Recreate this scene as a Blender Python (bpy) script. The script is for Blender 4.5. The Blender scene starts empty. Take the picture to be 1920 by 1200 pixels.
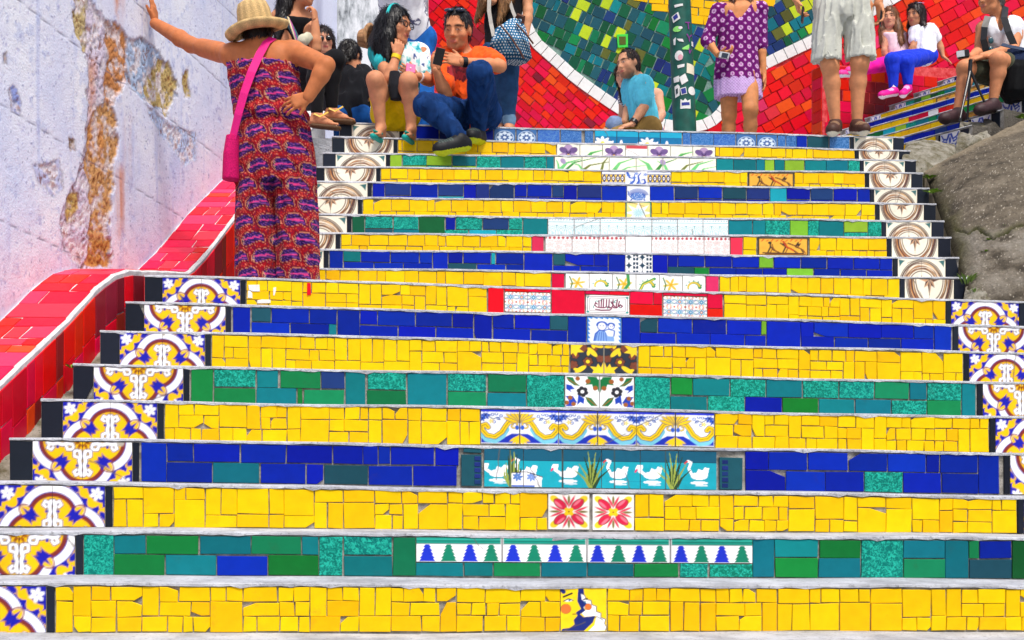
import bpy, math, random
import numpy as np
from mathutils import Vector, Matrix
R = math.radians
random.seed(7)
RNG = np.random.default_rng(11)
SC = bpy.context.scene
COL = SC.collection

# ------------------------------------------------------------------ camera, light, exposure
F = 2527.0            # focal length in photograph pixels (1920 wide)
HOR = 858.0           # eye level row of the photograph
EYE = 1.48            # eye height above the street at the foot of the stairs
cam_d = bpy.data.cameras.new('camera')
cam_d.sensor_fit = 'HORIZONTAL'; cam_d.sensor_width = 36.0
cam_d.lens = 36.0 * F / 1920.0
cam_d.shift_y = (HOR - 600.0) / 1920.0
cam_d.clip_start = 0.05; cam_d.clip_end = 900.0
cam = bpy.data.objects.new('camera', cam_d); COL.objects.link(cam)
cam.location = (0, 0, EYE); cam.rotation_euler = (R(90), 0, 0)
SC.camera = cam

SUN_EL, SUN_AZ = R(60), R(158)     # azimuth measured clockwise from +Y: the light comes from behind the viewer's shoulder
wd = bpy.data.worlds.new('World'); SC.world = wd; wd.use_nodes = True
wn = wd.node_tree; bgn = wn.nodes['Background']
sky = wn.nodes.new('ShaderNodeTexSky'); sky.sky_type = 'NISHITA'; sky.sun_disc = False
sky.sun_elevation = SUN_EL; sky.sun_rotation = SUN_AZ
sky.air_density = 1.0; sky.dust_density = 4.0; sky.ozone_density = 1.0
wn.links.new(sky.outputs[0], bgn.inputs[0]); bgn.inputs[1].default_value = 0.068
sun_d = bpy.data.lights.new('sun', 'SUN'); sun_d.energy = 1.5; sun_d.angle = R(11); sun_d.color = (1.0, 0.96, 0.9)
sun = bpy.data.objects.new('sun', sun_d); COL.objects.link(sun)
sd = Vector((math.sin(SUN_AZ) * math.cos(SUN_EL), math.cos(SUN_AZ) * math.cos(SUN_EL), math.sin(SUN_EL)))
sun.rotation_euler = sd.to_track_quat('Z', 'Y').to_euler(); sun.location = (0, -4, 12)
SC.view_settings.view_transform = 'Standard'; SC.view_settings.look = 'None'
SC.view_settings.gamma = 1.0; SC.view_settings.exposure = 1.18
SC.view_settings.use_curve_mapping = False
SC.cycles.max_bounces = 6

# ------------------------------------------------------------------ helpers
def W(px, py, d):
    "a point of the place seen at photograph pixel px, py, d metres in front of the viewer"
    return Vector(((px - 960.0) / F * d, d, EYE + (HOR - py) / F * d))

BASE = {}
def link(o, parent=None, base=None):
    COL.objects.link(o)
    b = Vector(base) if base is not None else Vector((0, 0, 0))
    BASE[o.name] = b
    if parent is not None:
        o.parent = parent; o.location = b - BASE[parent.name]
    else:
        o.location = b
    return o

def empty(name, loc):
    o = bpy.data.objects.new(name, None); o.empty_display_size = 0.1
    return link(o, None, loc)

def tag(o, label=None, cat=None, group=None, kind=None):
    if label: o['label'] = label
    if cat: o['category'] = cat
    if group: o['group'] = group
    if kind: o['kind'] = kind
    return o

def mk(name, verts, faces, mats, parent=None, base=None, midx=None, smooth=False, cols=None):
    v = np.asarray(verts, dtype=np.float64).reshape(-1, 3)
    if base is None:
        base = (v[:, 0].mean(), v[:, 1].mean(), v[:, 2].min())
    v = v - np.array(base)
    me = bpy.data.meshes.new(name)
    me.from_pydata(v.tolist(), [], faces if isinstance(faces, list) else faces.tolist())
    if not isinstance(mats, (list, tuple)): mats = [mats]
    for m in mats: me.materials.append(m)
    if midx is not None: me.polygons.foreach_set('material_index', midx)
    if smooth: me.polygons.foreach_set('use_smooth', [True] * len(me.polygons))
    if cols is not None:
        c = np.ones((len(v), 4), dtype=np.float32); c[:, :3] = cols
        a = me.color_attributes.new('Col', 'FLOAT_COLOR', 'POINT'); a.data.foreach_set('color', c.ravel())
    me.update()
    o = bpy.data.objects.new(name, me)
    return link(o, parent, base)

def lin(c):
    "sRGB 0..255 to linear"
    c = np.asarray(c, dtype=np.float64) / 255.0
    return np.where(c <= 0.04045, c / 12.92, ((c + 0.055) / 1.055) ** 2.4)

class MB:
    "collects shapes into one mesh"
    def __init__(s): s.v = []; s.f = []; s.m = []
    def add(s, vs, fs, mi=0):
        n = len(s.v); s.v += [tuple(p) for p in vs]
        for f in fs: s.f.append([n + i for i in f]); s.m.append(mi)
    def hexa(s, p, mi=0):   # 8 corners: bottom 4 ccw, top 4 ccw
        s.add(p, [(0, 3, 2, 1), (4, 5, 6, 7), (0, 1, 5, 4), (1, 2, 6, 5), (2, 3, 7, 6), (3, 0, 4, 7)], mi)
    def box(s, c, d, mi=0, M=None):
        x, y, z = d[0] / 2, d[1] / 2, d[2] / 2
        p = [Vector(q) for q in ((-x, -y, -z), (x, -y, -z), (x, y, -z), (-x, y, -z), (-x, -y, z), (x, -y, z), (x, y, z), (-x, y, z))]
        if M is not None: p = [M @ q for q in p]
        s.hexa([q + Vector(c) for q in p], mi)
    def tube(s, pts, rads, n=10, mi=0, cap=True):
        pts = [Vector(p) for p in pts]
        if not isinstance(rads, (list, tuple)): rads = [rads] * len(pts)
        rings = []
        ref = Vector((0.31, 0.2, 0.93))
        for i, p in enumerate(pts):
            t = (pts[min(i + 1, len(pts) - 1)] - pts[max(i - 1, 0)]).normalized()
            if abs(t.dot(ref)) > 0.97: ref = Vector((0.9, 0.3, 0.1))
            a = t.cross(ref).normalized(); b = t.cross(a)
            ref = b.cross(t) if False else ref
            rings.append([p + (a * math.cos(2 * math.pi * k / n) + b * math.sin(2 * math.pi * k / n)) * rads[i] for k in range(n)])
        vs = [q for r in rings for q in r]; fs = []
        for i in range(len(pts) - 1):
            for k in range(n):
                k2 = (k + 1) % n
                fs.append((i * n + k, i * n + k2, (i + 1) * n + k2, (i + 1) * n + k))
        if cap:
            fs.append(tuple(range(n))[::-1]); fs.append(tuple((len(pts) - 1) * n + k for k in range(n)))
        s.add(vs, fs, mi)
    def build(s, name, mats, parent=None, base=None, smooth=False):
        return mk(name, s.v, s.f, mats, parent, base, s.m, smooth)

# ------------------------------------------------------------------ materials
def new_mat(name):
    m = bpy.data.materials.new(name); m.use_nodes = True
    nt = m.node_tree; b = nt.nodes['Principled BSDF']
    return m, nt, b
def N(nt, t, **kw):
    n = nt.nodes.new(t)
    for k, v in kw.items():
        if k.startswith('i_'): n.inputs[k[2:].replace('_', ' ')].default_value = v
        else: setattr(n, k, v)
    return n
def L(nt, a, b): nt.links.new(a, b)
def rgba(c): return (float(c[0]), float(c[1]), float(c[2]), 1.0)

def glaze(name, c, rough=0.32, var=0.16, mottled=None, hue=0.012):
    "glazed tile: each piece its own shade, faint clouding, slightly wavy surface"
    m, nt, b = new_mat(name)
    oi = N(nt, 'ShaderNodeObjectInfo'); tc = N(nt, 'ShaderNodeTexCoord')
    off = N(nt, 'ShaderNodeVectorMath', operation='SCALE'); off.inputs[3].default_value = 40.0
    cmb = N(nt, 'ShaderNodeCombineXYZ'); L(nt, oi.outputs['Random'], cmb.inputs[0]); L(nt, oi.outputs['Random'], cmb.inputs[1])
    L(nt, cmb.outputs[0], off.inputs[0])
    add = N(nt, 'ShaderNodeVectorMath', operation='ADD'); L(nt, tc.outputs['Object'], add.inputs[0]); L(nt, off.outputs[0], add.inputs[1])
    nz = N(nt, 'ShaderNodeTexNoise'); nz.inputs['Scale'].default_value = 22; nz.inputs['Detail'].default_value = 4
    L(nt, add.outputs[0], nz.inputs['Vector'])
    hs = N(nt, 'ShaderNodeHueSaturation'); hs.inputs['Color'].default_value = rgba(c)
    mr = N(nt, 'ShaderNodeMapRange'); mr.inputs[3].default_value = 1 - var; mr.inputs[4].default_value = 1 + var * 0.7
    L(nt, oi.outputs['Random'], mr.inputs[0])
    m2 = N(nt, 'ShaderNodeMapRange'); m2.inputs[1].default_value = 0.3; m2.inputs[2].default_value = 0.7; m2.inputs[3].default_value = 0.93; m2.inputs[4].default_value = 1.05
    L(nt, nz.outputs[0], m2.inputs[0])
    mu = N(nt, 'ShaderNodeMath', operation='MULTIPLY'); L(nt, mr.outputs[0], mu.inputs[0]); L(nt, m2.outputs[0], mu.inputs[1])
    L(nt, mu.outputs[0], hs.inputs['Value'])
    fr = N(nt, 'ShaderNodeMath', operation='FRACT'); ml = N(nt, 'ShaderNodeMath', operation='MULTIPLY'); ml.inputs[1].default_value = 17.3
    L(nt, oi.outputs['Random'], ml.inputs[0]); L(nt, ml.outputs[0], fr.inputs[0])
    mh = N(nt, 'ShaderNodeMapRange'); mh.inputs[3].default_value = 0.5 - hue; mh.inputs[4].default_value = 0.5 + hue
    L(nt, fr.outputs[0], mh.inputs[0]); L(nt, mh.outputs[0], hs.inputs['Hue'])
    out = hs.outputs[0]
    if mottled is not None:
        vo = N(nt, 'ShaderNodeTexNoise'); vo.inputs['Scale'].default_value = 85; vo.inputs['Detail'].default_value = 1.5; vo.inputs['Distortion'].default_value = 1.2
        L(nt, add.outputs[0], vo.inputs['Vector'])
        mm = N(nt, 'ShaderNodeMapRange'); mm.inputs[1].default_value = 0.42; mm.inputs[2].default_value = 0.66
        L(nt, vo.outputs[0], mm.inputs[0])
        mx = N(nt, 'ShaderNodeMix', data_type='RGBA'); L(nt, mm.outputs[0], mx.inputs[0])
        L(nt, out, mx.inputs[6]); mx.inputs[7].default_value = rgba(mottled); out = mx.outputs[2]
    # dirt specks
    dn = N(nt, 'ShaderNodeTexNoise'); dn.inputs['Scale'].default_value = 9; dn.inputs['Detail'].default_value = 9; dn.inputs['Roughness'].default_value = 0.75
    L(nt, add.outputs[0], dn.inputs['Vector'])
    dm = N(nt, 'ShaderNodeMapRange'); dm.inputs[1].default_value = 0.60; dm.inputs[2].default_value = 0.80; dm.inputs[4].default_value = 0.6
    L(nt, dn.outputs[0], dm.inputs[0])
    dx = N(nt, 'ShaderNodeMix', data_type='RGBA'); L(nt, dm.outputs[0], dx.inputs[0]); L(nt, out, dx.inputs[6])
    dx.inputs[7].default_value = (c[0] * .45 + .03, c[1] * .4 + .02, c[2] * .4 + .02, 1)
    L(nt, dx.outputs[2], b.inputs['Base Color'])
    b.inputs['Roughness'].default_value = rough; b.inputs['Specular IOR Level'].default_value = 0.15
    bp = N(nt, 'ShaderNodeBump'); bp.inputs['Strength'].default_value = 0.22; bp.inputs['Distance'].default_value = 0.004
    L(nt, nz.outputs[0], bp.inputs['Height']); L(nt, bp.outputs[0], b.inputs['Normal'])
    return m

def vcol_mat(name, rough=0.4, spec=0.35, bump=0.0, bscale=60, var=0.06, vscale=30, sheen=0.0, sss=0.0, detail=6):
    m, nt, b = new_mat(name)
    at = N(nt, 'ShaderNodeAttribute', attribute_name='Col')
    tc = N(nt, 'ShaderNodeTexCoord')
    nz = N(nt, 'ShaderNodeTexNoise'); nz.inputs['Scale'].default_value = vscale; nz.inputs['Detail'].default_value = detail
    L(nt, tc.outputs['Object'], nz.inputs['Vector'])
    mr = N(nt, 'ShaderNodeMapRange'); mr.inputs[1].default_value = 0.3; mr.inputs[2].default_value = 0.7
    mr.inputs[3].default_value = 1 - var; mr.inputs[4].default_value = 1 + var
    L(nt, nz.outputs[0], mr.inputs[0])
    hs = N(nt, 'ShaderNodeHueSaturation'); L(nt, at.outputs['Color'], hs.inputs['Color']); L(nt, mr.outputs[0], hs.inputs['Value'])
    L(nt, hs.outputs[0], b.inputs['Base Color'])
    b.inputs['Roughness'].default_value = rough; b.inputs['Specular IOR Level'].default_value = spec
    if sheen: b.inputs['Sheen Weight'].default_value = sheen
    if sss:
        b.inputs['Subsurface Weight'].default_value = sss; b.inputs['Subsurface Radius'].default_value = (0.012, 0.005, 0.003); b.inputs['Subsurface Scale'].default_value = 0.6
    if bump:
        n2 = N(nt, 'ShaderNodeTexNoise'); n2.inputs['Scale'].default_value = bscale; n2.inputs['Detail'].default_value = 5
        L(nt, tc.outputs['Object'], n2.inputs['Vector'])
        bp = N(nt, 'ShaderNodeBump'); bp.inputs['Strength'].default_value = bump; bp.inputs['Distance'].default_value = 0.01
        L(nt, n2.outputs[0], bp.inputs['Height']); L(nt, bp.outputs[0], b.inputs['Normal'])
    return m

def rough_mat(name, c1, c2, scale=6, bump=0.5, bscale=40, rough=0.85, c3=None, dist=0.02, lo=.38, hi=.62):
    "cement, plaster, stone: two tones, a third in stains, gritty relief"
    m, nt, b = new_mat(name)
    tc = N(nt, 'ShaderNodeTexCoord')
    n1 = N(nt, 'ShaderNodeTexNoise'); n1.inputs['Scale'].default_value = scale; n1.inputs['Detail'].default_value = 10; n1.inputs['Roughness'].default_value = 0.65
    L(nt, tc.outputs['Object'], n1.inputs['Vector'])
    mr = N(nt, 'ShaderNodeMapRange'); mr.inputs[1].default_value = lo; mr.inputs[2].default_value = hi
    L(nt, n1.outputs[0], mr.inputs[0])
    mx = N(nt, 'ShaderNodeMix', data_type='RGBA'); L(nt, mr.outputs[0], mx.inputs[0])
    mx.inputs[6].default_value = rgba(c1); mx.inputs[7].default_value = rgba(c2); out = mx.outputs[2]
    n2 = N(nt, 'ShaderNodeTexNoise'); n2.inputs['Scale'].default_value = bscale; n2.inputs['Detail'].default_value = 8; n2.inputs['Roughness'].default_value = 0.7
    L(nt, tc.outputs['Object'], n2.inputs['Vector'])
    if c3 is not None:
        m3 = N(nt, 'ShaderNodeMapRange'); m3.inputs[1].default_value = 0.56; m3.inputs[2].default_value = 0.68
        L(nt, n2.outputs[0], m3.inputs[0])
        mx2 = N(nt, 'ShaderNodeMix', data_type='RGBA'); L(nt, m3.outputs[0], mx2.inputs[0]); L(nt, out, mx2.inputs[6]); mx2.inputs[7].default_value = rgba(c3); out = mx2.outputs[2]
    L(nt, out, b.inputs['Base Color']); b.inputs['Roughness'].default_value = rough
    b.inputs['Specular IOR Level'].default_value = 0.2
    bp = N(nt, 'ShaderNodeBump'); bp.inputs['Strength'].default_value = bump; bp.inputs['Distance'].default_value = dist
    L(nt, n2.outputs[0], bp.inputs['Height']); L(nt, bp.outputs[0], b.inputs['Normal'])
    return m

def plain(name, c, rough=0.5, metal=0.0, spec=0.4, bump=0, bscale=80, var=0.0):
    m, nt, b = new_mat(name)
    b.inputs['Base Color'].default_value = rgba(c); b.inputs['Roughness'].default_value = rough
    b.inputs['Metallic'].default_value = metal; b.inputs['Specular IOR Level'].default_value = spec
    tc = N(nt, 'ShaderNodeTexCoord'); nz = N(nt, 'ShaderNodeTexNoise'); nz.inputs['Scale'].default_value = bscale; nz.inputs['Detail'].default_value = 6
    L(nt, tc.outputs['Object'], nz.inputs['Vector'])
    hs = N(nt, 'ShaderNodeHueSaturation'); hs.inputs['Color'].default_value = rgba(c)
    mr = N(nt, 'ShaderNodeMapRange'); mr.inputs[1].default_value = .3; mr.inputs[2].default_value = .7; mr.inputs[3].default_value = 1 - (var or .08); mr.inputs[4].default_value = 1 + (var or .08)
    L(nt, nz.outputs[0], mr.inputs[0]); L(nt, mr.outputs[0], hs.inputs['Value']); L(nt, hs.outputs[0], b.inputs['Base Color'])
    if bump:
        bp = N(nt, 'ShaderNodeBump'); bp.inputs['Strength'].default_value = bump; bp.inputs['Distance'].default_value = 0.01
        L(nt, nz.outputs[0], bp.inputs['Height']); L(nt, bp.outputs[0], b.inputs['Normal'])
    return m

M = {}
M['y'] = glaze('yellow_glaze', (0.84, 0.545, 0.001), var=0.07, hue=0.008)
M['b'] = glaze('cobalt_glaze', (0.001, 0.016, 0.35), var=0.30, hue=0.004)
M['n'] = glaze('navy_glaze', (0.012, 0.035, 0.16), var=0.3)
M['d'] = glaze('slate_teal_glaze', (0.012, 0.075, 0.105), var=0.25)
M['t'] = glaze('teal_glaze', (0.004, 0.17, 0.20), var=0.25, hue=0.02)
M['g'] = glaze('green_glaze', (0.006, 0.20, 0.055), var=0.3, hue=0.03)
M['G'] = glaze('dark_green_glaze', (0.006, 0.10, 0.04), var=0.3, hue=0.03)
M['M'] = glaze('mottled_turquoise_glaze', (0.002, 0.17, 0.13), var=0.15, mottled=(0.02, 0.46, 0.34), hue=0.02)
M['c'] = glaze('cyan_glaze', (0.01, 0.36, 0.44), var=0.2)
M['l'] = glaze('lime_glaze', (0.22, 0.47, 0.03), var=0.25, hue=0.03)
M['m'] = glaze('washed_blue_glaze', (0.03, 0.13, 0.40), var=0.3, mottled=(0.10, 0.24, 0.52))
M['r'] = glaze('crimson_glaze', (0.68, 0.003, 0.018), var=0.2, hue=0.010)
M['p'] = glaze('pink_red_glaze', (0.72, 0.03, 0.085), var=0.15)
M['k'] = glaze('black_glaze', (0.013, 0.017, 0.028), var=0.3)
M['w'] = glaze('white_glaze', (0.78, 0.78, 0.76), var=0.05, hue=0.004)
M['o'] = glaze('orange_red_glaze', (0.74, 0.035, 0.006), var=0.15, hue=0.012)
M['e'] = glaze('olive_glaze', (0.10, 0.11, 0.02), var=0.3)
M['yo'] = glaze('amber_glaze', (0.83, 0.485, 0.001), var=0.07, hue=0.008)
M['ye'] = glaze('yellow_lime_glaze', (0.50, 0.62, 0.02), var=0.15, hue=0.01)
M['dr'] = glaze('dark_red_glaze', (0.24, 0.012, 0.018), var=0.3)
M['art'] = vcol_mat('painted_tile', rough=0.3, bump=0.05, bscale=30, var=0.04)
M['cement'] = rough_mat('whitewashed_cement', lin((164, 166, 172)), lin((206, 209, 216)), scale=5, bump=0.8, bscale=55, c3=lin((118, 118, 122)))
M['joint'] = rough_mat('grey_joint_mortar', lin((120, 116, 108)), lin((176, 172, 164)), scale=18, bump=0.5, bscale=90)
M['wjoint'] = rough_mat('pale_joint_mortar', lin((196, 196, 198)), lin((224, 224, 224)), scale=18, bump=0.5, bscale=90)
M['concrete'] = rough_mat('weathered_concrete', (0.085, 0.075, 0.06), (0.25, 0.225, 0.19), scale=2.4, bump=1.0, bscale=75, c3=(0.34, 0.32, 0.29), dist=0.05)
M['mossy'] = rough_mat('mossy_cement', (0.12, 0.105, 0.06), (0.36, 0.34, 0.29), scale=9, bump=0.9, bscale=45, c3=(0.05, 0.06, 0.02))
M['ground'] = rough_mat('street_stone', (0.16, 0.15, 0.14), (0.26, 0.25, 0.23), scale=2, bump=0.6, bscale=20)
M['rjoint'] = rough_mat('pinkish_joint_mortar', lin((190, 90, 92)), lin((224, 160, 160)), scale=18, bump=0.4, bscale=90)
# ------------------------------------------------------------------ painted tile art (flat print, as colours on a fine grid)
class Art:
    def __init__(s, X, Y, base, aa):
        s.X, s.Y, s.aa = X, Y, aa
        s.c = np.empty(X.shape + (3,)); s.c[:] = lin(base)
    def fill(s, d, col, a=1.0):
        al = (np.clip(0.5 - d / s.aa, 0, 1) * a)[..., None]
        s.c = s.c * (1 - al) + lin(col) * al
    def circ(s, x, y, r): return np.hypot(s.X - x, s.Y - y) - r
    def ell(s, x, y, rx, ry, rot=0):
        c, q = math.cos(rot), math.sin(rot)
        u = (s.X - x) * c + (s.Y - y) * q; v = -(s.X - x) * q + (s.Y - y) * c
        return (np.hypot(u / rx, v / ry) - 1) * min(rx, ry)
    def seg(s, x0, y0, x1, y1, r, r1=None):
        dx, dy = x1 - x0, y1 - y0; l = dx * dx + dy * dy + 1e-12
        t = np.clip(((s.X - x0) * dx + (s.Y - y0) * dy) / l, 0, 1)
        rr = r if r1 is None else r + (r1 - r) * t
        return np.hypot(s.X - x0 - t * dx, s.Y - y0 - t * dy) - rr
    def path(s, pts, r, r1=None):
        d = None; n = len(pts) - 1
        for i in range(n):
            a = r if r1 is None else r + (r1 - r) * i / n; b = r if r1 is None else r + (r1 - r) * (i + 1) / n
            q = s.seg(*pts[i], *pts[i + 1], a, b); d = q if d is None else np.minimum(d, q)
        return d
    def rect(s, x0, y0, x1, y1):
        return np.maximum(np.abs(s.X - (x0 + x1) / 2) - abs(x1 - x0) / 2, np.abs(s.Y - (y0 + y1) / 2) - abs(y1 - y0) / 2)
    def poly(s, pts):
        d = np.full(s.X.shape, 1e9); ins = np.zeros(s.X.shape, bool); n = len(pts)
        for i in range(n):
            (x0, y0), (x1, y1) = pts[i], pts[(i + 1) % n]
            d = np.minimum(d, s.seg(x0, y0, x1, y1, 0))
            if y0 != y1:
                t = (s.Y - y0) / (y1 - y0)
                ins ^= ((y0 > s.Y) != (y1 > s.Y)) & (s.X < x0 + t * (x1 - x0))
        return np.where(ins, -d, d)
    def arc(s, x, y, r, a0, a1, w, n=14, w1=None):
        return s.path([(x + r * math.cos(a0 + (a1 - a0) * i / n), y + r * math.sin(a0 + (a1 - a0) * i / n)) for i in range(n + 1)], w, w1)
    def spiral(s, x, y, r0, r1, a0, a1, w, n=22):
        return s.path([(x + (r0 + (r1 - r0) * i / n) * math.cos(a0 + (a1 - a0) * i / n), y + (r0 + (r1 - r0) * i / n) * math.sin(a0 + (a1 - a0) * i / n)) for i in range(n + 1)], w, w * .6)
    def flower(s, x, y, r, n, rot=0, wid=.5):
        d = None
        for k in range(n):
            a = rot + 2 * math.pi * k / n
            q = s.ell(x + r * .55 * math.cos(a), y + r * .55 * math.sin(a), r * .5, r * .5 * wid, a)
            d = q if d is None else np.minimum(d, q)
        return d
    def hand(s, seed):  # hand-painted wobble
        r = np.random.default_rng(seed); n = r.random(s.X.shape) * 0.05 - 0.025
        s.c = np.clip(s.c * (1 + n[..., None]), 0, 1)

def both(a, fn):
    "paint mirrored about x = 0"
    X = a.X; fn(a); a.X = -X; fn(a); a.X = X

NAVY, BLUE, YEL, WHT, BRN = (16, 14, 92), (20, 22, 170), (250, 196, 0), (250, 250, 252), (128, 44, 40)
def quatrefoil(a):
    "one 2 x 2 tile repeat on [-1,1]^2"
    X, Y = a.X, a.Y
    ax, ay = np.abs(X), np.abs(Y)
    a.X, a.Y = ax, ay
    def q(r, o=.40): return np.minimum(np.minimum(a.circ(o, 0, r), a.circ(0, o, r)), np.maximum(ax, ay) - o)
    # corner: blue field with yellow flames and a white blossom
    rho = np.hypot(ax - 1, ay - 1); th = np.arctan2(1 - ay, 1 - ax)
    a.fill(rho - .56, BLUE)
    fl = .40 + .11 * np.abs(np.sin(th * 5))
    a.fill(np.where((th > .12) & (th < 1.45), rho - fl, 9), YEL)
    a.fill(rho - .33, BLUE); 
    a.fill(a.flower(.85, .85, .13, 6, .3, .6), WHT)
    # flames between the lobes at the tile edges
    for (cx, cy) in ((0.42, 1.02), (1.02, 0.42)):
        a.fill(a.ell(cx, cy, .17, .17), YEL); a.fill(a.ell(cx * .98, cy * .96, .06, .13, .8), BLUE)
    # interlaced bands
    a.fill(q(.66), BLUE); a.fill(q(.635), WHT); a.fill(q(.485), BLUE); a.fill(q(.47), BRN); a.fill(q(.385), YEL)
    a.fill(a.ell(.47, .47, .17, .10, .785), YEL); a.fill(np.abs(a.ell(.47, .47, .19, .12, .785)) - .012, BRN)
    a.fill(a.poly([(.30, .30), (.40, .33), (.38, .22), (.47, .32), (.60, .40), (.50, .45), (.58, .58), (.45, .50), (.40, .60), (.32, .47), (.22, .38), (.33, .40)]), BLUE)
    # white scrolls
    for (sx, sy) in ((1, 0), (0, 1)):
        def P(u, v): return (u, v) if sx else (v, u)
        for w, col in ((.055, NAVY), (.036, WHT)):
            a.fill(a.path([P(.70, .02), P(.60, .05), P(.50, .03), P(.40, .06), P(.30, .03), P(.2, .05)], w), col)
            a.fill(a.path([P(.66, .05), P(.70, .13), P(.63, .17), P(.59, .12)], w * .8), col)
            a.fill(a.path([P(.34, .05), P(.30, .16), P(.20, .16), P(.18, .10)], w * .8), col)
        a.fill(a.circ(*P(.50, .11), .03), BLUE)
    a.fill(a.circ(0, 0, .15), YEL); a.fill(a.flower(0, 0, .16, 8, .2, .4), (150, 80, 10)); a.fill(a.circ(0, 0, .05), YEL)
    a.X, a.Y = X, Y

def star_medallion(a):
    X, Y = a.X, a.Y
    r = np.hypot(X, Y); th = np.arctan2(Y, X)
    base = lin((247, 238, 216)); a.c[:] = base
    def ring(r0, w, col, al=1.0): a.fill(np.abs(r - r0) - w, col, al)
    ring(.955, .016, (60, 34, 28))
    ring(.76, .125, (224, 186, 140))
    rs = np.random.default_rng(4)
    for k in range(64):
        r0 = .64 + .25 * rs.random(); a0 = rs.random() * 6.28; ln = .5 + .7 * rs.random(); ph = rs.random() * 6.28
        dth = np.angle(np.exp(1j * (th - a0)))
        d = np.maximum(np.abs(r - r0 - .014 * np.sin(dth * 6 + ph)) - (.013 + .009 * (k % 3 == 0)) * (1 - np.clip(np.abs(dth) / ln, 0, 1) ** 2), np.abs(dth) - ln)
        a.fill(d, [(70, 40, 34), (120, 70, 40), (48, 34, 60), (250, 240, 220), (190, 120, 60)][k % 5], .9)
    ring(.905, .018, (70, 40, 30)); ring(.635, .014, (110, 64, 40)); ring(.56, .018, (80, 46, 32))
    for k in range(8):
        t = k * math.pi / 4; L_ = .40 if k % 2 == 0 else .30
        for sg, col in ((1, (200, 150, 110)), (-1, (84, 46, 32))):
            t2 = t + sg * math.pi / 8
            a.fill(a.poly([(0, 0), (L_ * math.cos(t), L_ * math.sin(t)), (.17 * math.cos(t2), .17 * math.sin(t2))]), col)
    ax, ay = np.abs(X), np.abs(Y); a.X, a.Y = ax, ay
    a.fill(a.poly([(.97, .97), (.70, .93), (.80, .86), (.86, .80), (.93, .70)]), (60, 110, 110))
    a.X, a.Y = X, Y

def art_flower_red(a):      # unit square, red lily tile
    a.c[:] = lin((250, 246, 236)); a.X = a.X - .5; a.Y = a.Y - .5
    for k in range(4):
        t = math.pi / 4 + k * math.pi / 2
        for dt, col in ((.0, (240, 210, 40)),): a.fill(a.ell(.50 * math.cos(t), .50 * math.sin(t), .12, .09, t), col)
        a.fill(a.ell(.30 * math.cos(t), .30 * math.sin(t), .20, .115, t), (70, 60, 30)); a.fill(a.ell(.30 * math.cos(t), .30 * math.sin(t), .185, .10, t), (214, 30, 70))
        a.fill(a.ell(.33 * math.cos(t + .12), .33 * math.sin(t + .12), .12, .035, t), (240, 120, 140))
        for sg in (-1, 1): a.fill(a.ell(.30 * math.cos(t + sg * .55), .30 * math.sin(t + sg * .55), .17, .032, t + sg * .35), (226, 60, 90))
        t2 = k * math.pi / 2; a.fill(a.ell(.34 * math.cos(t2), .34 * math.sin(t2), .12, .03, t2), (120, 110, 30))
    for k in range(4): a.fill(a.circ(.07 * math.cos(k * 1.5708 + .785), .07 * math.sin(k * 1.5708 + .785), .062), (245, 200, 20))
    a.fill(a.circ(0, 0, .02), (120, 80, 10))

def art_swans(a, W_, H_):    # 6 tiles wide, px units of the photograph: 436 x 78
    X, Y = a.X, a.Y
    a.c[:] = lin((20, 168, 186)); a.fill(-(Y - .70), (14, 92, 120))
    a.fill(np.abs(Y - .70) - .012, (10, 70, 95))
    a.X = X * 5.6      # aspect: y unit = panel height
    for i in range(4): a.fill(a.rect(0.3 + i * 1.3, .18 + .05 * (i % 2), 1.2 + i * 1.3, .19 + .05 * (i % 2)), (10, 130, 160), .6)
    def swan(x, dr, up):
        w = (252, 252, 255)
        a.fill(a.ell(x, .35, .21, .10), w)
        a.fill(a.poly([(x - .1 * dr, .36), (x - .02 * dr, .54), (x + .08 * dr, .50), (x + .14 * dr, .58), (x + .25 * dr, .56), (x + .21 * dr, .36)]), w)
        if up: a.fill(a.path([(x - .18 * dr, .38), (x - .26 * dr, .55), (x - .20 * dr, .70), (x - .28 * dr, .74)], .035), w); a.fill(a.seg(x - .30 * dr, .73, x - .36 * dr, .68, .02), (220, 60, 60))
        else: a.fill(a.path([(x - .16 * dr, .36), (x - .30 * dr, .46), (x - .26 * dr, .58), (x - .33 * dr, .58), (x - .36 * dr, .52)], .04), w); a.fill(a.seg(x - .36 * dr, .50, x - .40 * dr, .44, .022), (230, 60, 110))
        a.fill(a.ell(x, .17, .22, .045), w, .9); a.fill(a.ell(x + .06, .10, .16, .025), w, .7)
    def reeds(x, s=1):
        for k, (dx, h) in enumerate(((-.32, .62), (-.2, .82), (-.1, .94), (0, .80), (.08, .92), (.2, .84), (.3, .66), (.4, .5), (-.42, .45))):
            a.fill(a.path([(x + dx * .12, .02), (x + dx * .45, h * .55), (x + dx * s, h)], .045, .008), (40, 70, 40) if k % 2 else (150, 165, 70))
    for x, dr, up in ((.33, 1, 0), (1.02, 1, 1), (2.0, 1, 0), (3.2, 1, 1), (4.02, 1, 0), (5.17, 1, 1)): swan(x, dr, up)
    reeds(2.58); reeds(4.55); reeds(.68, .5)
    a.fill(a.poly([(.66, .0), (.66, .36), (1.0, .40), (1.38, .28), (1.36, 0)]), (246, 246, 246))
    a.fill(a.flower(.80, .27, .12, 7), (90, 130, 200)); a.fill(a.flower(1.12, .27, .12, 7), (120, 150, 215)); a.fill(a.rect(.66, .0, 1.2, .05), (60, 100, 190))
    a.fill(a.path([(.66, .37), (1.0, .40), (1.38, .27)], .012), (60, 50, 40))
    a.X = X
    for k in (.333, .555, .777, .11): a.fill(np.abs(X - k) - .0025, (60, 80, 80))

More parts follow.
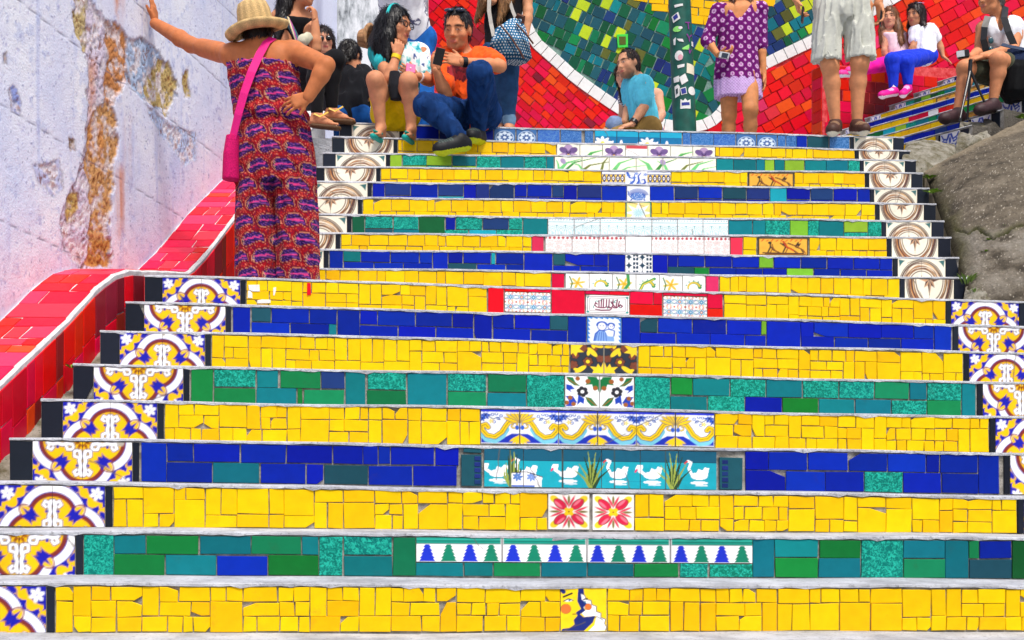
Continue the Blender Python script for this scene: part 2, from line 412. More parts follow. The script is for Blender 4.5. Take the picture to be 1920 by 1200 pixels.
def art_scroll(a):      # unit repeat two tiles wide on x in [-1,1], y in [0,1]
    X, Y = a.X, a.Y
    a.c[:] = lin((246, 248, 252)); a.X = np.abs(X)
    a.fill(a.poly([(0, .02), (1, .02), (1, .20), (.8, .10), (.5, .12), (.2, .30), (0, .3)]), (24, 50, 180))
    YL, DK, AQ = (246, 206, 20), (30, 60, 120), (120, 200, 220)
    pts = [(.10, .52), (.22, .60), (.30, .50), (.25, .40), (.17, .44)]
    wav = [(.16, .66), (.28, .64), (.36, .52), (.46, .34), (.64, .20), (.84, .24), (.97, .40), (.98, .52), (.88, .56), (.82, .48)]
    a.fill(a.path([(p[0], p[1] - .10) for p in wav[2:8]], .10), AQ)
    a.fill(a.path(wav, .078), DK); a.fill(a.path(wav, .06), YL); a.fill(a.path(wav, .010), (150, 120, 10))
    a.fill(a.spiral(.16, .54, .13, .02, 1.6, 7.5, .035), DK); a.fill(a.spiral(.16, .54, .13, .02, 1.6, 7.5, .02), YL)
    # palmette on the axis
    for k in range(5):
        t = math.pi / 2 - k * .30
        a.fill(a.ell(.20 * math.cos(t) * 1.2, .62 + .22 * math.sin(t), .20, .055, t), DK); a.fill(a.ell(.20 * math.cos(t) * 1.2, .62 + .22 * math.sin(t), .185, .04, t), YL)
    for k in range(4):
        t = -math.pi / 2 + k * .34
        a.fill(a.ell(.13 * math.cos(t), .22 + .12 * math.sin(t), .16, .04, t), YL)
    a.fill(a.ell(.06, .48, .05, .07), (40, 90, 200))
    # blue sprays
    for (x, y, r) in ((.88, .84, .13), (.97, .74, .10)): a.fill(a.flower(x, y, r, 6), (30, 80, 190)); a.fill(a.circ(x, y, r * .25), (20, 40, 120))
    a.fill(a.path([(.80, .80), (.68, .72), (.58, .78), (.50, .70)], .012), DK)
    for (x, y) in ((.70, .86), (.60, .88), (.55, .74), (.66, .64), (.48, .82)): a.fill(np.abs(a.circ(x, y, .035)) - .012, (40, 90, 180))
    a.fill(a.flower(.74, .66, .07, 5), (250, 210, 40))
    a.X = X; a.fill(.935 - Y, (30, 50, 200)); a.fill(np.abs(Y - .915) - .012, (250, 250, 250))
    a.fill(np.abs(X) - .008, (90, 90, 90))

def art_maple(a):       # dark brown / yellow leaf pair, x in [-1,1] y in [0,1.0]
    X = a.X; a.c[:] = lin((44, 52, 66)); a.X = np.abs(X); B, Yw = (124, 66, 46), (252, 214, 40)
    for (x, y, r) in ((.48, .42, .17), (.10, .52, .14), (.62, .88, .15), (.92, .30, .16), (.30, .86, .13), (.86, .62, .13)):
        a.fill(a.flower(x, y, r, 6, .2, .8), (30, 24, 24)); a.fill(a.flower(x, y, r * .86, 6, .2, .8), B)
    a.fill(a.circ(.48, .42, .075), (60, 30, 20)); a.fill(a.circ(.48, .42, .06), Yw)
    a.fill(a.poly([(0, 0), (.36, .0), (.30, .14), (.42, .26), (.22, .24), (.17, .36), (.08, .22), (0, .44)]), Yw)
    a.fill(a.poly([(1, .98), (.62, .98), (.74, .84), (.60, .74), (.80, .72), (.84, .58), (.93, .70), (1, .64)]), Yw)
    for sx, sy, rt in ((.70, .16, -.6), (.34, .74, .8), (.20, .98, .3)):
        a.fill(a.ell(sx, sy, .2, .075, rt), Yw); a.fill(a.ell(sx + .12, sy - .02, .1, .05, rt + .9), Yw)
    a.X = X; a.fill(np.abs(X) - .007, (180, 170, 150))

def art_botanic(a):     # white ground, green / blue / brown leaves
    X = a.X; a.c[:] = lin((250, 250, 250)); a.X = np.abs(X); Gn, Bl, Br = (10, 116, 60), (24, 66, 180), (160, 92, 40)
    a.fill(a.poly([(0, .98), (.36, 1.0), (.32, .86), (.42, .72), (.22, .74), (.16, .54), (.06, .60), (0, .46)]), Gn)
    for (x, y) in ((.34, .84), (.12, .62)): a.fill(a.circ(x, y, .075), Br)
    a.fill(a.circ(0, .97, .07), (250, 250, 250))
    a.fill(a.flower(.50, .50, .17, 6, .3, .9), (40, 40, 50)); a.fill(a.circ(.50, .50, .055), (245, 245, 245))
    a.fill(a.poly([(.98, .98), (.78, .96), (.70, .80), (.56, .68), (.74, .70), (.92, .84)]), Gn); a.fill(a.seg(.66, .72, .95, .92, .012), Br)
    for pts in ([(.98, .74), (.82, .70), (.72, .58), (.86, .56), (.80, .46), (.98, .58)], [(1, .36), (.78, .36), (.66, .16), (.80, .02), (1, .02), (.9, .2)], [(.62, .40), (.44, .28), (.46, .10), (.56, .16), (.66, .06), (.64, .24)]): a.fill(a.poly(pts), Bl)
    a.fill(a.poly([(.42, .34), (.24, .30), (.04, .04), (.24, .04), (.36, .18)]), Gn); a.fill(a.seg(.1, .06, .36, .3, .014), Br)
    for (x, y) in ((.86, .30), (.76, .10), (.96, .14), (.64, .92)): a.fill(a.circ(x, y, .07), Br)
    a.X = X; a.fill(np.abs(X) - .007, (205, 205, 205))

def art_portrait(a):    # blue-on-white tile of a robed figure holding a child
    X, Y = a.X, a.Y; a.c[:] = lin((238, 246, 252)); B = (40, 90, 190)
    e = np.minimum(np.minimum(X, 1 - X), np.minimum(Y + .3, 1 - Y)); a.fill(e - .06 - .03 * np.sin(X * 40 + Y * 37), (60, 130, 210)); 
    a.fill(a.poly([(.18, 0), (.22, .30), (.34, .46), (.52, .42), (.60, .22), (.78, .2), (.8, 0)]), (130, 170, 225)); a.fill(a.path([(.2, .02), (.24, .3), (.36, .46), (.5, .42)], .022), B)
    a.fill(a.ell(.43, .62, .13, .17), (244, 244, 246)); a.fill(np.abs(a.ell(.43, .62, .13, .17)) - .012, B); a.fill(a.arc(.43, .66, .14, .2, 3.2, .03), B)
    a.fill(a.ell(.70, .62, .095, .12), (246, 244, 244)); a.fill(np.abs(a.ell(.70, .62, .095, .12)) - .012, B); a.fill(a.arc(.70, .66, .09, .1, 3.1, .03), B)
    for (x, y) in ((.47, .64), (.38, .64), (.68, .63), (.74, .63)): a.fill(a.circ(x, y, .018), B)
    a.fill(a.path([(.5, .44), (.62, .50), (.80, .44), (.78, .22)], .018), B)
    for k in range(5): a.fill(a.seg(.24 + k * .08, .02, .30 + k * .06, .36, .010), B)
def art_geo(a):         # multicolour arabesque tile pair on [0,2]x[0,1]
    a.c[:] = lin((246, 244, 238)); x = np.mod(a.X * 2, 1) - .5; y = np.mod(a.Y * 2, 1) - .5
    ix = np.floor(a.X * 2) + 2 * np.floor(a.Y * 2); X, Y = a.X, a.Y; a.X, a.Y = x, y; a.aa *= 2
    a.fill(a.flower(0, 0, .30, 8, 0, .36), (60, 150, 190))
    a.fill(np.where(np.mod(ix, 3) == 0, a.circ(0, 0, .12), 9), (222, 130, 60)); a.fill(a.circ(0, 0, .05), (250, 250, 250))
    for k in range(8):
        t = k * math.pi / 4 + .39; px_, py_ = .40 * math.cos(t), .40 * math.sin(t)
        a.fill(np.abs(a.ell(px_, py_, .10, .055, t)) - .022, [(40, 90, 170), (200, 60, 80), (230, 150, 60), (40, 150, 160)][k % 4])
    for (cx, cy) in ((.5, .5), (-.5, .5), (.5, -.5), (-.5, -.5)): a.fill(a.circ(cx, cy, .09), (210, 90, 60))
    a.X, a.Y = X, Y; a.aa /= 2
def art_script(a):      # framed calligraphy tile, [0,2]x[0,1]
    a.c[:] = lin((248, 246, 244)); K, T = (120, 20, 70), (40, 150, 140)
    a.fill(np.abs(np.maximum(np.abs(a.X - 1) - .93, np.abs(a.Y - .5) - .43)) - .016, (110, 110, 110)); a.fill(np.abs(np.maximum(np.abs(a.X - 1) - .83, np.abs(a.Y - .5) - .34)) - .012, (90, 60, 80))
    for (x, y) in ((.08, .1), (1.92, .1), (.08, .9), (1.92, .9)): a.fill(a.circ(x, y, .06), T)
    for (x, y) in ((.5, .62), (.75, .72), (1.05, .34), (1.4, .68), (1.62, .4), (.4, .36), (1.25, .6)): a.fill(a.arc(x, y, .07, .4, 4.2, .02), T)
    w = .030
    for p in ([(1.62, .36), (1.70, .44), (1.60, .52), (1.52, .44), (1.42, .34), (1.30, .34), (1.22, .40)], [(1.46, .78), (1.40, .38)], [(1.26, .78), (1.24, .40), (1.12, .33), (1.0, .36)], [(1.08, .78), (1.06, .36)], [(.96, .78), (.94, .38), (.84, .33), (.66, .33), (.5, .36), (.40, .46), (.44, .60), (.52, .52)], [(.82, .78), (.80, .36)], [(.72, .76), (.70, .36)], [(.60, .72), (.60, .36)], [(1.34, .40), (1.16, .66)], [(.44, .24), (.7, .20), (1.1, .22), (1.2, .30)], [(1.56, .70), (1.50, .48), (1.56, .42)]): a.fill(a.path(p, w), K)
def art_vine(a):        # white panel with green vine and flowers, x in panel units [0,6] y [0,1]
    a.c[:] = lin((248, 248, 244)); cols = ((40, 150, 90), (240, 200, 40))
    for i in range(6):
        x = i + .5
        if i % 2 == 0:
            a.fill(a.flower(x, .5, .34, 6, .2, .35), (226, 190, 70)); a.fill(a.circ(x, .5, .08), (240, 170, 20)); a.fill(a.path([(x - .3, .15), (x - .22, .5), (x - .34, .85)], .03), (70, 120, 60))
        else:
            a.fill(a.arc(x, .38, .26, .1, 3.4, .085, w1=.03), (50, 140, 80)); a.fill(a.arc(x, .38, .26, .3, 3.2, .035), (238, 200, 50))
            for k in range(5): a.fill(a.circ(x + .36 * math.cos(.4 + k * .6), .38 + .36 * math.sin(.4 + k * .6), .035), (60, 150, 110))
    a.fill(a.path([(2.4, .02), (2.7, .5), (2.65, .98)], .07), (60, 150, 80)); a.fill(a.path([(3.1, .02), (3.3, .5), (3.8, .8)], .07), (60, 150, 80)); a.fill(a.path([(3.1, .02), (3.3, .48), (3.75, .74)], .025), (236, 200, 60))
    for k in range(1, 6): a.fill(np.abs(a.X - k) - .010, (190, 190, 180))
def art_fourstar(a):    # navy four pointed stars and petals [0,1]^2
    a.c[:] = lin((250, 250, 248)); x = np.mod(a.X * 4, 1) - .5; y = np.mod(a.Y * 2.4 + .35, 1) - .5; ix = np.mod(np.floor(a.X * 4), 2)
    X, Y = a.X, a.Y; a.X, a.Y = x, y; a.aa *= 3
    st = np.abs(x) ** .55 + np.abs(y) ** .55 - .42 ** .55 * 1.25; d1 = st * .3
    d2 = np.maximum(np.maximum(np.abs(x), np.abs(y)) - .40, -np.minimum(np.abs(np.abs(x) - .0), np.abs(np.abs(y) - .0)) + .05); d2 = np.maximum(d2, .16 - np.hypot(x, y))
    a.fill(np.where(ix == 0, d1, d2), (24, 60, 84)); a.fill(np.where(ix == 1, a.circ(0, 0, .05), 9), (24, 60, 84)); a.X, a.Y = X, Y; a.aa /= 3
    a.fill(np.abs(np.mod(a.Y * 2.4 + .35, 1) - .985) - .012, (230, 180, 130))
def art_palepink(a):    # 7 tiles wide
    a.c[:] = lin((250, 244, 242)); x = np.mod(a.X, 1) - .5; X, Y = a.X, a.Y
    blank = (X > 3) & (X < 4)
    tri = np.mod(X * 6, 1) - .5; a.fill(np.where(blank, 9, np.maximum(np.abs(Y - .90) - .075, -(np.abs(tri) - .12 - .25 * np.abs(Y - .9) / .075))), (190, 70, 80))
    a.X = np.mod(X * 3, 1) - .5; a.Y = np.mod(Y * 3 + .5 * np.floor(X * 3), 1) - .5; a.aa *= 3
    a.fill(np.where(blank | (Y > .78), 9, np.abs(a.flower(0, 0, .42, 5, .4, .5)) - .04), (236, 200, 194)); a.X, a.Y = X, Y; a.aa /= 3
    a.fill(np.abs(x + .5 - np.round(x + .5)) - .012, (205, 200, 196))
def art_paleteal(a):
    a.c[:] = lin((246, 250, 250)); X, Y = a.X, a.Y; T = (70, 170, 175)
    a.fill(np.maximum(np.abs(Y - .92) - .02, np.abs(np.mod(X * 9, 1) - .5) - .22), T); a.fill(np.abs(Y - .80) - .018, (120, 190, 195)); a.fill(np.abs(Y - .62) - .012, T)
    a.X = np.mod(X * 3, 1) - .5; 
    for r in (.46, .36, .24): a.fill(np.where(Y < .6, np.abs(np.hypot(a.X, (Y - .18)) - r) - .022, 9), (150, 208, 212))
    a.fill(np.where(Y < .3, a.flower(0, .16, .2, 5), 9), (186, 222, 226)); a.fill(np.where((Y < .62) & (Y > .42), .5 - np.abs(a.X) - .10 * (Y - .42) / .2, 9), T)
    a.X = X; a.fill(np.abs(np.mod(X + .5, 1) - .5) - .012, (200, 205, 205))
def art_sunstar(a):
    a.c[:] = lin((250, 226, 140)); a.X = a.X - .5; a.Y = a.Y - .42
    for k in range(8):
        t = k * math.pi / 4; a.fill(a.poly([(.60 * math.cos(t), .60 * math.sin(t)), (.26 * math.cos(t + .39), .26 * math.sin(t + .39)), (0, 0), (.26 * math.cos(t - .39), .26 * math.sin(t - .39))]), (250, 252, 250))
    a.fill(a.circ(0, 0, .26), (226, 244, 244)); a.fill(a.flower(0, 0, .24, 12, 0, .2), (170, 214, 220)); a.fill(a.path([(.05, .5), (.15, .2), (.32, -.3)], .015), (70, 60, 50))
    e = .5 - np.maximum(np.abs(a.X), np.abs(a.Y - .08)); a.fill(e - .035, (60, 150, 110))
def art_bluebeast(a):
    a.c[:] = lin((244, 248, 252)); B = (40, 84, 180)
    a.fill(a.ell(.48, .38, .34, .24), (100, 140, 210))
    for k in range(24):
        t = .2 + k * .12; a.fill(a.seg(.48 + .28 * math.cos(t), .40 + .22 * math.sin(t), .48 + .46 * math.cos(t), .42 + .44 * math.sin(t), .014), B)
    rs = np.random.default_rng(3)
    for k in range(40): a.fill(a.circ(.2 + .6 * rs.random(), .18 + .4 * rs.random(), .02), [B, (230, 240, 250)][k % 2])
    a.fill(a.path([(.18, .30), (.08, .44), (.04, .70)], .02), B); a.fill(a.seg(.2, .2, .1, .02, .03), B); a.fill(a.seg(.75, .2, .84, .02, .03), B)
def art_border3(a):     # x in [0,3]: yellow band, blue spray tile, yellow band
    a.c[:] = lin((246, 248, 250)); X, Y = a.X, a.Y; mid = (X > 1) & (X < 2)
    a.fill(np.where(mid, 9, np.abs(Y - .55) - .22), (250, 206, 40)); a.fill(np.where(mid, 9, np.abs(np.abs(Y - .55) - .25) - .02), (40, 60, 130))
    a.X = np.mod(X * 5, 1) - .5; yy = (Y - .55) * 1.9; d = np.hypot(a.X, yy); a.fill(np.where(mid, 9, np.abs(d - .33) - .10), (40, 60, 120)); a.fill(np.where(mid, 9, d - .20), (250, 250, 250)); a.fill(np.where(mid, 9, d - .08), (40, 60, 120)); a.X = X
    a.fill(np.where(mid, 9, np.minimum(np.abs(Y - .97), np.abs(Y - .20)) - .025), (60, 90, 180))
    for p in ([(1.1, .9), (1.2, .6), (1.35, .55)], [(1.5, .1), (1.62, .4), (1.58, .7), (1.7, .9)], [(1.75, .15), (1.9, .3), (1.85, .5), (1.72, .45)], [(1.25, .2), (1.4, .4), (1.42, .8)]): a.fill(a.path(p, .06, .02), (40, 84, 190))
    for (x, y) in ((1.15, .75), (1.3, .3), (1.5, .85), (1.4, .6), (1.65, .25), (1.9, .8)): a.fill(a.flower(x, y, .10, 5), (70, 120, 210))
    a.fill(.10 - Y + 0 * X - .0 if False else Y - .10, (246, 246, 246))
def art_figures(a):     # amber plaque with dark figures and red scribble [0,2]x[0,1]
    a.c[:] = lin((236, 176, 60)); K = (50, 36, 30)
    a.fill(.04 - np.minimum(np.minimum(a.X, 2 - a.X), np.minimum(a.Y, 1 - a.Y)) if False else np.minimum(np.minimum(a.X, 2 - a.X), np.minimum(a.Y, 1 - a.Y)) - .05, (40, 34, 34))
    for p in ([(.4, .2), (.5, .5), (.62, .3), (.8, .2)], [(.5, .5), (.48, .68)], [(1.0, .2), (1.1, .5), (1.3, .4), (1.5, .2)], [(1.1, .5), (.9, .7)], [(1.5, .5), (1.7, .4), (1.8, .2)], [(1.2, .7), (1.5, .55), (1.6, .75)], [(.2, .15), (1.8, .13)]): a.fill(a.path(p, .032), K); a.fill(a.path([(q[0] + .09, q[1] - .05) for q in p], .022), (120, 60, 30))
    for (x, y) in ((.47, .72), (1.05, .66), (1.6, .62)): a.fill(a.circ(x, y, .075), K)
    for k in range(9): a.fill(a.seg(.15 + k * .19, .82, .22 + k * .19, .93 - .05 * (k % 2), .022), (214, 70, 20))
    a.fill(a.path([(1.0, .8), (1.15, .5), (1.4, .3)], .04), (190, 60, 20))
def art_irisleaf(a, W_):     # x in [0,6]
    a.c[:] = lin((250, 248, 226)); G1, G2, G3 = (110, 200, 120), (60, 140, 60), (110, 120, 50)
    for i, (x0, x1, h, c, w) in enumerate(((.1, 1.0, .9, G1, .10), (.3, 1.5, .98, G2, .07), (.9, 2.0, .70, G3, .08), (1.1, .5, .7, G1, .06), (2.1, 2.9, .95, G1, .10), (2.3, 3.4, .50, G1, .06), (3.6, 3.1, .9, G1, .12), (3.7, 4.5, .95, G2, .09), (4.2, 3.8, .8, G1, .08), (4.6, 5.5, .8, G3, .08), (5.0, 5.9, .9, G1, .10), (5.3, 6.0, .45, G1, .06), (.15, .05, .8, G1, .05), (1.7, 1.95, .98, G3, .06))):
        a.fill(a.path([(x0, -.05), (x0 + (x1 - x0) * .35, h * .65), (x1, h)], w, .02), c)
    for x in (.3, 4.0): a.fill(a.ell(x, .72, .10, .2, .2), (170, 150, 190))
    for k in range(1, 6): a.fill(np.abs(a.X - k) - .010, (190, 190, 170))
def art_iris(a):        # x in [0,7]
    a.c[:] = lin((250, 248, 228)); P, D = (180, 150, 190), (110, 84, 140)
    for x in (.5, 2.5, 4.5, 6.5):
        for (dx, dy, rx, ry, r, c) in ((0, .70, .20, .26, 0, P), (-.22, .56, .17, .24, .5, D), (.22, .56, .17, .24, -.5, D), (-.25, .22, .22, .13, .4, P), (.25, .22, .22, .13, -.4, P), (0, .28, .12, .24, 0, D)): a.fill(a.ell(x + dx, dy, rx, ry, r), c)
        a.fill(a.ell(x, .24, .05, .10), (230, 170, 40)); a.fill(a.path([(x - .1, .5), (x, .3), (x + .1, .5)], .02), (60, 40, 80))
    for x in (1.5, 5.5): a.fill(a.path([(x - .2, -.05), (x, .4), (x + .5, .6)], .12, .03), (110, 200, 110)); a.fill(a.path([(x - .3, -.05), (x - .1, .3), (x + .2, .45)], .06, .02), (70, 150, 70))
    a.fill(np.maximum(np.abs(a.X - 3.5) - .48, np.abs(a.Y - .88) - .12), (200, 70, 80)); a.fill(np.maximum(np.abs(a.X - 3.5) - .48, np.abs(a.Y - .38) - .36), (252, 250, 246))
    for k in range(1, 7): a.fill(np.abs(a.X - k) - .012, (190, 190, 170))
def art_lily(a):        # x in [0,4]
    a.c[:] = lin((10, 110, 160)); a.fill(.62 - a.Y, (20, 160, 195)); a.fill(np.abs(a.Y - .62) - .02, (8, 90, 140))
    for x in (.35, 2.4):
        a.fill(a.flower(x, .20, .42, 9, .2, .4), (250, 250, 252)); a.fill(a.circ(x, .22, .10), (240, 220, 90)); a.fill(a.flower(x + .35, .08, .3, 7, .2, .4), (246, 248, 252)); a.fill(a.circ(x + .35, .1, .07), (240, 220, 90))
    for x in (1.2, 3.3): a.fill(a.ell(x, .2, .07, .22), (250, 250, 252))
    for k in range(1, 4): a.fill(np.abs(a.X - k) - .012, (10, 80, 120))
def art_rosette(a):     # [0,1]^2
    a.c[:] = lin((60, 110, 170)); a.X = a.X - .5; a.Y = a.Y - .42
    a.fill(np.abs(a.circ(0, 0, .42)) - .02, (200, 220, 240)); a.fill(a.circ(0, 0, .38), (40, 84, 140)); a.fill(a.flower(0, 0, .36, 8, 0, .62), (215, 230, 244)); a.fill(a.flower(0, 0, .22, 8, .39, .5), (50, 90, 150)); a.fill(a.circ(0, 0, .08), (230, 240, 250))
def art_trees(a):       # x in [0,16] stepped trees, moulding above
    X, Y = a.X, a.Y; a.c[:] = lin((250, 250, 250)); x = np.abs(np.mod(X, 1) - .5); k = np.mod(np.floor(X), 2)
    yy = (.72 - Y) / .72; lev = np.floor(yy * 5) / 5; wdt = .08 + .24 * lev + .13 * (yy * 5 - np.floor(yy * 5))
    d = np.where((yy > 0) & (yy < 1), x - wdt, 9)
    a.aa = .03; a.fill(np.where(k == 0, d, 9), (24, 50, 200)); a.fill(np.where(k == 1, d, 9), (10, 130, 100)); a.aa = .05
    a.fill(.74 - Y, (14, 150, 130)); a.fill(np.abs(Y - .86) - .015, (8, 90, 80)); a.fill(np.abs(Y - .75) - .015, (8, 90, 80)); a.fill(np.abs(Y - .93) - .015, (60, 190, 170))
    for q in (4, 8, 12): a.fill(np.abs(X - q) - .05, (200, 200, 200))
def art_faces(a):       # two profiles, blue between, unit square
    a.c[:] = lin((253, 214, 20)); B = (24, 40, 120); Wt = (252, 252, 252)
    a.fill(a.poly([(.38, 1), (.50, 1), (.52, .80), (.60, .62), (.50, .55), (.55, .47), (.42, .40), (.50, .33), (.76, .36), (.70, .2), (.50, 0), (0, 0), (.04, .06), (.2, .08), (.30, .16), (.28, .26), (.36, .36), (.33, .44), (.44, .52), (.36, .70)]), B)
    wave = [(.44, .88), (.52, .84), (.56, .74), (.66, .72), (.68, .62), (.78, .58), (.78, .46), (.88, .42), (.88, .32), (.98, .28), (.96, .18), (1, .1), (.98, .02), (.60, .0), (.74, .14), (.78, .36), (.52, .34), (.46, .42), (.56, .50), (.50, .56), (.58, .64), (.46, .74)]
    a.fill(a.poly(wave), Wt); a.fill(a.path(wave[:13], .010), (60, 60, 90))
    a.fill(a.circ(.11, .52, .115), (90, 60, 40)); a.fill(a.circ(.11, .52, .105), (240, 116, 50)); a.fill(a.circ(.60, .57, .08), (90, 60, 40)); a.fill(a.circ(.60, .57, .07), (240, 116, 50))
    a.fill(a.seg(.06, .80, .24, .88, .022), (30, 30, 40)); a.fill(a.ell(.17, .72, .09, .03, .1), (250, 250, 250)); a.fill(a.circ(.19, .72, .025), (60, 120, 160)); a.fill(a.path([(.06, .70), (.17, .755), (.27, .72)], .012), (20, 20, 30))
    a.fill(a.seg(.50, .74, .58, .76, .015), (30, 30, 40)); a.fill(a.circ(.53, .68, .022), (60, 120, 160)); a.fill(a.seg(0, .99, .06, .92, .05), B)
    a.fill(a.path([(.26, .40), (.33, .40)], .01), (20, 20, 40)); a.fill(a.path([(.70, .30), (.80, .34), (.92, .26)], .008), (40, 40, 70))
# ------------------------------------------------------------------ value noise for shaping
def vnoise(P, freq, seed=0, octv=4, rough=.55):
    "cheap smooth 3-D noise on an (n,3) array, about -1..1"
    P = np.asarray(P, float); out = np.zeros(len(P)); amp = 1.0; tot = 0
    for o in range(octv):
        q = P * freq * (2 ** o) + seed * 7.13 + o * 3.7
        i = np.floor(q).astype(np.int64); f = q - i; f = f * f * (3 - 2 * f)
        r = np.zeros(len(P))
        for dx in (0, 1):
            for dy in (0, 1):
                for dz in (0, 1):
                    h = ((i[:, 0] + dx) * 374761393 + (i[:, 1] + dy) * 668265263 + (i[:, 2] + dz) * 2147483647 + seed * 1013) & 0x7fffffff
                    h = ((h ^ (h >> 13)) * 1274126177) & 0x7fffffff
                    val = ((h ^ (h >> 16)) & 0xffff) / 32768.0 - 1
                    w = (f[:, 0] if dx else 1 - f[:, 0]) * (f[:, 1] if dy else 1 - f[:, 1]) * (f[:, 2] if dz else 1 - f[:, 2])
                    r += val * w
        out += r * amp; tot += amp; amp *= rough
    return out / tot * 1.6

def pt_seg(px, py, x0, y0, x1, y1):
    dx, dy = x1 - x0, y1 - y0; t = np.clip(((px - x0) * dx + (py - y0) * dy) / (dx * dx + dy * dy + 1e-9), 0, 1)
    return np.hypot(px - x0 - t * dx, py - y0 - t * dy)
def pt_poly(px, py, pts):
    d = np.full(px.shape, 1e9); ins = np.zeros(px.shape, bool)
    for i in range(len(pts)):
        (x0, y0), (x1, y1) = pts[i], pts[(i + 1) % len(pts)]
        d = np.minimum(d, pt_seg(px, py, x0, y0, x1, y1))
        if y0 != y1: ins ^= ((y0 > py) != (y1 > py)) & (px < x0 + (py - y0) / (y1 - y0) * (x1 - x0))
    return np.where(ins, -d, d)

# ------------------------------------------------------------------ the stairs: rows (risers) measured from the photograph
class Row:
    def __init__(s, PL, PR, hTL, hTR, hBL, hBR):
        s.PL, s.PR = Vector(PL), Vector(PR)
        s.e = (s.PR - s.PL).normalized(); s.len = (s.PR - s.PL).length
        s.n = Vector((s.e[1], -s.e[0]))
        s.hTL, s.hTR, s.hBL, s.hBR = hTL, hTR, hBL, hBR
    def top(s, t): return s.hTL + (s.hTR - s.hTL) * t / s.len
    def bot(s, t): return s.hBL + (s.hBR - s.hBL) * t / s.len
    def pos(s, t, v, out=0.0):
        p = s.PL + s.e * t + s.n * out
        b = s.bot(t); return Vector((p[0], p[1], EYE + b + v * (s.top(t) - 0.013 - b)))
    def s_of(s, px):
        r = (px - 960.0) / F; d = s.PR - s.PL
        return (r * s.PL[1] - s.PL[0]) / (d[0] - r * d[1]) * s.len

def row_from_px(xl, yl, zl, xr, yr, zr, prev):
    PL = ((xl - 960) / F * zl, zl); PR = ((xr - 960) / F * zr, zr)
    hL, hR = (HOR - yl) / F * zl, (HOR - yr) / F * zr
    if prev is None: bL, bR = hL - .175, hR - .175
    else: bL, bR = prev.hTL, prev.hTR
    return Row(PL, PR, hL, hR, bL, bR)

def offset_poly(pts, d):
    "inset a convex polygon"
    n = len(pts); out = []
    for i in range(n):
        p0, p1, p2 = Vector(pts[i - 1]), Vector(pts[i]), Vector(pts[(i + 1) % n])
        a = (p1 - p0).normalized(); b = (p2 - p1).normalized()
        na, nb = Vector((-a[1], a[0])), Vector((-b[1], b[0]))
        m = na + nb; k = max(.3, 1 + na.dot(nb)); out.append(p1 + m * (d / k))
    return out

def slab(name, pts, fr, thick, mat, parent, bev=.0016, z0=-.004):
    """a flat piece: polygon pts (ccw seen from the front) in a frame fr(u, v, out) -> world"""
    inn = offset_poly(pts, bev); n = len(pts)
    v = [fr(p[0], p[1], z0) for p in pts] + [fr(p[0], p[1], thick - bev) for p in pts] + [fr(p[0], p[1], thick) for p in inn]
    f = [tuple(range(2 * n, 3 * n))]
    for i in range(n):
        j = (i + 1) % n
        f.append((i, j, n + j, n + i)); f.append((n + i, n + j, 2 * n + j, 2 * n + i))
    return mk(name, v, f, mat, parent)

def tile(row, parent, s0, s1, v0, v1, c, gap=.0022, jit=.0022, thick=.008, name=None, cut=None):
    nm = {'y': 'yellow_tile', 'b': 'blue_tile', 'n': 'navy_tile', 'd': 'slate_tile', 't': 'teal_tile', 'g': 'green_tile', 'G': 'green_tile', 'M': 'turquoise_tile', 'c': 'cyan_tile',
          'l': 'lime_tile', 'm': 'washed_blue_tile', 'r': 'red_tile', 'p': 'pink_tile', 'k': 'black_tile', 'w': 'white_tile', 'o': 'orange_tile', 'yo': 'yellow_tile'}[c] if name is None else name
    H = row.top(s0) - row.bot(s0) - .013
    g2 = gap / H
    q = [[s0 + gap, v0 + g2], [s1 - gap, v0 + g2], [s1 - gap, v1 - g2], [s0 + gap, v1 - g2]]
    j = lambda: random.uniform(-jit, jit)
    q = [[a + j(), min(1.0, b + j() / H)] for a, b in q]
    q = [(a, b * H) for a, b in q]
    if cut is not None:
        k = cut; w, h = (s1 - s0), (v1 - v0) * H
        P0, P1, P2 = Vector(q[k - 1]), Vector(q[k]), Vector(q[(k + 1) % 4])
        q = q[:k] + [tuple(P1.lerp(P0, random.uniform(.15, .5))), tuple(P1.lerp(P2, random.uniform(.2, .6)))] + q[k + 1:]
    th = thick + random.uniform(-.0012, .0012)
    tilt_a, tilt_b = random.uniform(-.008, .008), random.uniform(-.008, .008); sm = (s0 + s1) / 2; vm = (v0 + v1) / 2 * H
    fr = lambda u, v, o: row.pos(u, v / H, o + (tilt_a * (u - sm) + tilt_b * (v - vm)) * (1 if o > 0 else 0))
    return slab(nm, q, fr, th, M[c], parent)

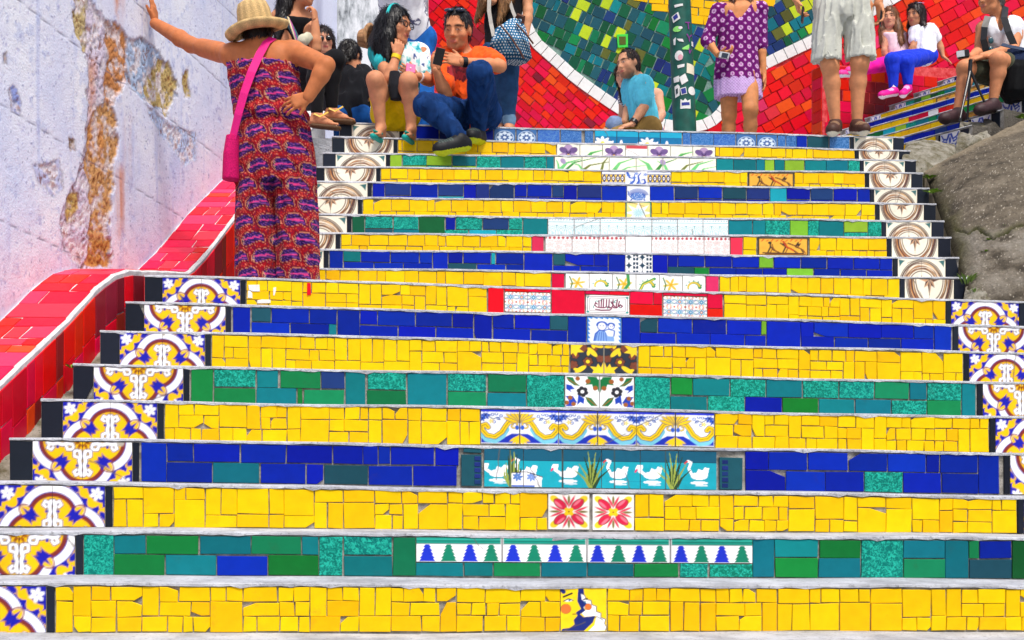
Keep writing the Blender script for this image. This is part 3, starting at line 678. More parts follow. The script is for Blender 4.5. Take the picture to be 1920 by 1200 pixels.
def yellow_three(row, parent, s0, s1):
    "three-course broken yellow tiles"
    s = s0
    def T(a, b, c, d, cut=True):
        col = 'yo' if random.random() < .22 else 'y'
        k = random.randrange(4) if (cut and random.random() < .13) else None
        tile(row, parent, a, b, c, d, col, gap=.0017, jit=.0021, cut=k)
    def hs(a, b, c, d):           # a horizontal strip, sometimes split
        w = b - a
        if w < .075 or random.random() < .35 and w < .13: T(a, b, c, d)
        elif w > .2:
            m = a + w * random.uniform(.4, .6); hs(a, m, c, d); hs(m, b, c, d)
        else:
            m = a + w * random.choice((.38, .62, .5)) ; T(a, m, c, d); T(m, b, c, d)
    while s < s1 - 1e-4:
        w = random.choice((.115, .12, .125, .175, .06, .235))
        if s1 - s - w < .06: w = s1 - s
        if w > .26: w = w / 2
        e = s + w; a, b = .345 + random.uniform(-.03, .03), .665 + random.uniform(-.03, .03); r = random.random()
        if w <= .09:
            if r < .5: T(s, e, 0, b); T(s, e, b, 1)
            else: T(s, e, 0, a); T(s, e, a, 1)
        elif w <= .14:
            if r < .38: T(s, e, 0, b); hs(s, e, b, 1)
            elif r < .72: T(s, e, a, 1); hs(s, e, 0, a)
            elif r < .86: m = s + w / 2; T(s, m, a, 1); T(m, e, a, 1); T(s, e, 0, a)
            else: m = s + w * .45; T(s, m, 0, b); T(m, e, 0, b); T(s, e, b, 1)
        else:
            if r < .45: hs(s, e, 0, a); hs(s, e, a, b); hs(s, e, b, 1)
            elif r < .75:
                m = s + .06; T(s, m, a, 1); hs(m, e, b, 1); hs(m, e, a, b); hs(s, e, 0, a)
            else:
                m = e - .06; T(m, e, 0, b); hs(s, m, 0, a); hs(s, m, a, b); hs(s, e, b, 1)
        s = e

def yellow_two(row, parent, s0, s1):
    "two-course yellow tiles"
    for (c, d) in ((.0, .46), (.46, 1.0)):
        s = s0 + (0 if c else 0)
        first = True
        while s < s1 - 1e-4:
            w = random.choice((.05, .105, .11, .115, .115, .08))
            if first and c: w *= .6
            first = False
            if s1 - s - w < .045: w = s1 - s
            if w > .16: w /= 2
            col = 'yo' if random.random() < .18 else 'y'
            tile(row, parent, s, s + w, c + (random.uniform(-.02, .02) if c else 0), d + (0 if c else random.uniform(-.03, .02)), col, gap=.0018, jit=.0020, cut=random.randrange(4) if random.random() < .08 else None)
            s += w

def coded(row, parent, spec, split=.5):
    "spec: 'x0 x1 PC ...' P = T, B or F (top, bottom, full height), C = glaze"
    t = spec.split()
    for i in range(0, len(t), 3):
        x0, x1, pc = float(t[i]), float(t[i + 1]), t[i + 2]
        s0, s1 = row.s_of(x0) - .0015, row.s_of(x1) + .0015
        v0, v1 = {'T': (split, 1), 'B': (0, split), 'F': (0, 1)}[pc[0]]
        if pc[0] == 'B': v1 += random.uniform(-.02, .012)
        if pc[0] == 'T': v0 += random.uniform(-.012, .02)
        tile(row, parent, s0, s1, v0, v1, pc[1:], gap=.0016, jit=.0016, cut=random.randrange(4) if random.random() < .04 else None)

ART_CACHE = {}
def art_tile(row, parent, s0, s1, v0, v1, fn, dom, name='painted_tile', n=40, thick=.009, gap=.0015, key=None):
    "one painted tile: front face a fine grid that carries the print"
    nx = n; H = row.top(s0) - row.bot(s0) - .013
    ny = max(8, int(n * (v1 - v0) * H / (s1 - s0)))
    u = np.linspace(0, 1, nx); v = np.linspace(0, 1, ny)
    U, V = np.meshgrid(u, v)
    if key is not None: key = key + (nx, ny)
    X = dom[0] + (dom[1] - dom[0]) * U; Y = dom[2] + (dom[3] - dom[2]) * V
    if key is not None and key in ART_CACHE: c = ART_CACHE[key]
    else:
        a = Art(X, Y, (250, 250, 250), abs(dom[1] - dom[0]) / nx * 1.1); fn(a); c = a.c.reshape(-1, 3)
        if key is not None: ART_CACHE[key] = c
    c = c * random.uniform(.88, 1.04)                       # each tile faded and fired a little differently
    sh = np.array([c.reshape(ny, nx, 3)])[0].copy()
    wn_ = vnoise(np.stack([U.ravel() * 3 + s0 * 9, V.ravel() * 3, np.full(U.size, v0 * 5 + s1)], 1), 1.6, 21, 4).reshape(ny, nx)
    sh *= np.clip(1.0 - .16 * np.clip(wn_ - .25, 0, 1), 0, 1)[..., None]
    if random.random() < .30:                                # hairline crack
        x0_, y0_, x1_, y1_ = random.random(), random.choice((0, 1)), random.random(), random.random()
        dd = pt_seg(U + .03 * wn_, V + .03 * wn_, x0_, y0_, x1_, y1_); al = np.clip(1.2 - dd * nx / 1.1, 0, 1)[..., None] * .75; sh = sh * (1 - al) + lin((96, 86, 76)) * al
    if random.random() < .28:                                # chipped corner or edge
        ex, ey = random.choice((0, 1, random.random())), random.choice((0, 1)); dd = np.hypot(U - ex, (V - ey) * .8) + wn_ * .03; al = np.clip((random.uniform(.04, .10) - dd) * nx * .8, 0, 1)[..., None]; sh = sh * (1 - al) + lin((178, 172, 160)) * al
    c = sh.reshape(-1, 3)
    g2 = gap / H; a0, a1, b0, b1 = s0 + gap, s1 - gap, v0 + g2, min(1.0, v1 - g2)
    th = thick + random.uniform(-.0008, .0008)
    vs = [row.pos(a0 + (a1 - a0) * uu, b0 + (b1 - b0) * vv, th) for vv in v for uu in u]
    fs = [(j * nx + i, j * nx + i + 1, (j + 1) * nx + i + 1, (j + 1) * nx + i) for j in range(ny - 1) for i in range(nx - 1)]
    # edges back to the riser
    ring = [j for j in range(nx)] + [j * nx + nx - 1 for j in range(1, ny)] + [(ny - 1) * nx + i for i in range(nx - 2, -1, -1)] + [j * nx for j in range(ny - 2, 0, -1)]
    n0 = len(vs); vs += [vs[k] - Vector((row.n[0], row.n[1], 0)) * (th + .004) for k in ring]
    cc = np.concatenate([c, np.tile(lin((225, 222, 214)), (len(ring), 1))])
    m = len(ring); fs += [(ring[k], n0 + k, n0 + (k + 1) % m, ring[(k + 1) % m]) for k in range(m)]
    return mk(name, vs, fs, M['art'], parent, cols=cc)

def art_panel(row, parent, x0, x1, k, fn, domx, domy=(0, 1), v=(0, 1), name='painted_tile', n=36):
    s0, s1 = row.s_of(x0), row.s_of(x1)
    for i in range(k):
        art_tile(row, parent, s0 + (s1 - s0) * i / k, s0 + (s1 - s0) * (i + 1) / k, v[0], v[1], fn,
                 (domx[0] + (domx[1] - domx[0]) * i / k, domx[0] + (domx[1] - domx[0]) * (i + 1) / k, domy[0], domy[1]), name, n)

def build_step(row, back, extL, extR, label, cat='step', jn='joint', lip=.0105, ends='cement'):
    "riser core with a cement tread whose front edge is uneven"
    s0, s1 = -extL, row.len + extR
    k = max(20, int((s1 - s0) / .035)); ss = [s0 + (s1 - s0) * i / k for i in range(k + 1)]
    vs = []; fs = []; mi = []
    ph = random.uniform(0, 9)
    for t in ss:
        wob = .003 * math.sin(t * 2.3 + ph) + .0015 * math.sin(t * 5.9 + ph * 2)
        tp = row.top(t) + wob; bt = row.bot(t) - .03
        p = row.PL + row.e * t; n = row.n
        th = lip + random.uniform(-.0015, .0035) + (.009 * random.random() if random.random() < .10 else 0); ow = .011 + random.uniform(-.0015, .002) - (.006 * random.random() if random.random() < .10 else 0)
        P = lambda o, h: (p[0] + n[0] * o, p[1] + n[1] * o, EYE + h)
        vs += [P(0, bt), P(0, tp - th - .002), P(ow, tp - th), P(ow - .001, tp - .004), P(ow - .007, tp), P(-back, tp - .002), P(-back, bt)]
    m = 7
    for i in range(k):
        for j in range(6):
            fs.append((i * m + j, (i + 1) * m + j, (i + 1) * m + j + 1, i * m + j + 1)); mi.append(0 if j == 0 else 1)
        fs.append((i * m + 6, (i + 1) * m + 6, (i + 1) * m, i * m)); mi.append(1)
    fs.append(tuple(range(m))); mi.append(2); fs.append(tuple(k * m + j for j in range(m))[::-1]); mi.append(2)
    o = mk('stair_step', vs, fs, [M[jn], M['cement'], M[ends]], None, midx=mi)
    return tag(o, label, cat, None, 'structure')

def end_tiles(row, parent, style, phase, wl, wr, black=.09, strip=.027):
    "border at both ends of a riser: black strip, two painted tiles, black tile"
    for side, w in ((-1, wl), (1, wr)):
        if w is None: continue
        a = -.003 if side < 0 else row.len + .003
        lo, hi = sorted((a, a + side * strip)); tile(row, parent, lo, hi, 0, 1, 'k', gap=.001, jit=.0006, name='border_strip', thick=.010)
        H = row.top(0) - row.bot(0) - .013
        vis = min(1.0, H / w)              # the tile is cut to the riser's height
        for q in range(2):
            a1 = a + side * (strip + .002 + q * w); lo, hi = sorted((a1, a1 + side * w))
            left = (q == 1) if side < 0 else (q == 0)
            dx = (-1, 0) if left else (0, 1)
            dy = (1 - vis, 1) if phase == 0 else (-vis, 0)
            fn = quatrefoil if style == 'q' else star_medallion
            art_tile(row, parent, lo, hi, 0, 1, fn, dx + dy, 'patterned_tile', 42, gap=.001, key=(style, left, phase, round(vis, 2), round(w, 2)))
        a2 = a + side * (strip + .004 + 2 * w); lo, hi = sorted((a2, a2 + side * black))
        tile(row, parent, lo, hi, 0, 1, 'k', gap=.001, jit=.001, name='black_tile', thick=.009, cut=(random.choice((1, 2)) if random.random() < .15 else None))

# lower flight, bottom to top (index 0 = lowest full row in view)
LX = [105, 158, 213, 263, 309, 357, 397, 435, 462]; LY = [1092, 996, 906, 824, 751, 686, 623, 571, 521]
RX = [1964, 1932, 1905, 1880, 1853, 1830, 1805, 1785, 1772]; RY = [1098, 1008, 930, 848, 779, 714, 658, 607, 560]
LOW = []
prev = None
for i in range(-5, 9):
    z = 4.72 + .3 * i
    if i < 0:
        r0 = LOW0 if False else None
        PL = (-1.60 - .006 * i * 0, z); PR = (2.05 + .05 * i, z + .44)
        hl, hr = -.437 + .175 * i, -.49 + .172 * i
        LOW.append(Row(PL, PR, hl, hr, hl - .175, hr - .172))
    else:
        LOW.append(row_from_px(LX[i], LY[i], z, RX[i], RY[i], z + .44, LOW[-1]))
UX = [595, 617, 639, 660, 680, 698, 714, 732, 746, 757]; UY = [501, 466, 436, 402, 370, 340, 313, 287, 259, 233]
UXR = [1686, 1673, 1662, 1652, 1640, 1630, 1621, 1611, 1602, 1593]; UYR = [519, 481, 443, 412, 380, 351, 322, 298, 279, 254]
UP = []
for j in range(10):
    z = 7.70 + .235 * j
    UP.append(row_from_px(UX[j], UY[j], z, UXR[j], UYR[j], z + .45, LOW[-1] if j == 0 else UP[-1]))

g = tag(mk('ground', [(-400, -300, 0), (400, -300, 0), (400, 600, 0), (-400, 600, 0)], [(0, 1, 2, 3)], M['ground'], base=(0, 0, 0)), 'grey stone street at the foot of the stairs', 'ground', None, 'structure')

LOWLAB = ['lowest yellow tiled step in view with two painted profile faces', 'green and teal tiled step with a strip of stepped blue and green trees',
          'yellow tiled step with two red flower tiles at its middle', 'cobalt blue tiled step with the white swan panel',
          'yellow tiled step with the blue and yellow scroll frieze', 'turquoise and green tiled step with a white botanical tile pair',
          'yellow tiled step with a brown and yellow leaf tile pair', 'cobalt blue tiled step with a blue portrait tile',
          'yellow tiled step with the red panel and framed calligraphy tile']
UPLAB = ['yellow tiled step right above the landing with white vine panel', 'blue tiled step with a navy four-pointed star tile', 'yellow tiled step with pale pink panel between pink tiles',
         'green tiled step with pale teal arcade panel', 'yellow tiled step with cracked white star tile', 'blue tiled step with blue hedgehog-like painted tile',
         'yellow tiled step with small blue and yellow border tiles', 'green tiled step with iris leaf panel', 'yellow tiled step with purple iris flowers',
         'topmost blue step edging the upper landing with water lily panel']
lowest = ['bare cement step at the street, first from below', 'bare cement step, second from the street', 'bare cement step, third from the street', 'bare cement step, fourth from the street', 'blue tiled step cut off by the bottom edge of the photo']

for idx, row in enumerate(LOW):
    i = idx - 5
    back = .36 if i < 8 else 1.5
    lab = lowest[idx] if i < 0 else LOWLAB[i]
    # body of the step reaches the kerb wall on the left
    st = build_step(row, back, .525 if i >= 0 else .6, .525 if i == 8 else .62, lab)
    if i < -1: continue
    if i == -1:
        s = 0.0
        while s < row.len - .05:
            w = min(random.choice((.12, .17, .18)), row.len - s); tile(row, st, s, s + w, .5, 1, 'b'); s += w
        continue
    end_tiles(row, st, 'q', 0 if i % 2 == 0 else 1, .2, .2)
    L_ = row.len; S = row.s_of
    def yel(x0, x1):
        yellow_three(row, st, 0 if x0 is None else S(x0), L_ if x1 is None else S(x1))
    if i == 0:
        yel(None, 1050); yel(1138, None); art_panel(row, st, 1050, 1137, 1, art_faces, (0, 1), n=64)
    if i == 1:
        coded(row, st, '158 214 FM 215 273 Tt 275 372 Tg 375 470 Tt 472 565 Tg 567 597 Tt 214 309 Bg 311 406 Bt 408 502 Bb 504 597 Bg 599 642 FM 645 735 TM 645 735 Bt 737 779 Fg '
              '1411 1451 Ft 1452 1532 Tt 1453 1532 Bg 1536 1612 Tg 1534 1612 Bt 1614 1692 FM 1693 1770 Tt 1694 1770 Bg 1771 1814 Ft 1816 1834 Tg 1836 1894 Tb 1816 1895 Bd 1897 1930 FG', .52)
        coded(row, st, '780 868 Bt 870 924 Bt 926 1012 Bg 1015 1100 Bt 1102 1187 Bt 1189 1271 Bg 1275 1326 BM 1330 1410 BM', .36)
        art_panel(row, st, 780, 1410, 4, art_trees, (0, 16), v=(.37, 1), name='tree_frieze_tile', n=120)
    if i == 2:
        yel(None, 1026); yel(1189, None); art_panel(row, st, 1027, 1105, 1, art_flower_red, (0, 1), v=(.02, .98), n=56); art_panel(row, st, 1110, 1188, 1, art_flower_red, (0, 1), v=(.01, .98), n=56)
    if i == 3:
        coded(row, st, '265 312 Fb 314 362 Tb 364 449 Tb 452 536 Tb 538 623 Tb 625 680 Tb 681 708 Tb 710 731 Tb 733 814 Tb 816 860 Tb 313 398 Bb 400 486 Bt 489 573 Bb 576 606 Bb 608 690 Bd 691 773 Bb 775 856 Bb '
              '1397 1439 Tb 1441 1512 Tb 1515 1588 Tb 1591 1662 Tb 1664 1734 Tb 1736 1760 Tb 1763 1832 Tb 1834 1872 Fb 1397 1471 Bb 1473 1546 Bb 1547 1618 Bb 1620 1691 BM 1693 1763 Bb 1765 1833 Bb', .52)
        art_panel(row, st, 907, 1343, 6, lambda a: art_swans(a, 1, 1), (0, 1), v=(.0, .99), name='swan_tile', n=56)
        for (x0, x1) in ((863, 904), (1347, 1391)):
            s0, s1 = S(x0), S(x1); tile(row, st, s0, s1, .0, .84, 'd', name='moulded_end_tile', thick=.016)
            for q in range(5): tile(row, st, s0 + (s1 - s0) * (.62 if x0 < 1000 else .10), s0 + (s1 - s0) * (.92 if x0 < 1000 else .38), .06 + q * .15, .06 + q * .15 + .12, 'n', name='moulding_bead', thick=.019, gap=.0008, jit=.0004)
        tile(row, st, S(868), S(904), .85, 1, 'd')
    if i == 4:
        yel(None, 900); yel(1340, None); art_panel(row, st, 901, 1338, 6, art_scroll, (-1, 5), v=(.04, 1), name='frieze_tile', n=52) if False else [art_panel(row, st, 901 + q * 145.7, 901 + (q + 1) * 145.7, 2, art_scroll, (-1, 1), v=(.04, 1), name='frieze_tile', n=52) for q in range(3)]
    if i == 5:
        coded(row, st, '359 399 Fg 402 479 TM 402 479 Bg 482 521 Tt 481 556 Bt 526 601 Tg 558 567 Bg 570 645 Bg 603 646 Tn 648 685 Ft 689 761 TM 688 761 Bg 764 837 Ft 840 911 TM 840 911 Bg 915 986 Tg 914 986 Bt 988 1057 FM '
              '1190 1256 FM 1258 1297 Tg 1299 1367 Tt 1369 1435 TM 1437 1503 Tt 1505 1571 TM 1573 1638 TM 1640 1703 Tg 1705 1736 Tt 1738 1801 TM 1257 1325 Bt 1327 1395 BM 1397 1465 Bb 1467 1533 Bg 1535 1601 Bt 1603 1669 Bt 1671 1736 BM 1738 1801 Bg 1803 1828 Ft', .48)
        art_panel(row, st, 1059, 1188, 2, art_botanic, (-1, 1), v=(.08, 1), n=56)
    if i == 6:
        yel(None, 1067); yel(1196, None); art_panel(row, st, 1069, 1194, 2, art_maple, (-1, 1), v=(.08, 1), n=56)
    if i == 7:
        coded(row, st, '437 469 Fb 472 508 Td 510 579 Tb 581 631 Tb 472 543 Bb 545 616 Bb 617 631 Bt 633 674 Fb 676 707 Tb 709 778 Tb 780 847 Tb 849 887 Tb 675 745 Bb 747 816 Bb 818 887 Bb 889 922 Fb 924 963 Tb 965 1030 Tb 1031 1064 Td 925 994 Bb 996 1063 Bb 1065 1099 Fb '
              '1166 1199 Fb 1201 1232 Td 1234 1297 Tb 1299 1361 Tb 1363 1426 Tb 1200 1266 Bb 1268 1330 Bb 1332 1395 Bb 1397 1435 Bb 1427 1436 Tl 1437 1500 Fb 1501 1525 Tb 1526 1589 Tb 1590 1651 Tb 1652 1712 Tb 1713 1749 Tb 1502 1563 Bb 1565 1626 Bb 1628 1688 Bb 1689 1749 Bb 1751 1782 Fb', .52)
        art_panel(row, st, 1100, 1165, 1, art_portrait, (0, 1), (-.15, 1), v=(.05, 1), n=60)
    if i == 8:
        yel(None, 913); yel(1357, None)
        tile(row, st, S(575), S(584), .55, .97, 'r', thick=.012); tile(row, st, S(466), S(488), .62, .86, 'w', thick=.0125, cut=0); tile(row, st, S(464), S(474), .40, .66, 'w', thick=.012, cut=2); tile(row, st, S(482), S(508), .24, .40, 'w', thick=.0125, cut=3); tile(row, st, S(512), S(518), .5, .8, 'w', thick=.012, cut=1)
        v0 = .2
        for (x0, x1, a, b, c) in ((915, 944, 0, 1, 'r'), (946, 990, .88, 1, 'r'), (990, 1032, .88, 1, 'r'), (1034, 1096, 0, 1, 'r'), (1097, 1142, .86, 1, 'r'), (1142, 1180, .86, 1, 'r'), (1181, 1224, .58, 1, 'r'), (1225, 1241, .58, 1, 'r'), (1181, 1241, 0, .57, 'r'), (1243, 1325, .9, 1, 'r'), (1326, 1354, .5, 1, 'r'), (1326, 1355, 0, .5, 'r')):
            tile(row, st, S(x0) - .001, S(x1) + .001, a, b, c, gap=.0014, jit=.001)
        art_panel(row, st, 946, 1032, 2, art_geo, (0, 2), v=(v0, .87), n=60); art_panel(row, st, 1243, 1325, 2, art_geo, (0, 2), v=(v0 - .04, .88), n=60)
        art_panel(row, st, 1098, 1179, 1, art_script, (0, 2), v=(v0, .85), name='calligraphy_tile', n=110)

for j, row in enumerate(UP):
    back = .27 if j < 9 else .6
    st = build_step(row, back, .465, .434, UPLAB[j])
    end_tiles(row, st, 's', 1 if j % 2 == 0 else 0, .172, .156, black=.085)
    L_ = row.len; S = row.s_of
    def yel(x0, x1):
        yellow_two(row, st, 0 if x0 is None else S(x0), L_ if x1 is None else S(x1))
    if j == 0:
        yel(None, 1033); yel(1349, None); tile(row, st, S(1034), S(1058), 0, 1, 'r'); tile(row, st, S(1323), S(1347), 0, 1, 'p'); art_panel(row, st, 1060, 1322, 6, art_vine, (0, 6), v=(.28, 1), n=40)
    if j == 1:
        coded(row, st, '618 643 Fb 644 676 Tt 677 731 Tb 733 785 Tb 787 810 Tb 645 700 Bb 702 755 Bb 757 810 Bb 812 839 Fb 841 867 Tb 869 920 Tb 921 928 Tc 930 981 Tb 840 893 Bd 895 947 Bb 949 981 Bb 983 1035 Fb 1037 1059 Td 1060 1113 Tb 1114 1139 Tb 1037 1087 Bb 1089 1139 Bb 1141 1171 Fb '
              '1224 1251 Fb 1252 1270 Tb 1271 1320 Tb 1322 1371 Tb 1373 1422 Tb 1252 1301 Bd 1302 1329 Bg 1330 1379 Bb 1380 1429 Bb 1423 1449 Tl 1451 1500 Tb 1502 1549 Tb 1551 1599 Tb 1601 1648 Tb 1649 1672 Tb 1430 1474 Bb 1475 1524 Bl 1526 1574 Bb 1576 1623 Bb 1625 1672 Bb', .50)
        art_panel(row, st, 1172, 1223, 1, art_fourstar, (0, 1), v=(.1, 1), n=60)
    if j == 2:
        yel(None, 996); yel(1393, 1418); yel(1517, None); tile(row, st, S(997), S(1020), 0, 1, 'p'); tile(row, st, S(1369), S(1392), 0, 1, 'p')
        art_panel(row, st, 1022, 1368, 7, art_palepink, (0, 7), v=(.18, 1), n=40); art_panel(row, st, 1420, 1515, 1, art_figures, (0, 2), v=(.2, .98), n=70)
    if j == 3:
        coded(row, st, '661 683 FG 685 736 TM 685 736 Bd 738 784 TM 738 785 Bt 786 833 FG 836 853 Tb 855 904 TM 906 953 Tn 954 979 TM 834 878 BM 880 930 Bc 931 979 BM 981 1026 Ft 1366 1410 Ft 1411 1434 Ft 1435 1480 FM 1481 1514 Fl 1515 1534 FM 1535 1581 Ft 1582 1626 Tl 1582 1626 BM 1627 1652 FM', .45)
        art_panel(row, st, 1027, 1365, 7, art_paleteal, (0, 7), v=(.18, 1), n=40)
    if j == 4:
        yel(None, 1172); yel(1221, None); art_panel(row, st, 1173, 1220, 1, art_sunstar, (0, 1), v=(.12, 1), n=50)
    if j == 5:
        coded(row, st, '699 721 Fb 722 769 Tn 771 820 Tb 822 868 Tn 723 771 Bb 772 820 Bb 822 869 Bc 870 892 Fb 893 917 Fn 918 963 Fn 965 987 Tb 989 1034 Tb 1036 1056 Tn 964 1008 Bb 1010 1056 Bb 1057 1081 Fb 1083 1127 Tn 1083 1127 Bb 1129 1174 Fb '
              '1219 1263 Fb 1265 1308 Tn 1310 1353 Tb 1355 1398 Td 1400 1442 Tn 1265 1308 Bb 1310 1353 Bb 1355 1398 Bn 1400 1442 Bb 1444 1474 Fc 1475 1518 Tb 1520 1561 Tn 1563 1606 Tb 1475 1518 Bb 1520 1561 Bb 1563 1606 Bb 1608 1630 Fb', .42)
        art_panel(row, st, 1175, 1218, 1, art_bluebeast, (0, 1), v=(.18, 1), n=50)
    if j == 6:
        yel(None, 1127); yel(1258, 1401); yel(1489, None); art_panel(row, st, 1128, 1257, 3, art_border3, (0, 3), v=(.18, 1), n=46); art_panel(row, st, 1402, 1488, 1, art_figures, (0, 2), v=(.2, .98), n=70)
    if j == 7:
        coded(row, st, '732 753 Fl 755 799 TM 755 799 Bl 800 846 Tl 801 846 BM 849 892 Tt 848 892 Bl 894 938 FM 939 982 Ft 983 1024 FM 1025 1038 Ft 1343 1374 Ft 1375 1417 Ft 1418 1433 Ft 1434 1451 Fl 1452 1470 Ft 1471 1507 Fl 1509 1548 Ft 1549 1589 Ft 1590 1611 FM', .45)
        art_panel(row, st, 1040, 1342, 6, lambda a: art_irisleaf(a, 6), (0, 6), v=(.2, 1), n=44)
    if j == 8:
        yel(None, 1043); yel(1341, None); art_panel(row, st, 1044, 1340, 7, art_iris, (0, 7), v=(.2, 1), n=44)
    if j == 9:
        coded(row, st, '757 778 Fb 780 822 Fb 824 860 Fn 862 900 Fb 902 924 Fb 1008 1049 Fm 1051 1090 Fm 1096 1112 Fm 1280 1294 Fm 1296 1337 Fm 1338 1378 Fm 1458 1472 Fm 1474 1493 Fm 1494 1512 Fb 1514 1553 Fd 1555 1592 Fm', .3)
        for (x0, x1) in ((926, 966), (968, 1006), (1380, 1417), (1419, 1456)): art_panel(row, st, x0, x1, 1, art_rosette, (0, 1), v=(.2, 1), n=44)
        art_panel(row, st, 1115, 1278, 4, art_lily, (0, 4), v=(.2, 1), n=44)
# ------------------------------------------------------------------ plastered wall on the left
def wallX(z): return -2.43 + .146 * (z - 6.4)
def make_wall():
    zs = np.concatenate([np.linspace(2.0, 5.9, 8)[:-1], np.linspace(5.9, 9.9, 430), np.linspace(9.9, 12.2, 12)[1:]])
    hs = np.concatenate([[-1.48, -.6], np.linspace(.30, 3.6, 360), [4.2, 5.2, 6.5]])
    Z, H = np.meshgrid(zs, hs); X = wallX(Z)
    px = 960 + F * X / Z; py = HOR - F * H / Z
    P = np.stack([X.ravel(), Z.ravel(), H.ravel()], 1)
    n1 = vnoise(P, 3.0, 1, 5).reshape(Z.shape); n2 = vnoise(P, 14, 2, 4).reshape(Z.shape); n3 = vnoise(P, 60, 3, 3).reshape(Z.shape)
    st = vnoise(P * np.array([1, 9, .8]), 1.6, 5, 4).reshape(Z.shape)
    c = np.empty(Z.shape + (3,)); c[:] = lin((222, 226, 246)); disp = n2 * .0012 + n3 * .0006
    def mix(m, col):
        nonlocal c
        m = np.clip(m, 0, 1)[..., None]; c = c * (1 - m) + lin(col) * m
    def edge(pts, soft=3, wob=7): return np.clip(.5 - (pt_poly(px, py, pts) + n2 * wob + n3 * 2.5) / soft, 0, 1)
    mix(np.clip(n1 * 1.1, 0, .75), (242, 244, 250)); mix(np.clip(-n1 * 1.2 - .1, 0, .6), (204, 214, 242)); mix(np.clip(st * 1.6 - .42, 0, .5), (188, 198, 236)); mix(np.clip(n1 * n2 * 5 - .5, 0, .45), (178, 190, 228))
    mix(np.clip(n2 * n3 * 6 - 1.0, 0, .5), (150, 150, 200))
    mix(np.clip((py - 380) / 140, 0, 1) * np.clip(.6 + n2, 0, 1) * .35, (232, 206, 226))
    mix(np.clip(n3 * 3 - 2.15, 0, .7), (110, 112, 150))
    # scabbed plaster: coloured undercoats and bare render, each set back from the face
    areas = [
        ([(135, -30), (165, -30), (170, 40), (168, 95), (158, 98), (143, 60)], (206, 184, 130), .012, .5),
        ([(165, -10), (185, 20), (205, 45), (206, 120), (196, 200), (192, 300), (196, 380), (206, 500), (150, 505), (120, 470), (112, 410), (140, 340), (158, 300), (165, 200)], (216, 205, 224), .008, .6),
        ([(198, 36), (232, 55), (240, 75), (240, 150), (226, 176), (212, 200), (214, 240), (196, 240), (198, 160), (204, 110)], (206, 140, 86), .014, .8),
        ([(196, 190), (214, 200), (222, 260), (214, 330), (206, 420), (206, 495), (166, 492), (172, 400), (164, 270), (176, 210)], (208, 156, 100), .013, .9),
        ([(240, 72), (268, 72), (296, 96), (328, 150), (330, 178), (300, 205), (270, 190), (240, 150)], (176, 196, 226), .008, .6),
        ([(275, 145), (300, 112), (318, 118), (332, 160), (320, 196), (312, 218), (300, 198), (278, 196), (272, 165)], (200, 174, 112), .013, .7),
        ([(270, 190), (320, 235), (366, 250), (366, 300), (345, 310), (310, 260), (280, 215)], (190, 206, 238), .004, .5),
        ([(344, 132), (350, 134), (356, 178), (350, 184), (345, 160)], (196, 172, 110), .010, .4),
        ([(15, 168), (26, 160), (40, 195), (38, 215), (22, 208)], (152, 166, 224), .004, .4),
        ([(129, 258), (140, 262), (142, 282), (132, 284)], (150, 120, 90), .006, .4),
        ([(130, 364), (146, 362), (144, 412), (128, 420), (126, 390)], (198, 164, 96), .010, .4),
        ([(166, 455), (206, 450), (202, 500), (170, 494)], (194, 140, 74), .010, .5),
        ([(60, 310), (110, 300), (118, 350), (100, 370), (80, 350)], (196, 200, 232), .003, .5),
        ([(5, 100), (12, 98), (12, 118), (7, 118)], (170, 130, 70), .006, .3)]
    pit = np.zeros(Z.shape)
    for pts, col, dep, wob in areas:
        m = edge(pts, 3, 9 * wob); mix(m, col); mix(m * np.clip(n3 * 1.6 + .1, 0, .8), tuple(int(q * .72) for q in col)); mix(m * np.clip(n2 * 2.4 + .05, 0, .85), (230, 222, 226)); mix(m * np.clip(-n2 * n3 * 5 - .4, 0, .6), (150, 84, 40))
        pit = np.maximum(pit, m * (dep + .006 * n3 + .004 * n2))
        rim = np.clip(1 - np.abs(pt_poly(px, py, pts) + n2 * 9 * wob + n3 * 2.5 - 1) / 2.2, 0, 1)
        mix(rim * np.clip(n1 + .5 + n2 * .5, 0, 1) * .55, (92, 66, 66))
    # rust runs with a shape of their own
    for (x0, x1, y0, y1, a) in ((212, 236, -30, 60, .9), (214, 236, 300, 465, .75), (186, 200, 220, 340, .4), (166, 184, 100, 330, .5), (228, 250, 200, 400, .16)):
        f = np.clip(1 - np.abs((px - (x0 + x1) / 2 + n2 * 3) / ((x1 - x0) / 2)) ** 2, 0, 1) * np.clip((py - y0) / 25, 0, 1) * np.clip((y1 + n2 * 25 - py) / 60, 0, 1)
        mix(f * a * np.clip(.8 + st * .8, .2, 1), (214, 128, 52))
    # joints scratched into the render
    for (x0, y0, x1, y1) in ((-60, -74, 460, 334), (200, -48, 470, 208), (-60, 157, 400, 444), (-60, 385, 160, 487), (330, -75, 480, 70)):
        d = pt_seg(px, py, x0, y0, x1, y1) + np.abs(n2) * .5
        br = np.clip(.75 + n1 * .9 + n2 * .4, .1, 1); mix(np.clip(1.5 - d / 1.0, 0, 1) * .7 * br, (84, 76, 108)); pit = np.maximum(pit, np.clip(1.5 - d / 1.4, 0, 1) * .002 * br)
    disp = disp - pit
    nx, ny = 1 / math.hypot(1, .146), -.146 / math.hypot(1, .146)
    V = np.stack([X + nx * disp, Z + ny * disp, EYE + H], -1).reshape(-1, 3)
    r, k = Z.shape; i = np.arange(r * k).reshape(r, k)
    f = np.stack([i[:-1, :-1], i[:-1, 1:], i[1:, 1:], i[1:, :-1]], -1).reshape(-1, 4)
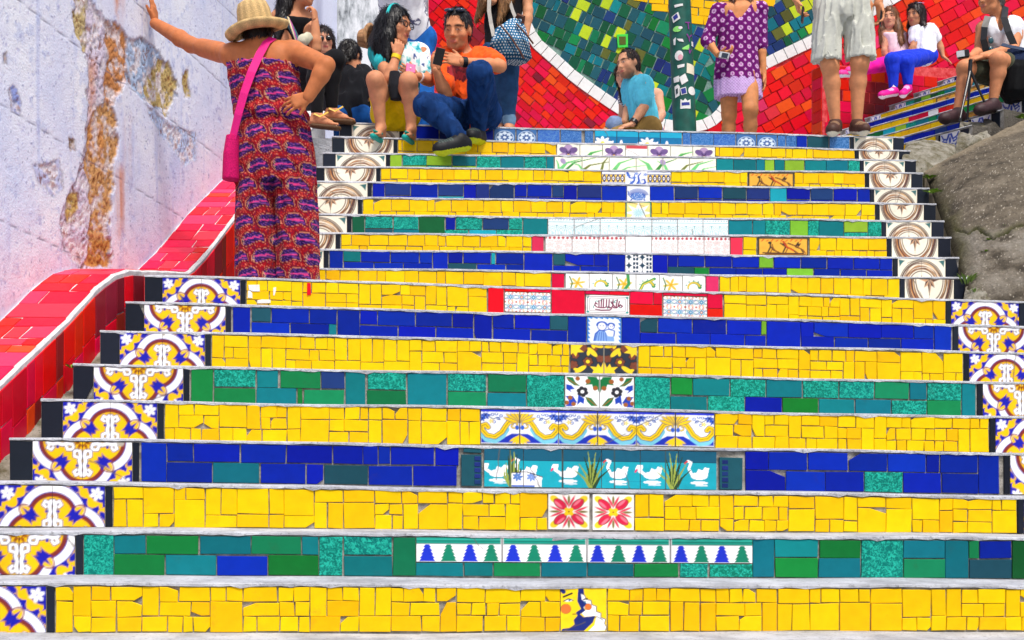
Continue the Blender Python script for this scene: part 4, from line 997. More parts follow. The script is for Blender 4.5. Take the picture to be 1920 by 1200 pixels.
    # back and rims give the wall its thickness
    n0 = len(V); bk = np.array([(wallX(z) - .3, z, EYE + h) for z, h in ((2, -1.48), (12.2, -1.48), (12.2, 6.5), (2, 6.5))])
    V = np.concatenate([V, bk]); cc = np.concatenate([c.reshape(-1, 3), np.tile(lin((215, 215, 235)), (4, 1))])
    fl = f.tolist() + [[n0 + 3, n0 + 2, n0 + 1, n0], [int(i[-1, 0]), int(i[-1, -1]), n0 + 2, n0 + 3], [int(i[0, -1]), n0 + 1, n0 + 2, int(i[-1, -1])], [int(i[0, 0]), int(i[-1, 0]), n0 + 3, n0]]
    o = mk('plaster_wall', V, fl, M['wallv'], base=(wallX(7), 7, 0), smooth=True, cols=cc)
    return tag(o, 'tall pale lavender plaster wall with peeling patches and rust streaks', 'wall')
M['wallv'] = vcol_mat('peeling_plaster', rough=0.9, spec=.15, bump=0.35, bscale=90, var=.05, vscale=50)
make_wall()

# white mould-stained wall at the head of the stairs
def streak_mat():
    m, nt, b = new_mat('mould_stained_plaster')
    tc = N(nt, 'ShaderNodeTexCoord'); mp = N(nt, 'ShaderNodeMapping'); mp.inputs['Scale'].default_value = (1, 1, .35); L(nt, tc.outputs['Object'], mp.inputs['Vector'])
    n1 = N(nt, 'ShaderNodeTexNoise'); n1.inputs['Scale'].default_value = 6; n1.inputs['Detail'].default_value = 9; n1.inputs['Roughness'].default_value = .7; L(nt, mp.outputs[0], n1.inputs['Vector'])
    cr = N(nt, 'ShaderNodeValToRGB'); e = cr.color_ramp.elements
    e[0].position = .40; e[0].color = (.10, .11, .12, 1); e[1].position = .56; e[1].color = (.74, .76, .78, 1)
    x = cr.color_ramp.elements.new(.47); x.color = (.42, .45, .47, 1)
    L(nt, n1.outputs[0], cr.inputs[0]); L(nt, cr.outputs[0], b.inputs['Base Color']); b.inputs['Roughness'].default_value = .9
    bp = N(nt, 'ShaderNodeBump'); bp.inputs['Strength'].default_value = .3; L(nt, n1.outputs[0], bp.inputs['Height']); L(nt, bp.outputs[0], b.inputs['Normal'])
    return m
M['mould'] = streak_mat()
mb = MB(); a, b_ = W(540, 0, 12.2), W(798, 0, 12.2)
mb.hexa([(a.x, 12.2, 3.6), (b_.x, 12.25, 3.6), (b_.x, 12.6, 3.6), (a.x, 12.6, 3.6), (a.x, 12.2, 7.6), (b_.x, 12.25, 7.6), (b_.x, 12.6, 7.6), (a.x, 12.6, 7.6)])
tag(mb.build('stained_wall', M['mould']), 'white wall with grey mould stains behind the seated women', 'wall')

# ------------------------------------------------------------------ red tiled kerb wall along the plaster wall
KZ = [3.4, 5.0, 5.79, 6.4, 6.72, 6.9, 7.08, 7.3, 7.6, 7.9, 8.15, 8.7, 9.46, 10.7]
KH = [-1.12, -.17, .315, .65, .85, .935, .985, 1.01, 1.05, 1.085, 1.22, 1.57, 2.0, 2.75]
def kh(z): return float(np.interp(z, KZ, KH))
KW = .32
def ktop(w, z, o):
    s = (kh(z + .05) - kh(z - .05)) / .1; n = Vector((0, -s, 1)).normalized()
    return Vector((wallX(z) + w, z, EYE + kh(z))) + n * o
def kside(z, d, o):
    return Vector((wallX(z) + KW + o, z - .146 * o, EYE + kh(z) - .012 + d))
kv = []; kf = []; zz = np.linspace(3.4, 10.7, 120)
for z in zz:
    x = wallX(z); h = EYE + kh(z); wv = random.uniform(-.004, .004)
    kv += [(x - .02, z, h - .6), (x - .02, z, h), (x + KW - .008, z, h + .003 + wv * .5), (x + KW + .003, z, h - .006 + wv * .5), (x + KW, z, h - .03), (x + KW, z, h - .62)]
for i in range(len(zz) - 1):
    for j in range(5): kf.append((i * 6 + j, i * 6 + j + 1, (i + 1) * 6 + j + 1, (i + 1) * 6 + j))
    kf.append((i * 6 + 5, i * 6, (i + 1) * 6, (i + 1) * 6 + 5))
kf.append((0, 5, 4, 3, 2, 1)); nn = (len(zz) - 1) * 6; kf.append(tuple(nn + q for q in range(6)))
kerb = tag(mk('kerb_wall', kv, kf, M['wjoint'], base=(wallX(7) + .16, 7, EYE)), 'low red tiled kerb wall rising beside the plaster wall', 'kerb wall')
z = 4.9; flip = 0
KT = ['p', 'r', 'r', 'p', 'r', 'r', 'o', 'r', 'p']
while z < 9.9:
    dz = random.choice((.07, .09, .12, .13)); e = z + dz
    js = lambda: random.uniform(-.004, .004)
    cuts = [0.008, KW - .014] if random.random() < .15 else ([0.008, random.choice((.10, .16, .2, .23)), KW - .014] if random.random() < .6 else [0.008, .10 + random.uniform(-.02, .02), .20 + random.uniform(-.02, .02), KW - .014])
    for a, b_ in zip(cuts[:-1], cuts[1:]):
        q = [(a + .003 + js(), z + .003 + js()), (b_ - .003 + js(), z + .003 + js()), (b_ - .003 + js(), e - .003 + js()), (a + .003 + js(), e - .003 + js())]
        c = random.choice(KT); slab({'p': 'pink_tile', 'r': 'red_tile', 'o': 'orange_tile'}[c], q, ktop, .007, M[c], kerb)
    z = e
z = 5.0
KS = ['r', 'r', 'dr', 'r', 'o', 'r', 'dr', 'r']  # dark red mixed in to paint the side's shade into its tiles
while z < 9.4:
    dz = random.choice((.07, .09, .11, .13)); e = z + dz; js = lambda: random.uniform(-.005, .005); mid = -.20 + random.uniform(-.03, .03)
    for lo, hi in ((mid + .003, -.016), (-.36, mid - .003)):
        q = [(z + .003 + js(), lo + js()), (e - .003 + js(), lo + js()), (e - .003 + js(), hi), (z + .003 + js(), hi)]
        c = random.choice(KS); slab({'p': 'pink_tile', 'r': 'red_tile', 'o': 'orange_tile', 'dr': 'dark_red_tile'}[c], q, kside, .007, M[c], kerb)
    z = e
# mossy cement filling the gap between the kerb wall and the step ends
zs = np.linspace(4.0, 7.3, 90); ws = np.linspace(-.02, .26, 10)
P = np.array([(wallX(z) + KW + w, z, kh(min(z, 6.75)) - .33 - .10 * w) for z in zs for w in ws]); P[:, 2] += EYE + vnoise(P, 9, 8, 4) * .022
idx = np.arange(len(P)).reshape(len(zs), len(ws)); f = np.stack([idx[:-1, :-1], idx[:-1, 1:], idx[1:, 1:], idx[1:, :-1]], -1).reshape(-1, 4)
tag(mk('cement_fillet', P, f, M['mossy'], smooth=True), 'mossy grey cement filling between the red kerb and step ends', 'cement', None, 'structure')

# ------------------------------------------------------------------ upper landing
fl = [W(420, 0, 10.25), W(1760, 0, 10.75)]
tag(mk('landing', [(-2.1, 10.2, EYE + 2.428), (3.05, 10.55, EYE + 2.428), (5.5, 15.4, EYE + 2.428), (-2.1, 15.4, EYE + 2.428), (-2.1, 10.2, EYE + 1.9), (3.05, 10.55, EYE + 1.9), (5.5, 15.4, EYE + 1.9), (-2.1, 15.4, EYE + 1.9)],
       [(0, 1, 2, 3), (4, 7, 6, 5), (0, 4, 5, 1), (1, 5, 6, 2), (2, 6, 7, 3), (3, 7, 4, 0)], M['cement'], base=(0, 12, EYE + 2.4)), 'pale cement landing at the head of the stairs', 'landing', None, 'structure')

# ------------------------------------------------------------------ mosaic wall behind the landing
ZM = 15.0
M['rj2'] = rough_mat('red_joint_mortar', lin((196, 40, 44)), lin((226, 96, 98)), scale=18, bump=.4, bscale=90); M['gj'] = rough_mat('grey_green_joint_mortar', lin((84, 122, 112)), lin((130, 158, 148)), scale=18, bump=.4, bscale=90)
def mpos(x, y, o): p = W(x, y, ZM - o); return p
mb = MB(); p0, p1 = W(770, 470, ZM), W(2150, -170, ZM)
mb.hexa([(p0.x, ZM, p0.z), (p1.x, ZM, p0.z), (p1.x, ZM + .35, p0.z), (p0.x, ZM + .35, p0.z), (p0.x, ZM, p1.z), (p1.x, ZM, p1.z), (p1.x, ZM + .35, p1.z), (p0.x, ZM + .35, p1.z)])
mural = tag(mb.build('mosaic_wall', M['rj2']), 'big mosaic wall of red, green and yellow tiles with white border', 'mosaic wall')
BORD = [(955, -60), (974, 5), (988, 55), (1008, 84), (1048, 119), (1075, 144), (1115, 173), (1165, 207), (1205, 227), (1264, 238), (1310, 240), (1345, 222), (1385, 165), (1433, 121), (1480, 98), (1523, 78), (1580, 48), (1640, 18), (1690, -12), (1740, -60)]
YPOLY = [(1170, -60), (1194, 0), (1214, 16), (1255, 34), (1300, 46), (1335, 68), (1385, 58), (1424, 13), (1451, 0), (1475, -60)]
def region(x, y):
    x, y = np.array([x]), np.array([y])
    if pt_poly(x, y, BORD)[0] < 0:
        return 'Y' if pt_poly(x, y, YPOLY)[0] < 0 else 'G'
    return 'R'
def bdist(x, y): return min(pt_seg(np.array([x]), np.array([y]), *BORD[i], *BORD[i + 1])[0] for i in range(len(BORD) - 1))
def mtile(name, pts, thick, mat, parent=mural):
    # polygon in photo rows (y down) -> metres on the wall
    q = [((x - 960) / F * ZM, (HOR - y) / F * ZM) for x, y in pts]
    area = sum(q[i][0] * q[(i + 1) % len(q)][1] - q[(i + 1) % len(q)][0] * q[i][1] for i in range(len(q)))
    if area < 0: q = q[::-1]
    return slab(name, q, lambda a, b, o: Vector((a, ZM - o, EYE + b)), thick, mat, parent, bev=.002)
def bricks(rot, cx, cy, wr, hr, x0, y0, x1, y1):
    c, s = math.cos(rot), math.sin(rot); out = []
    R_ = 900; v = -R_
    while v < R_:
        h = random.uniform(*hr); u = -R_ + random.uniform(0, 30)
        while u < R_:
            w = random.uniform(*wr); mx, my = u + w / 2, v + h / 2
            X, Y = cx + mx * c - my * s, cy + mx * s + my * c
            if x0 < X < x1 and y0 < Y < y1:
                j = lambda: random.uniform(-1.1, 1.1)
                out.append(((X, Y), [(cx + (a + j()) * c - (b + j()) * s, cy + (a + j()) * s + (b + j()) * c) for a, b in ((u + .7, v + .7), (u + w - .7, v + .7), (u + w - .7, v + h - .7), (u + .7, v + h - .7))]))
            u += w
        v += h
    return out
mtile('mortar_bed', BORD, .005, M['gj'])
GW = ['d'] * 6 + ['G'] * 6 + ['t'] * 5 + ['g'] * 3 + ['ye'] * 3 + ['n'] * 2 + ['e']
for (cxy, pts) in bricks(.42, 1150, 120, (9, 24), (17, 25), 955, -14, 1330, 250) + bricks(-.5, 1400, 60, (14, 24), (16, 24), 1330, -14, 1720, 250):
    if region(*cxy) == 'G' and bdist(*cxy) > 9:
        c = random.choice(GW); mtile({'ye': 'lime_tile', 'd': 'dark_teal_tile', 't': 'teal_tile', 'G': 'dark_green_tile', 'g': 'green_tile', 'n': 'navy_tile', 'e': 'olive_tile'}[c], pts, .012 + .003 * random.random() + (.0045 if cxy[0] > 1330 else 0), M[c])
for (cxy, pts) in bricks(.1, 1320, 20, (22, 34), (12, 18), 1160, -14, 1490, 90):
    if region(*cxy) == 'Y': mtile('yellow_tile', pts, .018, M['yo'])
for (cxy, pts) in bricks(.72, 1000, 150, (16, 30), (11, 16), 780, -14, 1340, 262) + bricks(-.5, 1600, 120, (18, 32), (14, 22), 1340, -14, 1960, 262):
    if region(*cxy) == 'R' and bdist(*cxy) > 9:
        if cxy[0] < 850 and cxy[1] > 150: continue
        c = random.choice(['r'] * 16 + ['o'] * 4 + ['p'] * 1 + (['dr'] * 2 if cxy[0] < 1300 else ['r'])); mtile({'p': 'pink_tile', 'r': 'red_tile', 'o': 'orange_tile', 'dr': 'dark_red_tile'}[c], pts, .012 + .003 * random.random() + (.0045 if cxy[0] > 1340 else 0), M[c])
mtile('green_box_tile', [(1156, 66), (1177, 65), (1177, 90), (1158, 91)], .03, plain('bright_green_plastic', (.04, .6, .05), .4)); mtile('olive_tile', [(1160, 70), (1173, 70), (1173, 85), (1161, 86)], .034, M['e'])
# white border bricks follow the curve
cum = [0]
for i in range(len(BORD) - 1): cum.append(cum[-1] + math.hypot(BORD[i + 1][0] - BORD[i][0], BORD[i + 1][1] - BORD[i][1]))
def bpt(t): return np.interp(t, cum, [b[0] for b in BORD]), np.interp(t, cum, [b[1] for b in BORD])
def bn(t):
    a, b = bpt(t - 9), bpt(t + 9); dx, dy = b[0] - a[0], b[1] - a[1]; l = math.hypot(dx, dy); return -dy / l, dx / l
t = 20
while t < cum[-1] - 30:
    w = random.uniform(17, 27); A, B = bpt(t + .6), bpt(t + w - .6); na, nb = bn(t), bn(t + w); hw = 10.5
    mtile('white_tile', [(A[0] - na[0] * hw, A[1] - na[1] * hw), (B[0] - nb[0] * hw, B[1] - nb[1] * hw), (B[0] + nb[0] * hw, B[1] + nb[1] * hw), (A[0] + na[0] * hw, A[1] + na[1] * hw)], .024, M['w'])
    t += w

# ------------------------------------------------------------------ the side flight climbing to the right
def art_swirl(a):
    a.c[:] = lin((246, 248, 252)); B = (40, 80, 190); a.X = a.X - .5; a.Y = a.Y - .5
    X = a.X; a.X = np.abs(X)
    for p in ([(.0, -.45), (.1, -.2), (.28, -.28), (.4, -.1)], [(.05, .4), (.15, .1), (.35, .2), (.44, .42)], [(.2, -.05), (.4, .05)], [(.3, -.45), (.42, -.35)]): a.fill(a.path(p, .055, .03), B)
    a.fill(a.spiral(.25, .0, .16, .03, 0, 5.5, .03), B); a.fill(a.ell(0, .05, .06, .2), B); a.X = X
SIDE = []
er = Vector((-.5, .866))
prevrow = None
for k in range(13):
    near = Vector((3.55 + .278 * k, 10.62 + .09 * k)); far = near + er * 3.1
    h = 2.60 + .15 * k
    SIDE.append(Row(far, near, h, h, h - .15, h - .15))
SCODE = ['y', 'b', 'y', 'g', 'y', 'b', 'y', 'g', 'y', 'b', 'y', 'g', 'y']
for k, row in enumerate(SIDE):
    ordn = ['lowest', 'second', 'third', 'fourth', 'fifth', 'sixth', 'seventh', 'eighth', 'ninth', 'tenth', 'eleventh', 'twelfth', 'thirteenth'][k]
    colname = {'y': 'yellow', 'b': 'dark blue', 'g': 'green'}[SCODE[k]]
    st = build_step(row, .34, .06, .10, '%s tiled step of the side flight at right, %s from below' % (colname, ordn), lip=.006, ends='concrete')
    s = .17; art_tile(row, st, 0.03, .17, 0, 1, art_swirl, (0, 1, 0, 1), 'patterned_tile', 30)
    end = row.len - .02
    while s < end - .23:
        w = random.choice((.09, .12, .13, .15)); w = min(w, end - .225 - s)
        if w < .03: break
        c = SCODE[k]
        if c == 'g': c = random.choice('ggtMGlc')
        elif c == 'b': c = random.choice('bbbbnn' if k != 5 else 'bbbm')
        elif random.random() < .3: c = 'yo'
        if k == 4 and 1.2 < s < 1.7: c = 'r' if (s < 1.35 or s > 1.55) else 'w'
        if c in ('y', 'yo'): tile(row, st, s, s + w, 0, .5, c); tile(row, st, s, s + w, .5, 1, c)
        else: tile(row, st, s, s + w, 0, 1, c)
        s += w
    if k == 2: art_tile(row, st, end - .62, end - .30, .1, .95, art_figures, (0, 2, 0, 1), 'painted_tile', 50, thick=.013)
    if k == 6: art_tile(row, st, .9, 1.5, .05, .95, art_figures, (0, 2, 0, 1), 'painted_tile', 50, thick=.013)
    tile(row, st, end - .222, end - .20, 0, 1, 'k', name='border_strip'); art_tile(row, st, end - .198, end, 0, 1, art_swirl, (0, 1, 0, 1), 'patterned_tile', 44)
    tile(row, st, end + .002, end + .085, 0, 1, 'k', name='black_tile')

# red seat wall beside the side flight
Q0, Q1 = Vector((3.22, 13.98)), Vector((5.6, 14.72)); qe = (Q1 - Q0).normalized(); qn = Vector((qe[1], -qe[0])); QL = (Q1 - Q0).length
def qpos(a, b, o): p = Q0 + qe * a + qn * o; return Vector((p[0], p[1], EYE + b))
def qtop(a): return 4.075 + .050 * a + (.02 if a > 1.05 else 0)
mb = MB()
for a0, a1, t0, t1 in ((0, 1.05, qtop(0), qtop(1.04)), (1.06, QL, qtop(1.07), qtop(QL))):
    mb.hexa([qpos(a0, 2.4, 0), qpos(a1, 2.4, 0), qpos(a1, 2.4, -.22), qpos(a0, 2.4, -.22), qpos(a0, t0, 0), qpos(a1, t1, 0), qpos(a1, t1, -.22), qpos(a0, t0, -.22)])
seatw = tag(mb.build('seat_wall', M['rj2']), 'low red tiled wall the two girls sit on', 'wall')
b = 2.45
while b < 4.2:
    a = .01 + random.uniform(0, .05)
    h = .115
    while a < QL - .03:
        w = random.choice((.12, .16, .2)); e = min(a + w, QL)
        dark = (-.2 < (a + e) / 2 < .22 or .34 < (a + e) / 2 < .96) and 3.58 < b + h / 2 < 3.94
        if b + h < qtop(a) - .005:
            hi = b + h - .004
            if qtop(a) - (b + h) < .06: hi = qtop(a) - .008
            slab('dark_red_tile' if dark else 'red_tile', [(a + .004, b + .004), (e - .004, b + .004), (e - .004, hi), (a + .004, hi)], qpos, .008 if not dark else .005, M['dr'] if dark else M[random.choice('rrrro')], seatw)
        a = e
    b += h

def epos(a, b, o): p = Q0 + qn * a - qe * o; return Vector((p[0], p[1], EYE + b))
b = 2.46
while b < 4.0:
    for a in (-.20,):
        slab('red_tile', [(a + .004, b + .004), (a + .19, b + .004), (a + .19, min(b + .111, qtop(0) - .01)), (a + .004, min(b + .111, qtop(0) - .01))], epos, .008, M[random.choice('rrro')], seatw)
    b += .115

# ------------------------------------------------------------------ weathered concrete ramp and rocks on the right
M['rampv'] = vcol_mat('weathered_ramp_concrete', rough=.92, spec=.12, bump=.6, bscale=130, var=.22, vscale=70)
def grid_patch(name, A, B, C, D, nu, nv, bulge, amp, freq, mat, skirt=1.2, seed=3, label='', cat=''):
    A, B, C, D = [np.array(q) for q in (A, B, C, D)]
    u = np.linspace(0, 1, nu); v = np.linspace(0, 1, nv); U, V = np.meshgrid(u, v); U = U.ravel()[:, None]; V = V.ravel()[:, None]
    P = (A * (1 - U) + D * U) * (1 - V) + (B * (1 - U) + C * U) * V
    nrm = np.cross(D - A, B - A); nrm = nrm / np.linalg.norm(nrm)
    bl = (np.sin(np.pi * np.clip(U * 1.0, 0, 1)) ** .6 * np.sin(np.pi * np.clip(V, 0, 1)) ** .6)
    P = P + nrm * (bl * bulge + vnoise(P, freq, seed, 5)[:, None] * amp)
    i = np.arange(nu * nv).reshape(nv, nu); f = np.stack([i[:-1, :-1], i[:-1, 1:], i[1:, 1:], i[1:, :-1]], -1).reshape(-1, 4).tolist()
    ring = list(i[0, :]) + list(i[1:, -1]) + list(i[-1, -2::-1]) + list(i[-2:0, 0]); n0 = len(P)
    low = P[ring].copy(); low[:, 2] -= skirt; P = np.concatenate([P, low]); m = len(ring)
    f += [[int(ring[k]), n0 + k, n0 + (k + 1) % m, int(ring[(k + 1) % m])] for k in range(m)]
    cc = None
    if name == 'concrete_ramp':
        Q = P[:n0]; px = 960 + F * Q[:, 0] / Q[:, 1]; py = HOR - F * (Q[:, 2] - EYE) / Q[:, 1]
        a1, a2, a3, a4 = vnoise(Q, 2.2, 31, 5), vnoise(Q, 9, 32, 5), vnoise(Q, 38, 33, 4), vnoise(Q, 90, 34, 2)
        c = np.tile(np.array([.185, .165, .135]), (n0, 1))
        def mx(m, col): m = np.clip(m, 0, 1)[:, None]; c[:] = c * (1 - m) + np.array(col) * m
        mx(a1 * 1.6 + .1, (.125, .112, .095)); mx(a2 * 1.5 - .2, (.27, .245, .205)); mx(-a2 * 1.6 - .25, (.075, .068, .058)); mx(a3 * 1.4 - .3, (.10, .09, .075)); mx((a4 * 1.5 - 1.05) * 3, (.55, .53, .48))
        mx(np.clip((py - 425 - a2 * 14) / 12, 0, 1) * np.clip(1 - (py - 425) / 240, 0, 1) * np.clip(.55 + a2, 0, 1), (.33, .32, .30))               # paler patch below the crack
        cr = [(1792, 432), (1815, 436), (1832, 428), (1862, 446), (1884, 436), (1905, 424), (1960, 410)]
        d = np.full(n0, 1e9)
        for q in range(len(cr) - 1): d = np.minimum(d, pt_seg(px, py, *cr[q], *cr[q + 1]))
        d = d + a3 * 1.6; mx(1.4 - d / 2.2, (.03, .028, .02)); mx(np.clip(1 - d / 9, 0, 1) * np.clip(a2 + .3, 0, 1), (.10, .12, .03))
        ed = U[:, 0]; mx(np.clip((.14 + a2 * .06 - ed) * 9, 0, 1) * np.clip(.5 + a1, 0, 1), (.085, .085, .04)); mx((.05 + a2 * .03 - ed) * 25, (.05, .045, .03)); mx((V[:, 0] - .90 + a2 * .05) * 12, (.34, .30, .23))  # last mix paints a lit top edge into the colour
        P[:n0] += nrm * (a2 * .006 + a3 * .004 + a4 * .003 - np.clip(1.4 - d / 2.2, 0, 1) * .02)[:, None]
        c *= np.array([.66, .62, .56])
        cc = np.concatenate([c, np.tile((.12, .11, .09), (len(P) - n0, 1))])
    o = mk(name, P, f, mat, smooth=True, cols=cc)
    return tag(o, label, cat)
grid_patch('concrete_ramp', W(1822, 575, 7.95), W(1732, 318, 10.0), W(1960, 205, 10.3), W(2060, 640, 7.5), 190, 230, .15, .016, 2.2, M['rampv'], 1.5, 3, 'large weathered grey concrete ramp right of the stairs', 'ramp')
grid_patch('concrete_bank', (2.98, 2.6, EYE - 1.45), (3.02, 7.9, EYE + .78), (6.2, 8.2, EYE + .9), (6.2, 2.6, EYE - 1.4), 30, 40, .05, .03, 2, M['concrete'], 1.6, 13, 'rough concrete bank sloping up beside the right end of the lower steps', 'bank')
grid_patch('rock', W(1690, 300, 9.95), W(1700, 266, 10.55), W(1790, 268, 10.62), W(1800, 330, 10.0), 30, 24, .05, .03, 6, M['mossy'], .6, 5, 'brown rock mound between the top step and side flight', 'rock')
grid_patch('rock', W(1792, 275, 10.50), W(1800, 232, 10.75), W(1856, 238, 10.8), W(1866, 272, 10.5), 24, 24, .05, .03, 7, M['mossy'], .5, 7, 'rounded rock at the end of the lowest side step', 'rock')
grid_patch('rock', W(1842, 250, 10.6), W(1845, 208, 10.9), W(1905, 214, 10.95), W(1925, 255, 10.6), 24, 24, .05, .03, 7, M['concrete'], .5, 9, 'grey rock with weeds below the crouched photographer', 'rock')
grid_patch('rock', W(1795, 620, 7.75), W(1812, 530, 8.2), W(1850, 520, 8.25), W(1925, 610, 7.75), 24, 24, .04, .03, 7, M['mossy'], .5, 11, 'mossy stone rubble at the foot of the concrete ramp', 'rock')

# weeds
M['leaf'] = plain('weed_leaf', (.16, .30, .02), .6, var=.3, bscale=9); M['grassy'] = plain('grass_blade', (.16, .27, .05), .6, var=.3, bscale=9)
def weed(px, py, d, size, n, label, broad=True, group='weeds among the stones'):
    base = W(px, py, d); mb = MB(); rs = random.Random(int(px * 7 + py))
    for q in range(n):
        a = rs.uniform(0, 6.28); l = size * rs.uniform(.5, 1.1); up = rs.uniform(.35, 1.1) if broad else rs.uniform(1.2, 2.6); w = l * (.26 if broad else .07)
        d1 = Vector((math.cos(a), math.sin(a), up)).normalized(); sd_ = d1.cross(Vector((0, 0, 1))).normalized()
        p0 = base + Vector((math.cos(a), math.sin(a), 0)) * size * rs.uniform(0, .35); p1 = p0 + d1 * l * .55; p2 = p0 + d1 * l + Vector((0, 0, -l * .22))
        mb.add([p0, p1 + sd_ * w, p2, p1 - sd_ * w, p1 + Vector((0, 0, -.15 * w))], [(0, 1, 4), (1, 2, 4), (2, 3, 4), (3, 0, 4)])
    tag(mb.build('weed', M['leaf'] if broad else M['grassy'], base=base), label, 'weed', group)
weed(1742, 335, 9.7, .06, 26, 'small leafy weed at the top corner of the concrete ramp')
weed(1748, 362, 9.3, .07, 30, 'leafy weed growing in the crack beside the black end tiles')
weed(1812, 535, 8.2, .11, 60, 'tuft of long grass at the foot of the ramp beside the stairs', False)
weed(1828, 552, 8.05, .06, 30, 'short grass tuft among mossy rubble', False)
weed(1858, 455, 8.5, .05, 22, 'small weed on the ramp face near its crack')
weed(1886, 436, 8.6, .07, 30, 'creeping weed in the ramp crack at the right edge', False)
weed(1848, 474, 8.4, .035, 16, 'tiny yellowish weed low on the ramp face')
weed(1880, 228, 10.7, .06, 26, 'weed on the grey rock beneath the photographer')
weed(1918, 222, 10.6, .07, 30, 'weed at the right edge of the photo beside the ramp top')
weed(134, 690, 6.3, .04, 18, 'sprig of moss weed at the foot of the red kerb')

# ------------------------------------------------------------------ green post with stickers
ZP = 10.9; PR_ = .092
def pc(y): return 1284 + (y - 245) * .041
M['post'] = plain('green_post_paint', (.006, .085, .062), .45, bump=.12, bscale=14, var=.25)
mb = MB(); pts = [W(pc(y), y, ZP) for y in (430, 245, 120, 0, -120, -260)]
mb.tube(pts, [PR_ * 1.12, PR_ * 1.02, PR_ * 1.0, PR_ * .98, PR_ * .96, PR_ * .94], 28)
post = tag(mb.build('lamp_post', M['post'], base=W(pc(430), 430, ZP), smooth=True), 'dark green metal post covered in stickers and graffiti', 'post')
def sticker(pts, col, name='sticker', lift=.002):
    cx, cy = sum(p[0] for p in pts) / len(pts), sum(p[1] for p in pts) / len(pts)
    ring = []
    for i in range(len(pts)):
        (x0, y0), (x1, y1) = pts[i], pts[(i + 1) % len(pts)]
        ring += [(x0 + (x1 - x0) * q / 4, y0 + (y1 - y0) * q / 4) for q in range(4)]
    def S3(x, y, o):
        off = (x - pc(y)) / F * ZP; r = PR_ + o; off = max(-r * .97, min(r * .97, off)); c = W(pc(y), y, ZP)
        return Vector((c.x + off, ZP - math.sqrt(r * r - off * off), c.z))
    vs = [S3(cx, cy, lift + .002)]; fs = []; rings = 4; n = len(ring)
    for k in range(1, rings + 1): vs += [S3(cx + (x - cx) * k / rings, cy + (y - cy) * k / rings, lift + .002) for x, y in ring]
    for i in range(n): fs.append((0, 1 + i, 1 + (i + 1) % n))
    for k in range(rings - 1):
        for i in range(n): fs.append((1 + k * n + i, 1 + (k + 1) * n + i, 1 + (k + 1) * n + (i + 1) % n, 1 + k * n + (i + 1) % n))
    mk(name, vs, fs, col, post)
SW = plain('sticker_white', (.72, .72, .70), .5); SB = plain('sticker_blue', (.02, .03, .25), .5); SG = plain('sticker_lime', (.25, .7, .15), .5); SP = plain('graffiti_purple', (.20, .03, .24), .5); SCr = plain('sticker_cream', (.75, .68, .52), .5); SPk = plain('sticker_pink', (.7, .35, .4), .5); SN = plain('sticker_black', (.02, .04, .05), .5)
z4 = lambda x, y: (940 + x / 4.445, y / 4.445)
def st4(col, *p, **k): sticker([z4(*q) for q in p], col, **k)
def circ4(col, x, y, r, ry=None, **k): st4(col, *[(x + r * math.cos(q * .524), y + (ry or r) * math.sin(q * .524)) for q in range(12)], **k)
st4(SW, (1412, 160), (1462, 130), (1480, 185), (1425, 215)); st4(SB, (1420, 165), (1450, 142), (1462, 175), (1432, 195), lift=.004)
circ4(SG, 1455, 270, 34, 24); circ4(SW, 1480, 262, 18, 12, lift=.004)
st4(SW, (1430, 70), (1500, 62), (1502, 80), (1436, 92)); st4(SW, (1425, 350), (1445, 335), (1440, 400), (1428, 395)); st4(SW, (1450, 350), (1500, 355), (1508, 380), (1470, 372)); st4(SG, (1495, 430), (1555, 395), (1556, 440), (1500, 442))
circ4(SW, 1470, 490, 34, 42); circ4(SPk, 1480, 505, 20, 24, lift=.004); st4(SW, (1455, 570), (1515, 560), (1512, 585), (1460, 595)); st4(SW, (1575, 365), (1598, 360), (1600, 400), (1578, 402))
st4(SCr, (1534, 552), (1604, 560), (1602, 640), (1532, 634)); st4(SW, (1428, 665), (1470, 655), (1472, 705), (1432, 708)); st4(SW, (1470, 670), (1520, 640), (1546, 700), (1492, 735), lift=.004)
st4(SW, (1436, 740), (1462, 726), (1476, 745), (1474, 820), (1442, 835)); st4(SN, (1444, 765), (1460, 758), (1462, 800), (1448, 806), lift=.004)
st4(SW, (1478, 762), (1526, 750), (1536, 806), (1488, 818)); st4(SB, (1484, 768), (1522, 758), (1530, 800), (1494, 811), lift=.004); circ4(SW, 1578, 778, 33, 36)
st4(SW, (1480, 930), (1482, 850), (1500, 868), (1520, 845), (1540, 866), (1564, 850), (1566, 928)); st4(SB, (1490, 880), (1556, 876), (1558, 900), (1492, 905), lift=.004)
for p in (((1520, 212), (1566, 206), (1567, 216), (1521, 222)), ((1540, 214), (1550, 213), (1556, 268), (1546, 270)), ((1530, 312), (1540, 308), (1556, 338), (1550, 344)), ((1576, 306), (1584, 310), (1556, 342), (1550, 336)), ((1550, 338), (1558, 338), (1562, 372), (1554, 372)), ((1548, 428), (1558, 426), (1564, 470), (1556, 472)), ((1574, 430), (1580, 434), (1562, 470), (1556, 466))): st4(SP, *p, name='graffiti_stroke')
